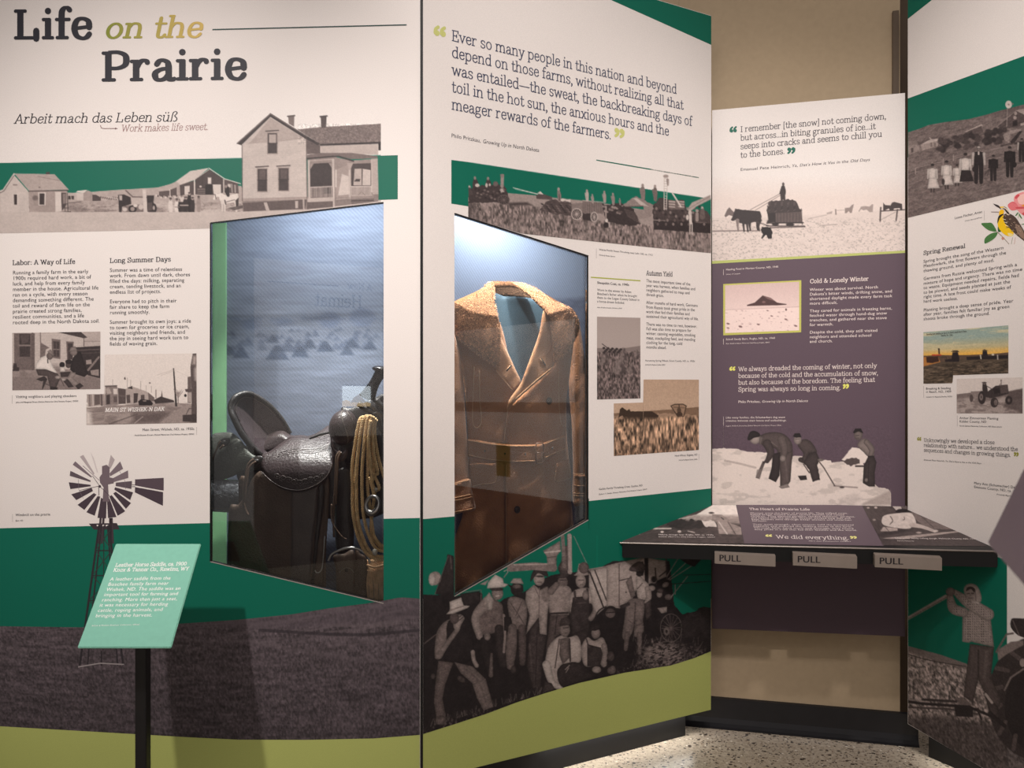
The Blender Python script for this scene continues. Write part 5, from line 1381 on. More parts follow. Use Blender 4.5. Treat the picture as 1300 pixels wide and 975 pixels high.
for a, b in (((440, 240), (520, 110)), ((450, 260), (600, 120)), ((460, 265), (640, 150)), ((470, 390), (590, 240)), ((500, 300), (500, 370))): p.line([a, b], 7, .55)
p.line([(560, 230), (760, 225)], 5, .1); p.line([(480, 295), (760, 275)], 5, .1); p.poly([(530, 110), (700, 105), (640, 170), (590, 150)], .1)
p.ell(470, 615, 80, 105, .44); p.ell(470, 615, 74, 98, .06)
for q in range(10, 190, 24): p.line([(470 - 70 * math.cos(math.radians(q)), 615 - 95 * math.sin(math.radians(q))), (470 + 70 * math.cos(math.radians(q)), 615 + 95 * math.sin(math.radians(q)))], 4, .32)
p.ell(437, 640, 22, 30, .5); p.ell(437, 640, 9, 12, .15)
p.poly([(540, 530), (640, 490), (700, 460), (760, 465), (760, 700), (560, 690)], .11, rough=3)
p.ell(305, 790, 30, 44, .36, rot=20); p.ell(360, 755, 24, 34, .26); p.ell(30, 820, 26, 36, .26); p.ell(45, 920, 22, 30, .4)
# straw and grass along the foot
p.sh = 0
p.at((0, 0, 1))
P_ = np.array([(537, 925), (575, 905), (618, 892), (655, 893), (735, 890), (793, 840), (830, 825), (850, 812), (903, 818)])
low = np.clip((p.Y - np.interp(p.X, P_[:, 0], P_[:, 1])) / 10, 0, 1)
p.mix(low * np.clip((p.fbm(2.2, 4) - .5) * 4, 0, .8), .40)
st = np.clip(1 - np.hypot((p.X - 842) / 36, (p.Y - 832) / 24), 0, 1)
p.mix(np.clip(st * 2, 0, 1) * np.clip((p.fbm(3, 2.2) - .40) * 5, 0, .9), .52)
for i in range(120):
    if i % 2: x = p.rng.uniform(545, 690); y = np.interp(x, [537, 618, 689], [925, 900, 880])
    else: x = p.rng.uniform(800, 890); y = p.rng.uniform(812, 845)
    p.line([(x, y), (x + p.rng.uniform(-3, 4), y - p.rng.uniform(3, 10))], .8, .5, a=.5)
M = (np.abs(p.C - np.array(GREEN)).sum(-1) > 25)
p.texture(.22, 1.5, 1.5, M); p.texture(.18, 5, 6, M)
p.done(drop=HOLE2)
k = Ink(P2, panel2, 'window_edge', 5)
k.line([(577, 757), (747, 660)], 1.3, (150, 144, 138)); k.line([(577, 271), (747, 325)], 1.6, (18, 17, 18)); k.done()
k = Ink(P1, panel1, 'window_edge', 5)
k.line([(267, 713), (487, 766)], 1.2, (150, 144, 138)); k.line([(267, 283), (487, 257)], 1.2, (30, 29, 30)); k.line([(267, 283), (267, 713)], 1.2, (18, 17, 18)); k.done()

# shocks of wheat
p = Pic(P2, panel2, 'photograph', [(757.9, 402), (813, 403.5)], [(757.9, 507.2), (813, 505.8)], 0.6, 2, seed=15, tone=.70, label='printed photograph of wheat shocks').at((750, 400, 5.132))
p.mix(np.clip((430 - p.Y) / 60, 0, 1) * .5, .6)
p.below([(40, 215), (200, 218), (325, 200)], .50); p.below([(40, 245), (325, 235)], .36, rough=3)
p.at((0, 0, 1)); fl = p.mask_below([(757, 446), (813, 445)], 3)
p.C = np.clip(p.C * (1 + fl * (p.fbm(1.6, 4, 2) - .5) * 1.6)[..., None], 0, 255); p.at((750, 400, 5.132))
for x, y, w, h in ((90, 250, 60, 70), (215, 215, 50, 80), (190, 290, 110, 90), (265, 310, 60, 70), (300, 225, 40, 50)):
    p.poly([(x - w / 2, y + h), (x - w * .2, y), (x + w * .15, y), (x + w / 2, y + h)], .46, rough=3, soft=2); p.poly([(x, y + h), (x + w * .1, y + 5), (x + w / 2, y + h)], .2, a=.8, rough=3, soft=2)
for i in range(14): p.ell(85 + (i * 37 % 120), 215 + (i * 23 % 30), 9, 8, .14)
p.line([(75, 188), (130, 230)], 5, .2); p.texture(.25, 1.3, 2.2, fl); p.done()
# binder in the wheat
p = Pic(P2, panel2, 'photograph', [(779.2, 512.2), (816.6, 511), (817, 481.8), (887.3, 482)], [(779.2, 579), (887.3, 571.2)], 0.6, 2, seed=16, tone=.72, ramp=BROWN, label='printed sepia photograph of a horse team in wheat').at((750, 400, 5.132))
p.mix(np.clip((510 - p.Y) / 40, 0, 1) * .35, .62)
p.below([(150, 640), (440, 620), (560, 612), (705, 598)], .40); p.below([(150, 655), (440, 640), (705, 650)], .56, rough=2)
p.poly([(180, 670), (190, 615), (205, 602), (235, 625), (250, 612), (262, 628), (400, 628), (440, 655), (435, 680), (230, 690), (205, 655)], .06, rough=1)
p.poly([(522, 590), (545, 580), (600, 580), (622, 592), (606, 660), (565, 660)], .52); p.line([(522, 592), (548, 581), (600, 580), (622, 592), (606, 660), (566, 660), (522, 592)], 6, .08); p.line([(575, 582), (578, 660)], 6, .1); p.ell(575, 622, 14, 18, .2); p.ell(578, 648, 20, 18, .1); p.line([(540, 600), (610, 605)], 4, .2)
p.at((0, 0, 1)); fl = p.mask_below([(779, 528), (830, 529), (887, 526)], 4)
p.mix(fl * .75, .5); p.C = np.clip(p.C * (1 + fl * (p.fbm(2.0, 8, 2) - .5) * 2.0)[..., None], 0, 255)
p.mix(np.clip((p.Y - 548) / 34, 0, 1) * np.clip((p.fbm(1.6, 9) - .4) * 3, 0, .7), .08)
p.texture(.12, 1.3, 1.5); p.done()
# ------------------------------------------------------------------ photographs printed on the third panel
S1 = (900, 220, 5.098)
p = Pic(P3, panel3, 'photograph', [(904.3, 225), (1148.8, 208)], [(904.3, 331.4), (1148.8, 318)], 0.8, 2, seed=21, label='printed winter photograph of a sled and horses')
t_ = np.clip((p.Y - 222) / 30, 0, 1)
p.C[:] = np.array(CREAM); p.mix(t_, (222, 208, 200))
p.at(S1)
p.below([(20, 290), (380, 285), (600, 272), (760, 262), (1280, 235)], (216, 202, 194), soft=1.2)
gm = p.mask_below([(904, 280), (1000, 275), (1150, 268)], 6)
p.C = np.clip(p.C * (1 - gm * np.clip((p.fbm(2.2, 1.4, 3) - .60) * 2.0, 0, .16))[..., None], 0, 255)
p.mix(gm * np.clip((p.fbm(18, 5) - .58) * 3, 0, .12), .7)
p.line([(20, 375), (180, 372), (330, 372)], 9, .42, a=.7); p.line([(400, 352), (620, 345)], 10, .35, a=.8); p.line([(640, 295), (760, 270)], 5, .55, a=.5); p.line([(720, 338), (830, 330)], 5, .5, a=.6)
D2 = .15
p.poly([(100, 275), (118, 235), (132, 220), (150, 240), (170, 260), (160, 280), (130, 270), (108, 285)], .42, smooth=False)
p.poly([(150, 290), (165, 245), (170, 228), (185, 232), (260, 240), (330, 245), (342, 280), (335, 310), (300, 315), (240, 330), (200, 320), (165, 300)], D2, rough=1); p.poly([(142, 300), (160, 270), (180, 280), (165, 308), (148, 308)], D2)
for a, b, c in ((185, 190, 372), (222, 228, 374), (248, 252, 374), (265, 268, 368), (318, 316, 365), (330, 325, 368)): p.limb([(a, 305), (b - 4, 340), (b, c)], [24, 13, 11], D2 if a > 190 else .5)
p.line([(270, 235), (460, 132)], 3, .4); p.line([(300, 240), (465, 140)], 3, .4); p.line([(290, 310), (390, 340)], 5, .25)
p.poly([(372, 250), (385, 190), (430, 178), (520, 165), (560, 180), (595, 235), (600, 320), (382, 318)], .2, rough=3)
for i in range(40): p.line([(385 + (i * 41 % 205), 190 + (i * 29 % 60)), (395 + (i * 41 % 205), 182 + (i * 29 % 60))], 3, (.08, .4)[i % 2])
p.poly([(385, 258), (430, 255), (430, 318), (385, 318)], .12); p.poly([(432, 258), (598, 250), (600, 318), (434, 318)], .34)
for x in range(445, 600, 20): p.line([(x, 258), (x, 316)], 3, .2)
p.line([(598, 230), (604, 330)], 5, .3); p.line([(375, 322), (610, 320)], 8, .12); p.ell(430, 330, 22, 10, .12); p.ell(525, 332, 26, 12, .12); p.line([(370, 340), (620, 342)], 6, .2)
p.limb([(480, 90), (480, 125), (472, 168)], [24, 36, 16], D2); p.limb([(482, 120), (488, 168)], [24, 14], D2); p.ell(481, 70, 8, 11, .25); p.limb([(472, 95), (460, 130)], [12, 9], D2)
p.poly([(335, 365), (345, 348), (400, 348), (412, 380), (405, 420), (385, 425), (370, 400), (345, 425), (338, 420), (350, 395)], .06, rough=1.5)
for x, w, t in ((780, 30, .72), ):
    p.poly([(762, 255), (800, 245), (795, 262), (765, 265)], t)
p.line([(820, 235), (822, 265)], 8, .5); p.line([(820, 240), (880, 238)], 3, .7)
p.poly([(880, 225), (910, 222), (925, 205), (938, 200), (932, 225), (925, 255), (915, 258), (905, 245), (890, 258), (880, 258)], .58)
p.poly([(968, 245), (985, 215), (1010, 212), (1040, 215), (1055, 200), (1064, 200), (1060, 250), (1040, 252), (1020, 235), (1000, 240), (985, 232), (972, 250)], .66)
p.poly([(1127, 240), (1128, 190), (1140, 205), (1175, 208), (1185, 190), (1200, 185), (1250, 198), (1252, 240), (1240, 240), (1235, 225), (1200, 228), (1190, 242), (1170, 240), (1165, 228), (1140, 240)], .22)
p.line([(1112, 222), (1108, 308)], 10, .28); p.line([(1220, 235), (1212, 305)], 9, .28); p.line([(1112, 245), (1275, 235)], 7, .25); p.line([(1115, 300), (1210, 250)], 3, .6)
p.texture(.08, 1.5, 1.5); p.done()
# framed barn print
k = Ink(P3, panel3, 'photo_border', 2, m=(910, 350, 10.83))
k.poly([(88, 115), (1162, 62), (1160, 778), (88, 820)], (190, 188, 96)); k.done()
p = Pic(P3, panel3, 'photograph', [(920.6, 362.3), (1014.5, 357.6)], [(920.6, 422.8), (1014.5, 419.4)], 0.6, 3, seed=22, tone=.9, ramp=np.array([(52, 34, 34), (130, 100, 98), (196, 168, 164), (238, 216, 208)], float), label='printed photograph of a lone barn in snow').at((910, 350, 10.83))
p.mix(np.clip((392 - p.Y) / 36, 0, 1) * .8, .70); p.below([(110, 470), (1130, 430)], .97, soft=1); p.line([(110, 470), (1130, 428)], 5, .6)
p.poly([(412, 418), (420, 400), (520, 370), (630, 272), (740, 305), (830, 370), (960, 390), (958, 400), (830, 408), (640, 410)], .12); p.poly([(640, 280), (740, 305), (800, 350), (700, 320)], .32); p.ell(645, 362, 22, 14, .3)
for i in range(60):
    x, y = p.rng.uniform(120, 1125), p.rng.uniform(470, 760)
    p.ell(x, y, p.rng.uniform(5, 18), p.rng.uniform(3, 8), p.rng.uniform(.45, .75), rot=p.rng.uniform(-20, 20), a=.7)
for x, y, w in ((155, 720, 18), (155, 660, 22), (325, 700, 26), (698, 480, 14), (952, 466, 9), (755, 555, 16), (570, 670, 20), (950, 600, 20), (1085, 690, 22)): p.ell(x, y, w, w * .5, .3, rot=15)
p.ell(952, 466, 10, 16, .15); p.texture(.08, 1.3, 1.3); p.done()
# snow shovellers
p = Pic(P3, panel3, 'photograph', [(904.3, 540), (1131.3, 540)], [(904.3, 646), (1131.3, 646)], 0.7, 2, seed=23, label='printed photograph of three people digging snow').at((900, 530, 5.417))
p.mix(np.ones_like(p.X), PURPLE)
SN = (226, 212, 203)
p.poly([(0, 220), (100, 212), (200, 218), (260, 235), (400, 242), (560, 265), (640, 265), (760, 290), (838, 296), (845, 312), (920, 300), (1060, 320), (1090, 420), (1165, 480), (1230, 490), (1252, 520), (1256, 640), (0, 640)], SN, rough=1)
sm = (np.abs(p.C - np.array(SN)).sum(-1) < 30)
p.C = np.clip(p.C * (1 - sm * np.clip((p.fbm(16, 7, 3) - .55) * .9, 0, .10))[..., None], 0, 255)
p.line([(110, 298), (200, 315), (320, 345)], 14, .68, a=.6, smooth=True); p.poly([(1060, 590), (1250, 500), (1252, 600), (1060, 600)], .66, soft=3, a=.7); p.line([(860, 470), (1020, 482)], 10, .5, a=.7); p.ell(915, 480, 16, 7, .25)
p.poly([(915, 290), (985, 205), (1050, 215), (1100, 265), (1090, 300), (1040, 330), (1000, 300), (940, 300)], SN, rough=1); p.poly([(915, 298), (990, 275), (1035, 285), (1035, 315), (970, 335)], .30, rough=1.5); p.line([(1010, 335), (1060, 335)], 12, .2)
# bending man
p.sh = .35; p.shw = 2.0
p.poly([(350, 130), (420, 102), (500, 108), (555, 150), (575, 210), (565, 300), (480, 310), (470, 230), (430, 205), (370, 195)], .30, smooth=True); p.poly([(480, 260), (575, 230), (560, 440), (545, 460), (515, 480), (490, 470), (490, 400)], .32); p.poly([(440, 250), (490, 240), (485, 400), (460, 445), (410, 420), (430, 350)], .16)
p.limb([(400, 180), (425, 240), (400, 300)], [60, 50, 30], .26); p.limb([(500, 150), (520, 220), (510, 290)], [60, 50, 34], .38); p.ell(508, 282, 20, 22, .62); p.line([(430, 170), (470, 200)], 6, .5, a=.6); p.line([(525, 300), (540, 440)], 12, .42, a=.5)
p.ell(318, 145, 36, 38, .66, rot=30); p.poly([(265, 150), (280, 105), (310, 92), (345, 108), (350, 130), (310, 140), (285, 155)], .12, smooth=True); p.poly([(350, 125), (372, 140), (355, 190), (345, 180)], .5)
p.poly([(370, 300), (388, 305), (345, 420), (322, 415), (340, 370)], .42); p.poly([(330, 360), (370, 350), (350, 425), (322, 415)], .6, a=.6); p.limb([(400, 290), (380, 310)], [18, 14], .3); p.poly([(480, 475), (540, 455), (555, 480), (500, 490)], .66)
# second man
p.poly([(610, 190), (650, 150), (700, 165), (740, 225), (735, 245), (690, 250), (660, 310), (625, 300), (650, 250)], .28, smooth=True); p.poly([(690, 245), (735, 235), (760, 280), (745, 330), (765, 430), (715, 440), (690, 360), (650, 310)], .22, rough=1); p.ell(610, 155, 26, 30, .62); p.poly([(578, 130), (590, 110), (625, 108), (636, 135), (600, 138)], .10); p.line([(595, 150), (620, 148)], 4, .3); p.ell(632, 290, 18, 16, .25); p.line([(650, 320), (690, 380)], 8, .3)
p.poly([(612, 402), (668, 398), (675, 428), (630, 432)], .18); p.line([(755, 300), (790, 345), (865, 470)], 8, .3); p.ell(768, 292, 20, 9, .6)
# third man
p.poly([(1020, 190), (1060, 145), (1100, 165), (1135, 250), (1130, 268), (1090, 265), (1065, 240)], .52, smooth=True); p.limb([(1085, 170), (1120, 220), (1110, 262)], [40, 40, 30], .48); p.ell(1027, 120, 30, 36, .46); p.poly([(990, 105), (1005, 78), (1045, 75), (1062, 110), (1030, 95), (1000, 108)], .10); p.line([(1010, 125), (1030, 122)], 5, .2); p.line([(1015, 145), (1030, 142)], 4, .25)
p.poly([(1095, 268), (1135, 265), (1152, 310), (1140, 380), (1142, 475), (1100, 475), (1058, 450), (1065, 330)], .20); p.line([(1095, 268), (1135, 266)], 7, .1); p.ell(1083, 430, 12, 12, .6); p.line([(1100, 300), (1095, 450)], 6, .12)
p.sh = 0
p.poly([(890, 560), (1000, 520), (1060, 560), (1000, 600), (890, 600)], .8, soft=4, a=.5)
p.texture(.10, 1.4, 1.4); p.done()

# ------------------------------------------------------------------ photographs printed on the fourth panel
p = Pic(P4, panel4, 'photograph', [(1152.8, 125), (1300, 71), (1440, 20)], [(1152.8, 276.5), (1300, 241), (1440, 207)], 0.8, 2, seed=31, tone=.36, label='printed photograph of a family on a prairie homestead').at((1150, 100, 5.27))
p.C *= 1.0
p.mix(p.mask_below([(1152, 215), (1300, 190), (1440, 160)], 14), .40)
HG = [(10, 360), (90, 335), (150, 310), (260, 290), (420, 270), (540, 240), (640, 210), (791, 172), (1100, 120), (1600, 80)]
p.mix(p.mask_below([(1152, 170), (1300, 140)], 3) * np.clip((p.fbm(14, 4) - .5) * 3, 0, .35), .25)
p.mix(p.mask_below([(1152, 232), (1300, 215), (1440, 200)], 5) * np.clip((p.fbm(5, 2.5) - .45) * 3, 0, .35), .56)
p.above(HG, GREEN)
p.poly([(100, 440), (160, 408), (245, 395), (250, 410), (130, 435)], .72); p.poly([(100, 440), (245, 408), (248, 440), (110, 480)], .60); p.line([(160, 395), (175, 410)], 8, .7)
for x in (170, 195, 220): p.line([(x, 430), (x, 452)], 6, .3)
p.poly([(10, 420), (70, 415), (100, 470), (10, 512)], .5); p.poly([(10, 450), (70, 440), (95, 480), (20, 510)], .56); p.poly([(35, 465), (50, 462), (50, 490), (36, 495)], .3)
p.poly([(395, 355), (505, 302), (515, 312), (400, 362)], .66); p.poly([(395, 360), (505, 315), (520, 360), (400, 395)], .3); p.poly([(430, 355), (445, 352), (445, 380), (432, 385)], .15)
for i in range(60):
    bx = p.rng.uniform(225, 660); by = p.rng.uniform(400, 490) - (bx - 225) * .16
    p.ell(bx, by, 18 + i % 7, 14 + i % 5, (.13, .18, .24)[i % 3], soft=1.5)
p.poly([(610, 320), (735, 215), (791, 205), (900, 190), (900, 300), (690, 330)], .26); p.poly([(735, 212), (830, 190), (900, 195), (791, 240)], .62); p.line([(610, 318), (735, 215)], 7, .5); p.poly([(715, 285), (745, 275), (745, 310), (715, 318)], .08); p.ell(735, 232, 9, 12, .6); p.ell(730, 260, 11, 12, .6); p.poly([(768, 298), (795, 292), (795, 310), (768, 314)], .66)
p.line([(680, 190), (675, 320)], 5, .6); p.ell(688, 172, 22, 26, .80); p.ell(688, 172, 6, 6, .5); p.ell(715, 168, 6, 5, .5)
p.poly([(650, 375), (700, 345), (775, 335), (770, 350), (700, 370), (690, 430), (660, 410)], .55); p.poly([(690, 430), (760, 350), (780, 350), (720, 440)], .12); p.line([(655, 380), (700, 430)], 5, .5); p.line([(640, 450), (791, 420)], 14, .2)
p.line([(10, 610), (300, 540), (450, 500), (640, 460)], 4, .55); p.line([(10, 640), (200, 590)], 4, .5)
for x in (65, 175, 250, 318): p.line([(x, 620 - x * .35), (x, 660 - x * .35)], 6, .6)
p.line([(440, 510), (720, 440)], 14, .5, a=.5)
p.sh = .3; p.shw = 1.2
def fam(x, y, h, top, bot, skirt, hat=None):
    if skirt: p.poly([(x - h * .1, y + h * .2), (x + h * .12, y + h * .2), (x + h * .15, y + h * .5), (x + h * .26, y + h * .86), (x - h * .18, y + h * .88), (x - h * .12, y + h * .5)], bot)
    else: p.limb([(x - h * .07, y + h * .5), (x - h * .07, y + h)], [h * .13, h * .1], bot); p.limb([(x + h * .07, y + h * .5), (x + h * .07, y + h)], [h * .13, h * .1], bot)
    p.poly([(x - h * .15, y + h * .18), (x, y + h * .13), (x + h * .15, y + h * .18), (x + h * .12, y + h * .52), (x - h * .12, y + h * .52)], top)
    p.limb([(x - h * .15, y + h * .2), (x - h * .17, y + h * .5)], [h * .08, h * .06], top if skirt else .8 if hat == 1 else top); p.limb([(x + h * .15, y + h * .2), (x + h * .17, y + h * .5)], [h * .08, h * .06], top if skirt else .8 if hat == 1 else top)
    p.ell(x, y + h * .06, h * .055, h * .075, .5); p.ell(x, y + h * .02, h * .06, h * .045, .15)
for x, y, h, s in ((178, 572, 185, 1), (272, 550, 185, 1), (342, 575, 140, 1)):
    for d in (-8, 10): p.line([(x + d, y + h * .8), (x + d, y + h)], 8, .12)
    fam(x, y, h, .86, .84, True)
fam(398, 500, 215, .86, .10, True); fam(487, 452, 240, .08, .08, False, 1); fam(585, 512, 165, .08, .1, False); fam(695, 455, 195, .07, .08, False); fam(775, 400, 150, .1, .1, False, 1); fam(870, 380, 170, .7, .1, True); fam(960, 380, 180, .1, .1, False)
p.ell(488, 458, 12, 8, .8); p.line([(487, 490), (487, 505)], 10, .8); p.ell(250, 690, 10, 22, .2); p.ell(455, 605, 10, 16, .1); p.line([(530, 640), (560, 600), (545, 650)], 5, .2); p.ell(727, 575, 14, 18, .06)
p.poly([(695, 765), (735, 680), (755, 690), (725, 760)], .6, soft=4, a=.8)
M = np.abs(p.C - np.array(GREEN)).sum(-1) > 30
p.texture(.20, 1.5, 1.5, M); p.texture(.12, 6, 4, M); p.done()

# meadowlark, rose and leaves
B = (1240, 230, 12.19)
k = Ink(P4, panel4, 'songbird_print', 2, m=B, label='printed yellow songbird with pink rose')
def sm(pts): return [tuple(q) for q in spline(pts, 5, True)]
LF, LF2 = (74, 122, 66), (48, 92, 52)
k.poly(sm([(70, 655), (160, 645), (240, 655), (305, 775), (200, 765), (120, 715)]), LF); k.poly(sm([(120, 960), (130, 880), (220, 810), (320, 795), (280, 880), (170, 950)]), LF); k.poly(sm([(330, 700), (375, 775), (330, 780)]), LF2)
k.line([(90, 660), (300, 770)], 4, LF2, 2e-5); k.line([(130, 950), (310, 800)], 4, LF2, 2e-5); k.line([(300, 770), (400, 860), (500, 975)], 8, (120, 104, 70), 2e-5); k.line([(555, 870), (535, 975)], 6, (120, 124, 84), 2e-5); k.line([(600, 870), (580, 975)], 6, (190, 140, 120), 2e-5)
k.ell(405, 885, 22, 24, (196, 140, 120), 14, 4e-5)
k.poly(sm([(330, 560), (400, 520), (480, 600), (560, 760), (560, 840), (480, 850), (400, 800), (345, 730), (320, 650)]), (240, 196, 20), 4e-5)
k.poly(sm([(480, 800), (560, 820), (550, 850), (500, 850)]), (236, 218, 150), 6e-5)
k.poly(sm([(420, 520), (500, 500), (600, 560), (680, 680), (740, 780), (800, 900), (780, 960), (700, 900), (600, 820), (480, 700), (420, 620)]), (78, 62, 54), 8e-5)
k.poly(sm([(600, 660), (700, 740), (745, 900), (640, 820)]), (140, 116, 100), 1e-4)
for i in range(34):
    x, y = 430 + (i * 53 % 250), 530 + (i * 37 % 200) + (i * 53 % 250) * .45
    k.line([(x, y), (x + 22, y + 14)], 5, ((196, 176, 152), (30, 24, 24), (170, 146, 122))[i % 3], 1.2e-4)
for q in range(7): k.line([(395 + q * 10, 560 + q * 24), (440 + q * 10, 575 + q * 24)], 7, (236, 228, 216) if q % 2 else (40, 32, 30), 1.4e-4)
k.poly(sm([(320, 610), (340, 540), (390, 510), (420, 510), (360, 570), (325, 650)]), (28, 24, 24), 1e-4)
k.poly(sm([(345, 530), (350, 470), (380, 440), (420, 450), (415, 500), (380, 520)]), (242, 190, 20), 8e-5)
k.poly([(250, 345), (330, 370), (365, 400), (375, 440), (345, 415), (290, 385)], (60, 52, 56), 1e-4); k.poly([(220, 470), (345, 472), (345, 488), (225, 482)], (150, 134, 130), 1e-4)
k.poly(sm([(360, 400), (400, 388), (450, 400), (500, 470), (510, 520), (470, 520), (440, 470), (400, 440)]), (216, 200, 180), 1e-4)
k.poly([(400, 420), (440, 425), (500, 490), (510, 520), (470, 500), (430, 440)], (24, 20, 20), 1.2e-4); k.poly([(360, 395), (420, 390), (410, 415), (365, 412)], (240, 200, 40), 1.2e-4); k.ell(412, 425, 9, 8, (16, 14, 14), 10, 1.5e-4); k.line([(420, 392), (470, 420)], 6, (40, 32, 30), 1.5e-4)
RS, RS2, RS3 = (232, 150, 150), (206, 82, 88), (242, 196, 188)
k.poly(sm([(575, 260), (620, 205), (740, 165), (900, 200), (960, 330), (880, 470), (740, 530), (640, 460), (590, 360)]), RS, 4e-5); k.poly(sm([(480, 370), (540, 320), (600, 330), (650, 420), (560, 455), (510, 430)]), (226, 120, 124), 6e-5)
k.poly(sm([(590, 250), (630, 205), (665, 220), (610, 275)]), RS2, 8e-5); k.poly(sm([(640, 240), (760, 190), (860, 240), (800, 340), (660, 350)]), RS3, 7e-5); k.poly(sm([(600, 405), (720, 395), (760, 420), (640, 430)]), RS2, 1e-4); k.poly(sm([(700, 500), (760, 480), (800, 540), (740, 540)]), RS2, 8e-5); k.poly(sm([(690, 375), (760, 360), (790, 385), (720, 392)]), (232, 150, 40), 1.2e-4); k.line([(480, 372), (545, 322), (600, 350)], 6, RS2, 1.2e-4)
k.poly(sm([(595, 535), (630, 485), (645, 490), (620, 530)]), LF, 2e-5); k.poly(sm([(655, 495), (700, 570), (690, 580), (660, 540)]), LF, 2e-5); k.line([(655, 510), (640, 575)], 6, (150, 160, 110), 2e-5); k.line([(700, 670), (740, 660)], 12, LF, 2e-5)
k.done()

# colour postcard
CP = (1165, 405, 6.963)
p = Pic(P4, panel4, 'photograph', [(1172.3, 421.8), (1280.2, 413)], [(1172.3, 487.2), (1209.3, 486.5), (1209.9, 476.4), (1280.2, 474)], 0.7, 2, seed=33, label='printed colour postcard of ploughing engines').at(CP)
yy = (p.Y - (422 - (p.X - 1172) * .05)) / 30
p.C[:] = np.array((150, 168, 158))
p.mix(np.clip((yy - .3) * 1.4, 0, 1), (214, 182, 120)); p.mix(np.clip((yy - .75) * 3, 0, 1), (238, 178, 70))
p.mix(np.clip((p.fbm(30, 4) - .5) * 4, 0, .7) * np.clip(1.2 - yy, 0, 1), (222, 204, 160))
p.below([(50, 325), (210, 318), (300, 320), (440, 318), (640, 310), (800, 295)], (92, 74, 62)); p.below([(50, 400), (200, 380), (420, 350), (560, 360), (800, 345)], (84, 72, 60)); p.poly([(50, 335), (180, 330), (200, 380), (50, 420)], (176, 118, 62))
p.at((0, 0, 1)); gm = p.mask_below([(1172, 464), (1230, 458), (1280, 456)], 3)
p.C = np.clip(p.C * (1 + gm * (p.fbm(5, 1.6, 2) - .5) * 1.2)[..., None], 0, 255); p.at(CP)
for i in range(12): p.line([(540, 370), (120 + i * 70, 560)], 4, (52, 44, 38), a=.5)
DKC = (38, 32, 34)
p.poly([(295, 290), (310, 278), (355, 278), (368, 292)], DKC); p.poly([(308, 295), (355, 292), (370, 350), (365, 378), (245, 378), (240, 360), (300, 350)], DKC); p.poly([(570, 278), (590, 268), (622, 278)], DKC); p.poly([(575, 280), (612, 280), (620, 325), (570, 330)], DKC); p.poly([(430, 335), (800, 318), (800, 350), (435, 362)], DKC); p.poly([(75, 335), (180, 330), (190, 375), (130, 390), (80, 385)], (60, 40, 34)); p.line([(130, 318), (205, 318)], 10, (190, 60, 40)); p.line([(188, 265), (190, 305)], 14, (70, 50, 44)); p.ell(186, 265, 7, 6, (40, 30, 30)); p.line([(555, 320), (560, 350)], 10, (200, 190, 170)); p.line([(706, 320), (708, 355)], 10, (180, 170, 160)); p.ell(665, 315, 12, 8, (210, 200, 180)); p.line([(200, 340), (250, 335), (260, 360)], 5, (60, 50, 44))
p.texture(.14, 1.4, 1.4); p.done()
k = Ink(P4, panel4, 'caption_text', 3, m=CP)
k.text('serif_bold', 'Breaking and Seeding on the L. B. Beach ranch farm Place', 78, 144, 432, 116, 22, (50, 46, 46)); k.text('serif_bold', 'Beach, No. Dak.', 208, 154, 312, 147, 22, (50, 46, 46)); k.done()
# tractor
p = Pic(P4, panel4, 'photograph', [(1214.5, 481), (1298.2, 479)], [(1214.5, 524.6), (1298.2, 525)], 0.6, 2, seed=34, tone=.90, label='printed photograph of a man driving a tractor').at(CP)
p.below([(345, 665), (480, 650), (700, 680), (800, 640), (930, 615)], .48); p.below([(345, 710), (480, 690), (560, 740), (760, 690), (930, 720)], .70, soft=3)
p.at((0, 0, 1)); gm = p.mask_below([(1214, 506), (1298, 505)], 4); p.mix(gm * np.clip((p.fbm(8, 3) - .42) * 3, 0, .6), .4); p.at(CP)
p.poly([(810, 640), (930, 615), (930, 830), (760, 780)], .30, soft=3, a=.8); p.poly([(470, 640), (580, 635), (590, 700), (475, 710)], .56); p.ell(475, 700, 16, 34, .3)
p.poly([(620, 640), (690, 590), (795, 580), (806, 660), (740, 680), (650, 700), (600, 690)], .18); p.poly([(730, 585), (795, 580), (800, 650), (735, 660)], .30); p.poly([(665, 620), (720, 610), (730, 650), (680, 665)], .1)
p.ell(568, 695, 34, 58, .14); p.ell(562, 690, 16, 30, .5); p.ell(562, 690, 6, 12, .2); p.ell(678, 738, 34, 44, .16); p.ell(690, 738, 16, 26, .44); p.ell(806, 718, 32, 38, .14); p.ell(806, 718, 12, 16, .4)
p.limb([(590, 580), (595, 620), (600, 660)], [34, 46, 40], .16); p.ell(590, 568, 15, 13, .4); p.line([(572, 562), (606, 562)], 8, .25); p.line([(605, 590), (650, 615), (640, 640)], 6, .2); p.line([(738, 545), (738, 585)], 7, .4); p.ell(738, 542, 7, 7, .5); p.line([(730, 575), (720, 590)], 5, .4)
p.texture(.16, 1.3, 1.3); p.done()

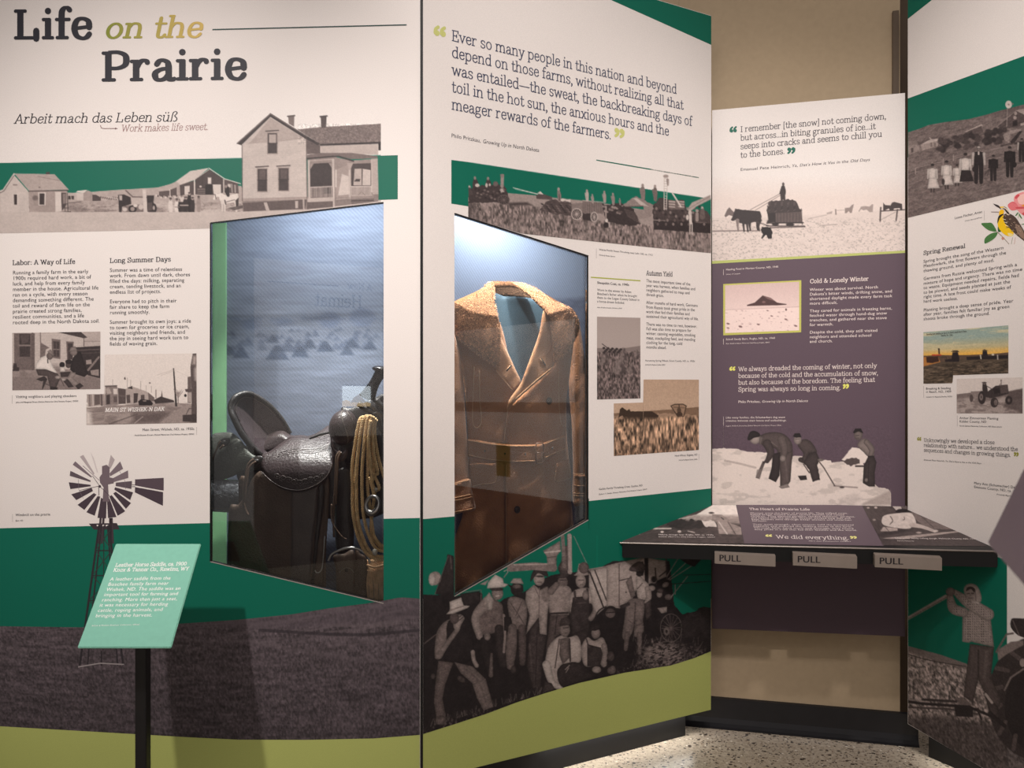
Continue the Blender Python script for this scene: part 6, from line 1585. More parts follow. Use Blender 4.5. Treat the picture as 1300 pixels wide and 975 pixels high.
# girl on the tractor hitch
Wm = (1150, 700, 3.75)
p = Pic(P4, panel4, 'photograph', [(1152.8, 672), (1279, 711), (1440, 762)], [(1152.8, 918.6), (1217, 957), (1300, 1005), (1440, 1086)], 0.9, 2, seed=35, tone=.2, label='printed photograph of a girl lifting a tractor hitch').at(Wm)
p.mix(np.ones_like(p.X), CREAM)
p.mix(np.clip((1278.5 - p.X) / .8 + .5, 0, 1), GREEN)
p.below([(10, 450), (160, 490), (290, 535), (300, 560), (480, 600), (480, 1100), (1100, 1200)], .46)
p.at((0, 0, 1))
gm = p.mask_below([(1152, 826), (1232, 850), (1300, 880)], 3)
p.mix(gm * .6, .60); p.C = np.clip(p.C * (1 + gm * (p.fbm(2.4, 4, 2) - .5) * 1.5)[..., None], 0, 255)
p.mix(p.mask_below([(1152, 905), (1200, 905), (1260, 915), (1300, 940)], 8) * .65, .16)
p.at(Wm)
p.line([(10, 490), (120, 520), (285, 548)], 4, .15, smooth=True)
p.poly([(10, 310), (190, 205), (205, 218), (10, 328)], .64); p.line([(10, 322), (200, 215)], 4, .4)
# tractor wheel
p.poly([(500, 330), (530, 318), (700, 340), (700, 420), (560, 410), (505, 370)], .14, smooth=True); p.line([(510, 330), (540, 400)], 5, .4)
p.ell(640, 700, 250, 300, .16, soft=1.5); p.ell(660, 740, 190, 230, .10)
for i in range(9):
    a = math.radians(100 + i * 22)
    p.line([(640 + 190 * math.cos(a), 700 - 225 * math.sin(a)), (640 + 240 * math.cos(a + .1), 700 - 285 * math.sin(a + .1))], 20, .34, a=.8)
p.poly([(435, 470), (500, 430), (560, 425), (560, 445), (480, 490), (440, 520)], .5); p.line([(430, 480), (480, 395), (510, 390)], 9, .4); p.line([(470, 660), (500, 600), (560, 560)], 8, .5); p.ell(556, 530, 14, 20, .6)
# legs, jacket, head
p.sh = .35; p.shw = 1.8
p.poly([(305, 440), (420, 455), (405, 600), (450, 700), (445, 740), (400, 720), (345, 610), (320, 720), (275, 690), (290, 560)], .30); p.line([(345, 470), (345, 600)], 8, .16); p.line([(385, 480), (375, 600)], 16, .40, a=.6); p.poly([(370, 670), (410, 715), (440, 740), (445, 830), (400, 770)], .24); p.line([(380, 680), (410, 720)], 12, .7)
p.poly([(270, 300), (320, 265), (370, 260), (405, 330), (420, 455), (370, 445), (310, 430), (300, 435), (268, 430)], .62, smooth=False)
p.limb([(210, 210), (225, 270), (275, 290)], [28, 48, 46], .62); p.limb([(235, 195), (300, 245), (390, 300)], [26, 54, 60], .62); p.ell(212, 192, 22, 20, .5)
ch = ((p.X > 1203) & (p.X < 1263) & (p.Y > 752) & (p.Y < 822)) | ((p.X > 1228) & (p.X < 1262) & (p.Y > 764) & (p.Y < 785))
gr = (np.sin(p.X * 2.2) > .35) & (np.sin(p.Y * 2.0) > .2) & (np.abs(p.C.mean(-1) - 150) < 18) & ch
p.mix(gr * .75, .22)
p.poly([(276, 190), (284, 162), (312, 153), (340, 165), (358, 205), (357, 240), (330, 245), (296, 236)], .66, smooth=True)
p.sh = 0
p.ell(308, 206, 21, 29, .56); p.poly([(286, 190), (292, 172), (312, 168), (330, 180), (326, 196), (312, 180), (298, 184)], .14, smooth=True); p.line([(294, 201), (303, 200)], 5, .18); p.line([(313, 200), (323, 200)], 5, .18); p.line([(307, 204), (305, 214)], 3, .42); p.line([(299, 222), (316, 222)], 4, .26); p.line([(330, 190), (334, 232)], 5, .42); p.line([(318, 240), (346, 246)], 8, .72)
# hitch bars and shoes
p.sh = 0
p.poly([(225, 700), (270, 695), (310, 725), (310, 742), (270, 735)], .40); p.line([(10, 715), (80, 725), (300, 740), (420, 790)], 13, .10); p.line([(80, 705), (240, 715)], 12, .16); p.line([(10, 742), (200, 750), (340, 775)], 9, .24); p.poly([(230, 735), (320, 745), (320, 790), (240, 785)], .10); p.line([(340, 750), (360, 800)], 10, .12); p.line([(400, 770), (470, 830)], 18, .1)
M = (np.abs(p.C - np.array(GREEN)).sum(-1) > 25) & (np.abs(p.C - np.array(CREAM)).sum(-1) > 25)
p.texture(.22, 1.5, 1.6, M); p.done()
# ------------------------------------------------------------------ sloping counter with three pull-out boards
q1, q2, q3 = P2.px(787, 688.5, 0.004), P4.px(1270, 699.5, 0.004), P3.px(1026, 641, 0.006)
CT = Plane(q3, (q1 - q3).cross(q2 - q3))
CT.up = Vector((0, 0, 1))
q0, q4 = CT.px(904, 641), CT.px(1149, 641)
front_dir = (q2 - q1); front_dir.z = 0; front_dir.normalize()
front_n = Vector((front_dir.y, -front_dir.x, 0))
counter = thing('sloping_counter', 'black sloping counter between panels topped with The Heart of Prairie Life', 'counter', ((q1 + q2) / 2).to_tuple()[:2] + (0.86,))
bm = bmesh.new()
# black tray: top slab plus a deep rounded front lip
down = Vector((0, 0, -0.062))
prism(bm, [q0, q1, q2, q4], down)
bmesh.ops.recalc_face_normals(bm, faces=bm.faces)
ed = [e for e in bm.edges if abs((e.verts[0].co - e.verts[1].co).length) < 0.08]
bmesh.ops.bevel(bm, geom=ed, offset=0.012, segments=3, affect='EDGES')
bm_mesh('worktop', bm, pmat('black_laminate', (8, 8, 9), 0.35, noise=0.1), counter)
bm = bmesh.new()
tube(bm, [q1 + Vector((0, 0, -.002)) + front_n * .001, q2 + Vector((0, 0, -.002)) + front_n * .001], 0.004, 8)
bm_mesh('front_nosing', bm, pmat('brushed_edge_metal', (120, 112, 106), 0.35, 0.6), counter)
# wall cleat under the worktop
bm = bmesh.new()
a, b = P3.px(930, 700, 0.002), P3.px(1120, 700, 0.002)
za = CT.px(1026, 645).z - 0.075
prism(bm, [(a.x, a.y, za), (b.x, b.y, za), (b.x, b.y, za - 0.04), (a.x, a.y, za - 0.04)], P3.n * 0.03)
bm_mesh('wall_cleat', bm, M_BLACK, counter)
k = Ink(CT, counter, 'printed_top', 2)
PT = (98, 84, 92)
k.poly([(934.5, 641), (1094, 641), (1122, 693), (945, 690)], PT); k.done()
K1, K2, K3 = (780, 635, 8.667), (920, 635, 7.647), (1080, 635, 7.222)
p = Pic(CT, counter, 'photograph', [(790, 687), (904, 641.2), (934.3, 641.2)], [(790, 688.2), (945, 690.4)], 0.7, 2, seed=41, tone=.2, label='printed photograph of a woman on a prairie farm')
# stretch the right edge to the slanting border of the text block
p.X = p.X + np.clip((p.X - 790) / 144, 0, 1) * (p.Y - 641.2) / 49 * 10.5 * np.clip((p.X - 860) / 74, 0, 1)
p.at(K1)
p.below([(0, 0), (1400, 0)], .24)
p.poly([(700, 205), (900, 160), (1100, 40), (1400, 40), (1420, 180), (1080, 200), (900, 200)], (228, 216, 208)); p.poly([(730, 195), (860, 165), (1080, 165), (1400, 170), (1400, 260), (1000, 230), (800, 225)], .66, soft=4)
p.poly([(960, 225), (1100, 225), (1120, 290), (1000, 295)], .86, rough=2); p.poly([(560, 260), (700, 210), (960, 225), (1000, 300), (700, 330)], .14, rough=4)
p.ell(1068, 140, 30, 11, .3); p.poly([(1075, 155), (1180, 160), (1260, 210), (1400, 200), (1400, 250), (1130, 235), (1075, 225)], .58); p.poly([(1130, 240), (1240, 240), (1400, 300), (1400, 380), (1150, 370)], .60); p.line([(1150, 240), (1240, 370)], 14, .8); p.line([(1250, 240), (1330, 370)], 12, .34); p.line([(1175, 190), (1200, 210)], 12, .2)
p.line([(430, 312), (620, 312)], 18, .76); p.ell(525, 348, 18, 12, .8); p.ell(715, 345, 20, 14, .76); p.line([(810, 340), (880, 355)], 12, .72); p.ell(275, 372, 8, 6, .7)
p.texture(.25, 4, 2); p.done()
p = Pic(CT, counter, 'photograph', [(1094, 641.2), (1148.5, 641.2), (1252, 692)], [(1094, 641.6), (1121, 692.4), (1252, 693.4)], 0.7, 2, seed=42, tone=.22, label='printed photograph of a woman rolling dough').at(K3)
p.poly([(440, 45), (530, 50), (900, 200), (960, 270), (700, 260), (600, 180)], .40); p.line([(640, 140), (760, 250)], 10, .28); p.line([(650, 165), (860, 170)], 8, .3); p.line([(680, 205), (900, 215)], 6, .3)
p.poly([(370, 45), (455, 48), (470, 80), (420, 95)], .78); p.poly([(410, 105), (440, 82), (520, 85), (560, 110), (480, 125), (440, 130)], .06, smooth=True)
p.poly([(285, 180), (310, 140), (420, 120), (540, 115), (580, 150), (600, 215), (560, 245), (520, 265), (340, 240), (290, 215)], .80, smooth=True); p.line([(365, 150), (385, 190), (360, 220)], 8, .3, smooth=True); p.line([(490, 155), (495, 175), (480, 182)], 6, .3)
p.limb([(560, 225), (660, 245), (770, 285)], [44, 32, 24], .72); p.ell(780, 282, 22, 11, .76); p.poly([(270, 285), (300, 245), (430, 255), (430, 285)], .66); p.line([(320, 250), (350, 285)], 6, .3)
p.poly([(280, 350), (990, 280), (1000, 292), (480, 358)], .64); p.line([(250, 320), (560, 270)], 30, .12, a=.6); p.ell(625, 298, 26, 9, .6); p.ell(230, 68, 14, 10, .7); p.ell(160, 70, 12, 8, .6); p.ell(215, 180, 14, 8, .6); p.ell(895, 212, 14, 12, .6); p.ell(1130, 335, 16, 8, .4)
p.texture(.2, 3, 2); p.done()
k = Ink(CT, counter, 'top_lettering', 4, m=K2)
PL = (222, 210, 206)
def flat(style, t, x0, y0, x1, y1, h, col, m):
    """lettering that lies in the counter's slope"""
    k.m = m
    X0, X1, XU = k.q((x0, y0)), k.q((x1, y1)), k.q((x0 - h * .22, y0 - h))
    p0, p1 = CT.px(*X0, k.off), CT.px(*X1, k.off)
    V, Fc, w = layout(style, t)
    u = (p1 - p0) / w
    v = CT.px(*XU, k.off) - p0; v = v - u.normalized() * v.dot(u.normalized())
    k._put(V, Fc, p0, u, v, np.repeat(lin(col)[None], len(V), 0))
flat('serif_bold', 'The Heart of Prairie Life', 240, 95, 828, 100, 30, PL, K2)
for t, x0, y0, x1, y1 in (('Women were the heart of prairie life. They milked cows,', 246, 130, 1196, 132), ('baked bread, hauled water, sewed clothes and raised', 250, 145, 1160, 148), ('children. They planted gardens, tended chickens, gardens,', 254, 160, 1265, 166), ('and helped with the harvest. Women worked long days and', 258, 176, 1220, 182), ('kept families alive through bitter winters and uncertain', 262, 191, 1230, 198), ('harvests.', 266, 206, 410, 207),
    ('Their quiet strength, often unseen, held the homestead', 274, 240, 1252, 246), ('together and endured the shifting needs of the farm.', 278, 256, 1240, 264), ('Through faith, hard work and courage, they found', 282, 273, 1250, 282), ('deep pride in a life that fed their families and the world.', 287, 289, 1285, 298)):
    flat('sans', t, x0, y0, x1, y1, 17, PL, K2)
flat('serif', 'We did everything.', 500, 372, 1212, 384, 50, PL, K2); flat('quote', '\u201c', 400, 372, 475, 373, 50, (226, 220, 140), K2); flat('quote', '\u201d', 1225, 390, 1300, 391, 56, (226, 220, 140), K2); flat('sans_it', 'Mary Ann Schumacher Deibert', 815, 400, 1225, 404, 12, PL, K2)
flat('sans', 'Making sausage near Rugby, ND, ca. 1930s', 485, 384, 1090, 388, 18, PL, K1); flat('sans_it', 'Dakota Memories Oral History Project, GRHC', 485, 406, 1105, 412, 14, PL, K1)
flat('sans', 'Schumacher family rolling dough, McIntosh County, ND, 1960s', 405, 352, 1165, 360, 15, PL, K3); flat('sans_it', 'Dakota Memories', 425, 375, 580, 378, 11, PL, K3)
k.done()
# handles: the grips of three pull-out boards
PUL = [(907.2, 984.6, 701.0, 717.2), (1006.6, 1088.2, 701.5, 719.6), (1110.6, 1196.0, 703.2, 721.8)]
LB = ('leftmost of the three pale PULL handles under the sloping counter', 'middle one of the three pale PULL handles under the sloping counter', 'rightmost of the three pale PULL handles under the sloping counter')
FP = Plane(q1, front_n)
for i, (xa, xb, ya, yb) in enumerate(PUL):
    o_ = 0.030 + 0.004 * i
    a, b = FP.px(xa, ya + 1.2, o_), FP.px(xb, ya + 4.6 + i * .2, o_)
    b.z = a.z - 0.0035
    hgt = (FP.px(xa, yb - 1.5, o_) - FP.px(xa, ya + 1.2, o_)).length
    d = thing('pull_out_board', LB[i], 'drawer', (a.x, a.y, a.z - hgt), 'pull-out boards under the counter')
    ud = (b - a).normalized()
    bm = bmesh.new()
    nb = front_n * -0.034 + Vector((0, 0, 0.004))
    prism(bm, [a, b, b + Vector((0, 0, -hgt)), a + Vector((0, 0, -hgt))], nb)
    bmesh.ops.recalc_face_normals(bm, faces=bm.faces)
    bmesh.ops.bevel(bm, geom=list(bm.edges), offset=0.0012, segments=2, affect='EDGES')
    bm_mesh('handle', bm, M_HANDLE, d)
    bm = bmesh.new()
    s0 = a + front_n * -0.034 + ud * 0.01 + Vector((0, 0, -hgt * .3)); s1 = b + front_n * -0.034 - ud * 0.01 + Vector((0, 0, -hgt * .3))
    prism(bm, [s0, s1, s1 + Vector((0, 0, -hgt * .45)), s0 + Vector((0, 0, -hgt * .45))], front_n * -0.012)
    bm_mesh('board_edge', bm, M_BLACK, d)
    HP = Plane(a, front_n.copy())
    k = Ink(HP, d, 'handle_lettering', 2)
    x0 = xa + 5.5; x1 = x0 + (27.5, 29, 30)[i]; yb_ = ya + (11.2, 12.2, 12.6)[i]
    k.text('sans_bold', 'PULL', x0, yb_, x1, yb_ + .9, 11.6, (40, 36, 38)); k.done()
# ------------------------------------------------------------------ what stands in the two window cases
from mathutils.geometry import delaunay_2d_cdt

def px_of(m, pts):
    return [(m[0] + p[0] / m[2], m[1] + p[1] / m[2]) for p in pts]

def poly_dist(P, x, y):
    d = 1e9
    for i in range(len(P)):
        ax, ay = P[i]; bx, by = P[(i + 1) % len(P)]
        ex, ey = bx - ax, by - ay
        t = max(0, min(1, ((x - ax) * ex + (y - ay) * ey) / (ex * ex + ey * ey + 1e-9)))
        d = min(d, math.hypot(x - ax - t * ex, y - ay - t * ey))
    return d

def inside(P, x, y):
    c = False
    for i in range(len(P)):
        a, b = P[i], P[(i + 1) % len(P)]
        if (a[1] > y) != (b[1] > y) and x < (b[0] - a[0]) * (y - a[1]) / (b[1] - a[1]) + a[0]: c = not c
    return c

def wob(x, y, s, a):
    """slow creases of soft material"""
    return a * (math.sin(x * .11 * s + y * .03 * s + 1.3) * .5 + math.sin(x * .05 * s - y * .08 * s) * .35 + math.sin(x * .23 * s + y * .13 * s + math.sin(y * .05) * 2) * .15)

def patch(name, pl, pts, off, mat, parent, step=3.0, thick=0.006, edge=0.006, ew=3.0, smooth=True, m=None, label=None, concave=0.0):
    """a sheet of leather or cloth: outline, distance behind the board, rolled edge, real thickness"""
    if m: pts = px_of(m, pts)
    P = [tuple(q) for q in spline(pts, 8, True)] if smooth else list(pts)
    B = []
    for i in range(len(P)):
        a, b = P[i], P[(i + 1) % len(P)]
        n = max(1, int(math.hypot(b[0] - a[0], b[1] - a[1]) / (step * .8)))
        for k in range(n): B.append((a[0] + (b[0] - a[0]) * k / n, a[1] + (b[1] - a[1]) * k / n))
    Q = [B[0]]
    for q in B[1:]:
        if math.hypot(q[0] - Q[-1][0], q[1] - Q[-1][1]) > step * .35: Q.append(q)
    if math.hypot(Q[0][0] - Q[-1][0], Q[0][1] - Q[-1][1]) < step * .35: Q.pop()
    nb = len(Q)
    xs, ys = [q[0] for q in Q], [q[1] for q in Q]
    G = []
    y = min(ys) + step / 2; r = 0
    while y < max(ys):
        x = min(xs) + step / 2 * (1 + r % 2)
        while x < max(xs):
            if inside(Q, x, y) and poly_dist(Q, x, y) > step * .45: G.append((x, y))
            x += step
        y += step * .87; r += 1
    V2 = [Vector(q) for q in Q + G]
    res = delaunay_2d_cdt(V2, [], [list(range(nb))], 1, 1e-4)
    vv, ff = res[0], res[2]
    front, back = [], []
    D = [poly_dist(Q, v.x, v.y) for v in vv]
    dm = max(D) or 1
    for v, d in zip(vv, D):
        o = off(v.x, v.y) - edge * (1 - min(1, d / ew)) ** 2 - concave * (d / dm)
        front.append(tuple(pl.px(v.x, v.y, o)))
        back.append(tuple(pl.px(v.x, v.y, o - thick + (edge * .5 * (1 - min(1, d / ew)) ** 2))))
    n = len(front)
    F_ = [tuple(f) for f in ff] + [tuple(i + n for i in f[::-1]) for f in ff]
    cnt = {}
    for f in ff:
        for i in range(len(f)):
            e = (f[i], f[(i + 1) % len(f)]); cnt[tuple(sorted(e))] = cnt.get(tuple(sorted(e)), []) + [e]
    for e, l in cnt.items():
        if len(l) == 1:
            a, b = l[0]; F_.append((b, a, a + n, b + n))
    bm = bmesh.new()
    bv = [bm.verts.new(v) for v in front + back]
    for f in F_:
        try: bm.faces.new([bv[i] for i in f])
        except ValueError: pass
    return bm_mesh(name, bm, mat, parent, smooth=True, label=label), Q

def path(pl, pts, off, m=None, n=6, smooth=True):
    """pixel path -> points at a distance behind the board; off a number, a function or per-point third values"""
    if m: pts = [(m[0] + p[0] / m[2], m[1] + p[1] / m[2]) + tuple(p[2:]) for p in pts]
    if smooth: pts = spline(pts, n)
    return [pl.px(p[0], p[1], p[2] if len(p) > 2 else (off(p[0], p[1]) if callable(off) else off)) for p in pts]

def ellipsoid(bm, c, ax, seg=24, rings=16):
    """ellipsoid from a centre and three axis vectors"""
    g = bmesh.ops.create_uvsphere(bm, u_segments=seg, v_segments=rings, radius=1)
    for v in g['verts']:
        v.co = Vector(c) + Vector(ax[0]) * v.co.x + Vector(ax[1]) * v.co.y + Vector(ax[2]) * v.co.z
    return g

def rope(bm, pts, r, pitch=0.026, seg=6):
    """three-strand laid rope"""
    P = [Vector(p) for p in pts]
    L = [0]
    for a, b in zip(P[:-1], P[1:]): L.append(L[-1] + (b - a).length)
    n = max(8, int(L[-1] / pitch * 8))
    Q, j = [], 0
    for k in range(n + 1):
        s = L[-1] * k / n
        while j < len(P) - 2 and L[j + 1] < s: j += 1
        t = (s - L[j]) / max(1e-9, L[j + 1] - L[j]); Q.append(P[j].lerp(P[j + 1], t))
    prev = None; fr = []
    for i in range(n + 1):
        t = (Q[min(i + 1, n)] - Q[max(i - 1, 0)]).normalized()
        a = t.orthogonal().normalized() if prev is None else (prev - t * prev.dot(t)).normalized()
        prev = a; fr.append((a, t.cross(a)))
    for h in range(3):
        pp = []
        for i, q in enumerate(Q):
            w = 2 * math.pi * (L[-1] * i / n / pitch + h / 3)
            pp.append(q + (fr[i][0] * math.cos(w) + fr[i][1] * math.sin(w)) * r * .60)
        tube(bm, pp, r * .50, seg)

# ---- lining and backdrops
Pic(P1, panel1, 'x', [(0, 0), (1, 0)], [(0, 1), (1, 1)])
PB1 = Plane(P1.px(400, CY, -0.49), P1.n); PB2 = Plane(P2.px(660, CY, -0.385), P2.n)
p = Pic(PB1, panel1, 'backdrop', [(288, 225), (496, 225)], [(288, 830), (496, 830)], 1.6, 0, seed=51, label='blue grey printed backdrop of haystacks in a field', mat=M_BACKDROP)
yy = np.clip((p.Y - 240) / 200, 0, 1)
p.C[:] = np.array((156, 170, 198)); p.mix(yy, (126, 136, 154)); p.mix(p.mask_below([(288, 398), (500, 394)], 4), (106, 116, 134)); p.mix(p.mask_below([(288, 450), (500, 450)], 60), (96, 104, 120))
p.at((255, 240, 3.61))
p.mix(np.clip(1 - np.abs(p.Y - 404) / 6, 0, 1) * np.clip((p.fbm(10, 6) - .42) * 5, 0, 1) * .7, (84, 98, 122))
for x, y, w, h in ((590, 600, 70, 60), (740, 590, 80, 70), (380, 610, 60, 30), (230, 620, 60, 40)): p.ell(x, y, w * .7, h * .6, (88, 102, 128), soft=5, a=.7)
rg = np.random.default_rng(5)
for i in range(70):
    x, y = rg.uniform(110, 860), rg.uniform(640, 730); s_ = 10 + (y - 630) * .18
    p.poly([(x - s_, y + s_ * .7), (x, y - s_ * .6), (x + s_, y + s_ * .7)], (74, 86, 108), soft=2, a=.6)
for x, y, s_ in ((185, 755, 40), (350, 755, 55), (455, 750, 42), (570, 725, 40), (690, 710, 36), (670, 745, 34), (775, 720, 32), (130, 745, 34), (500, 715, 34), (330, 690, 30)):
    p.poly([(x - s_, y + s_ * .5), (x - s_ * .2, y - s_ * .7), (x + s_ * .2, y - s_ * .7), (x + s_, y + s_ * .5)], (62, 74, 94), soft=2.5, a=.85)
p.texture(.15, 30, 4); p.done()
a = [PB1.px(250, 225, .012), PB1.px(286.6, 225, .012), PB1.px(286.6, 830, .012), PB1.px(250, 830, .012)]
bm = bmesh.new(); prism(bm, a, -P1.n * 0.02); bm_mesh('case_lining', bm, M_GREENIN, panel1, label='pale green lining strip')
p = Pic(PB2, panel2, 'backdrop', [(552, 235), (815, 235)], [(552, 830), (815, 830)], 1.6, 0, seed=52, label='pale blue printed backdrop of a hazy field', mat=M_BACKDROP)
yy = np.clip((p.Y - 260) / 130, 0, 1)
p.C[:] = np.array((190, 206, 232)); p.mix(yy, (174, 188, 216)); hz = p.mask_below([(552, 382), (700, 378), (770, 372)], 8)
p.mix(hz, (136, 148, 178)); p.mix(hz * np.clip((p.fbm(9, 5) - .45) * 3, 0, .6), (112, 122, 150)); p.mix(p.mask_below([(552, 440), (770, 440)], 60), (96, 108, 140)); p.mix(p.mask_below([(552, 560), (770, 560)], 60), (52, 58, 72)); p.done()
for o in [o for o in bpy.data.objects if o.name == 'x']: bpy.data.objects.remove(o)

# ---- leather, rope, cloth
def leather(name, col, rough=0.42, bump=0.25, bs=130):
    return pmat(name, col, rough, spec=0.5, noise=0.22, nscale=9, bump=bump, bscale=bs)
L_SEAT = leather('saddle_leather', (62, 53, 54), 0.34)
L_CANT = leather('cantle_leather', (70, 61, 64), 0.36)
L_FEND = leather('fender_leather', (92, 76, 66), 0.5)
L_STRAP = leather('strap_leather', (92, 84, 82), 0.45)
L_DARK = leather('dark_saddle_leather', (50, 48, 48), 0.38)
L_SKIRT = leather('green_black_leather', (86, 90, 84), 0.5)
L_TOOL = leather('tooled_saddlebag_leather', (104, 108, 114), 0.4, 0.9, 55)
L_THONG = leather('brown_thong_leather', (94, 74, 60), 0.6)
L_BROWN = leather('brown_latigo_leather', (74, 56, 44), 0.55)
M_ROPE = pmat('manila_rope', (236, 200, 150), 0.8, spec=0.2, noise=0.2, nscale=60, bump=0.3, bscale=500)
M_CINCH = pmat('mohair_cinch', (226, 186, 146), 0.9, spec=0.1, noise=0.25, nscale=40, bump=0.5, bscale=300)
M_STEEL = pmat('worn_steel', (190, 188, 186), 0.28, 1.0, noise=0.1)
M_WELT = leather('pale_stitching', (120, 112, 104), 0.6, 0.1)

SA_, SB_, SC2, SD_ = (265, 490, 7.5), (370, 450, 5.733), (265, 590, 6.504), (385, 600, 5.733)
sx, sy = (380 - CX) / F * 3.38, 3.40
saddle = thing('horse_saddle', 'worn dark brown leather western saddle behind the glass of first window', 'saddle', (sx, sy, 0.60))
def part(name, pts, off, mat, m=None, **k):
    return patch(name, P1, pts, off, mat, saddle, m=m, **k)[0]
def sub(parent, name, paths, r, mat, seg=8):
    bm = bmesh.new()
    for q in paths: tube(bm, q, r, seg)
    return bm_mesh(name, bm, mat, parent, smooth=True)
# rear skirt, saddlebag
sk = lambda x, y: -0.165 + 0.03 * math.sin(math.pi * min(1, max(0, (y - 545) / 70)))
part('rear_skirt', [(-160, 520), (10, 478), (60, 450), (170, 440), (235, 452), (310, 520), (400, 640), (500, 690), (505, 740), (480, 800), (330, 822), (140, 892), (10, 888), (-160, 880)], sk, L_SKIRT, SA_, step=3, label='greenish black leather skirt')
bg = lambda x, y: -0.175 + 0.045 * math.sqrt(max(0, 1 - ((y - 629) / 22) ** 2))
bag = part('saddlebag', [(-160, 118), (10, 122), (255, 128), (268, 180), (266, 330), (250, 392), (10, 386), (-160, 380)], bg, L_TOOL, SC2, step=2.5, thick=.02, label='tooled black leather saddlebag')
sub(bag, 'stitching', [path(P1, [(-140, 352), (10, 356), (250, 370)], lambda x, y: bg(x, y) + .002, SC2)], 0.0011, M_WELT, 6)
scr = []
for i in range(7):
    cx_, cy_ = -40 + i * 44, 235 + (i % 2) * 46
    scr.append(path(P1, [(cx_ + (26 - k * 1.5) * math.cos(k * .8 + i), cy_ + (26 - k * 1.5) * math.sin(k * .8 + i)) for k in range(14)], lambda x, y: bg(x, y) + .0015, SC2, 3))
sub(bag, 'tooling', scr, 0.0011, L_TOOL, 5)
# far bars and tree that carry the seat
part('saddle_tree', [(318, 560), (360, 556), (420, 552), (470, 530), (500, 560), (500, 640), (440, 660), (330, 640), (300, 600)], lambda x, y: -0.235, L_DARK, step=5, thick=.12)
# fender and stirrup leather
fe = lambda x, y: -0.115 + 0.035 * math.sqrt(max(0, 1 - ((x - 358) / 75) ** 2)) + wob(x, y, 1.2, .002)
part('fender', [(331, 598), (345, 606), (372, 612), (398, 612), (414, 612), (416, 640), (414, 690), (412, 745), (412, 810), (350, 830), (292, 810), (290, 700), (291, 645), (303, 640), (312, 625), (320, 608)], fe, L_FEND, step=4, label='wide brown leather fender')
part('fender_edge', [(303, 612), (308, 604), (316, 610), (312, 640), (316, 700), (318, 810), (292, 810), (290, 660), (302, 645)], lambda x, y: fe(x, y) - .018, L_BROWN, step=3.5)
sl = lambda x, y: fe(x, y) + .010
part('stirrup_leather', [(371, 616), (385, 615), (401, 614), (402, 640), (397, 690), (394, 740), (393, 820), (368, 820), (369, 740), (370, 680)], sl, L_STRAP, step=3, thick=.005, edge=.003, ew=2, label='grey brown leather strap')
part('stirrup_leather', [(404.5, 616), (411, 614), (411, 640), (404, 690), (399, 740), (397, 810), (394.5, 810), (395.5, 740), (399, 690), (403, 645)], lambda x, y: sl(x, y) - .002, L_DARK, step=2.5, edge=.003, ew=2)
part('stirrup_leather', [(412, 612), (418, 610), (417, 650), (414, 700), (414, 760), (413, 810), (408, 810), (409, 760), (410, 700), (411, 650)], lambda x, y: sl(x, y) - .006, L_FEND, step=2.5, edge=.003, ew=2)
# seat with its side jockey
se = lambda x, y: -0.27 + 0.195 * math.sin(math.pi / 2 * min(1, max(0, (y - 538) / 66))) + 0.02 * (1 - min(1, abs(x - 380) / 50))
seat = part('seat', [(333, 577), (342, 573), (356, 563), (371, 553.5), (393, 553), (408, 546), (417, 540), (420.5, 548), (422.5, 558), (425, 572), (424, 588), (419, 602), (409, 614), (396, 621), (382, 624.5), (370, 624.5), (356, 620), (343, 610), (335, 600), (331.5, 590)], se, L_SEAT, step=2.4, thick=.009, edge=.006, ew=2.5, label='smooth black brown leather seat')
sub(seat, 'edge_welt', [path(P1, [(333, 600), (345, 611), (358, 618.5), (371, 622), (383, 622), (396, 618), (408, 611), (417, 601), (421.5, 588)], lambda x, y: se(x, y) + .001)], 0.0016, L_STRAP, 6)
sl_ = path(P1, [(393.5, 556.5), (405, 552), (418, 549)], lambda x, y: se(x, y) + .004)
sub(seat, 'slot', [sl_], [0.003] * 4 + [0.0045] * (len(sl_) - 4), pmat('slot_shadow_leather', (10, 10, 10), .8))
scr = []
for i in range(9):
    cx_, cy_ = 352 + i * 7.2, 604 + 8 * math.sin(math.pi * i / 8)
    scr.append(path(P1, [(cx_ + (5.5 - k * .36) * math.cos(k * .75 + i * 1.7), cy_ + (4.2 - k * .27) * math.sin(k * .75 + i * 1.7)) for k in range(14)], lambda x, y: se(x, y) + .0008, None, 3))
for i in range(3):
    scr.append(path(P1, [(352 + i * 2, 580 - i * 2.6), (375, 575 - i * 2.4), (398, 575 - i * 2.2), (416, 571 - i * 2.2)], lambda x, y: se(x, y) + .0006))
sub(seat, 'tooling', scr, 0.0010, L_STRAP, 5)
# cantle: a dished back with a rolled rim
ca = lambda x, y: -0.135 - 0.17 * min(1, max(0, (x - 296) / 76)) + 0.03 * min(1, max(0, (y - 500) / 80))
cant = part('cantle', [(240, 150), (285, 92), (345, 74), (410, 82), (490, 125), (575, 182), (655, 268), (722, 362), (772, 452), (800, 500), (720, 570), (610, 650), (520, 680), (470, 632), (400, 540), (330, 420), (270, 305), (232, 220)], ca, L_CANT, SA_, step=2.4, thick=.014, edge=.004, concave=.045, label='high dished leather cantle')
part('seat_rise', [(455, 600), (520, 500), (600, 445), (700, 425), (790, 468), (900, 468), (990, 505), (860, 590), (640, 650), (520, 668)], lambda x, y: -0.228 + .018 * min(1, max(0, (y - 545) / 30)), L_SEAT, SA_, step=2.4, thick=.02, edge=.035, ew=9)
rim = [(515, 668), (450, 622), (380, 540), (300, 430), (240, 310), (208, 220), (220, 150), (262, 98), (330, 70), (400, 72), (480, 112), (570, 172), (655, 258), (725, 352), (780, 450)]
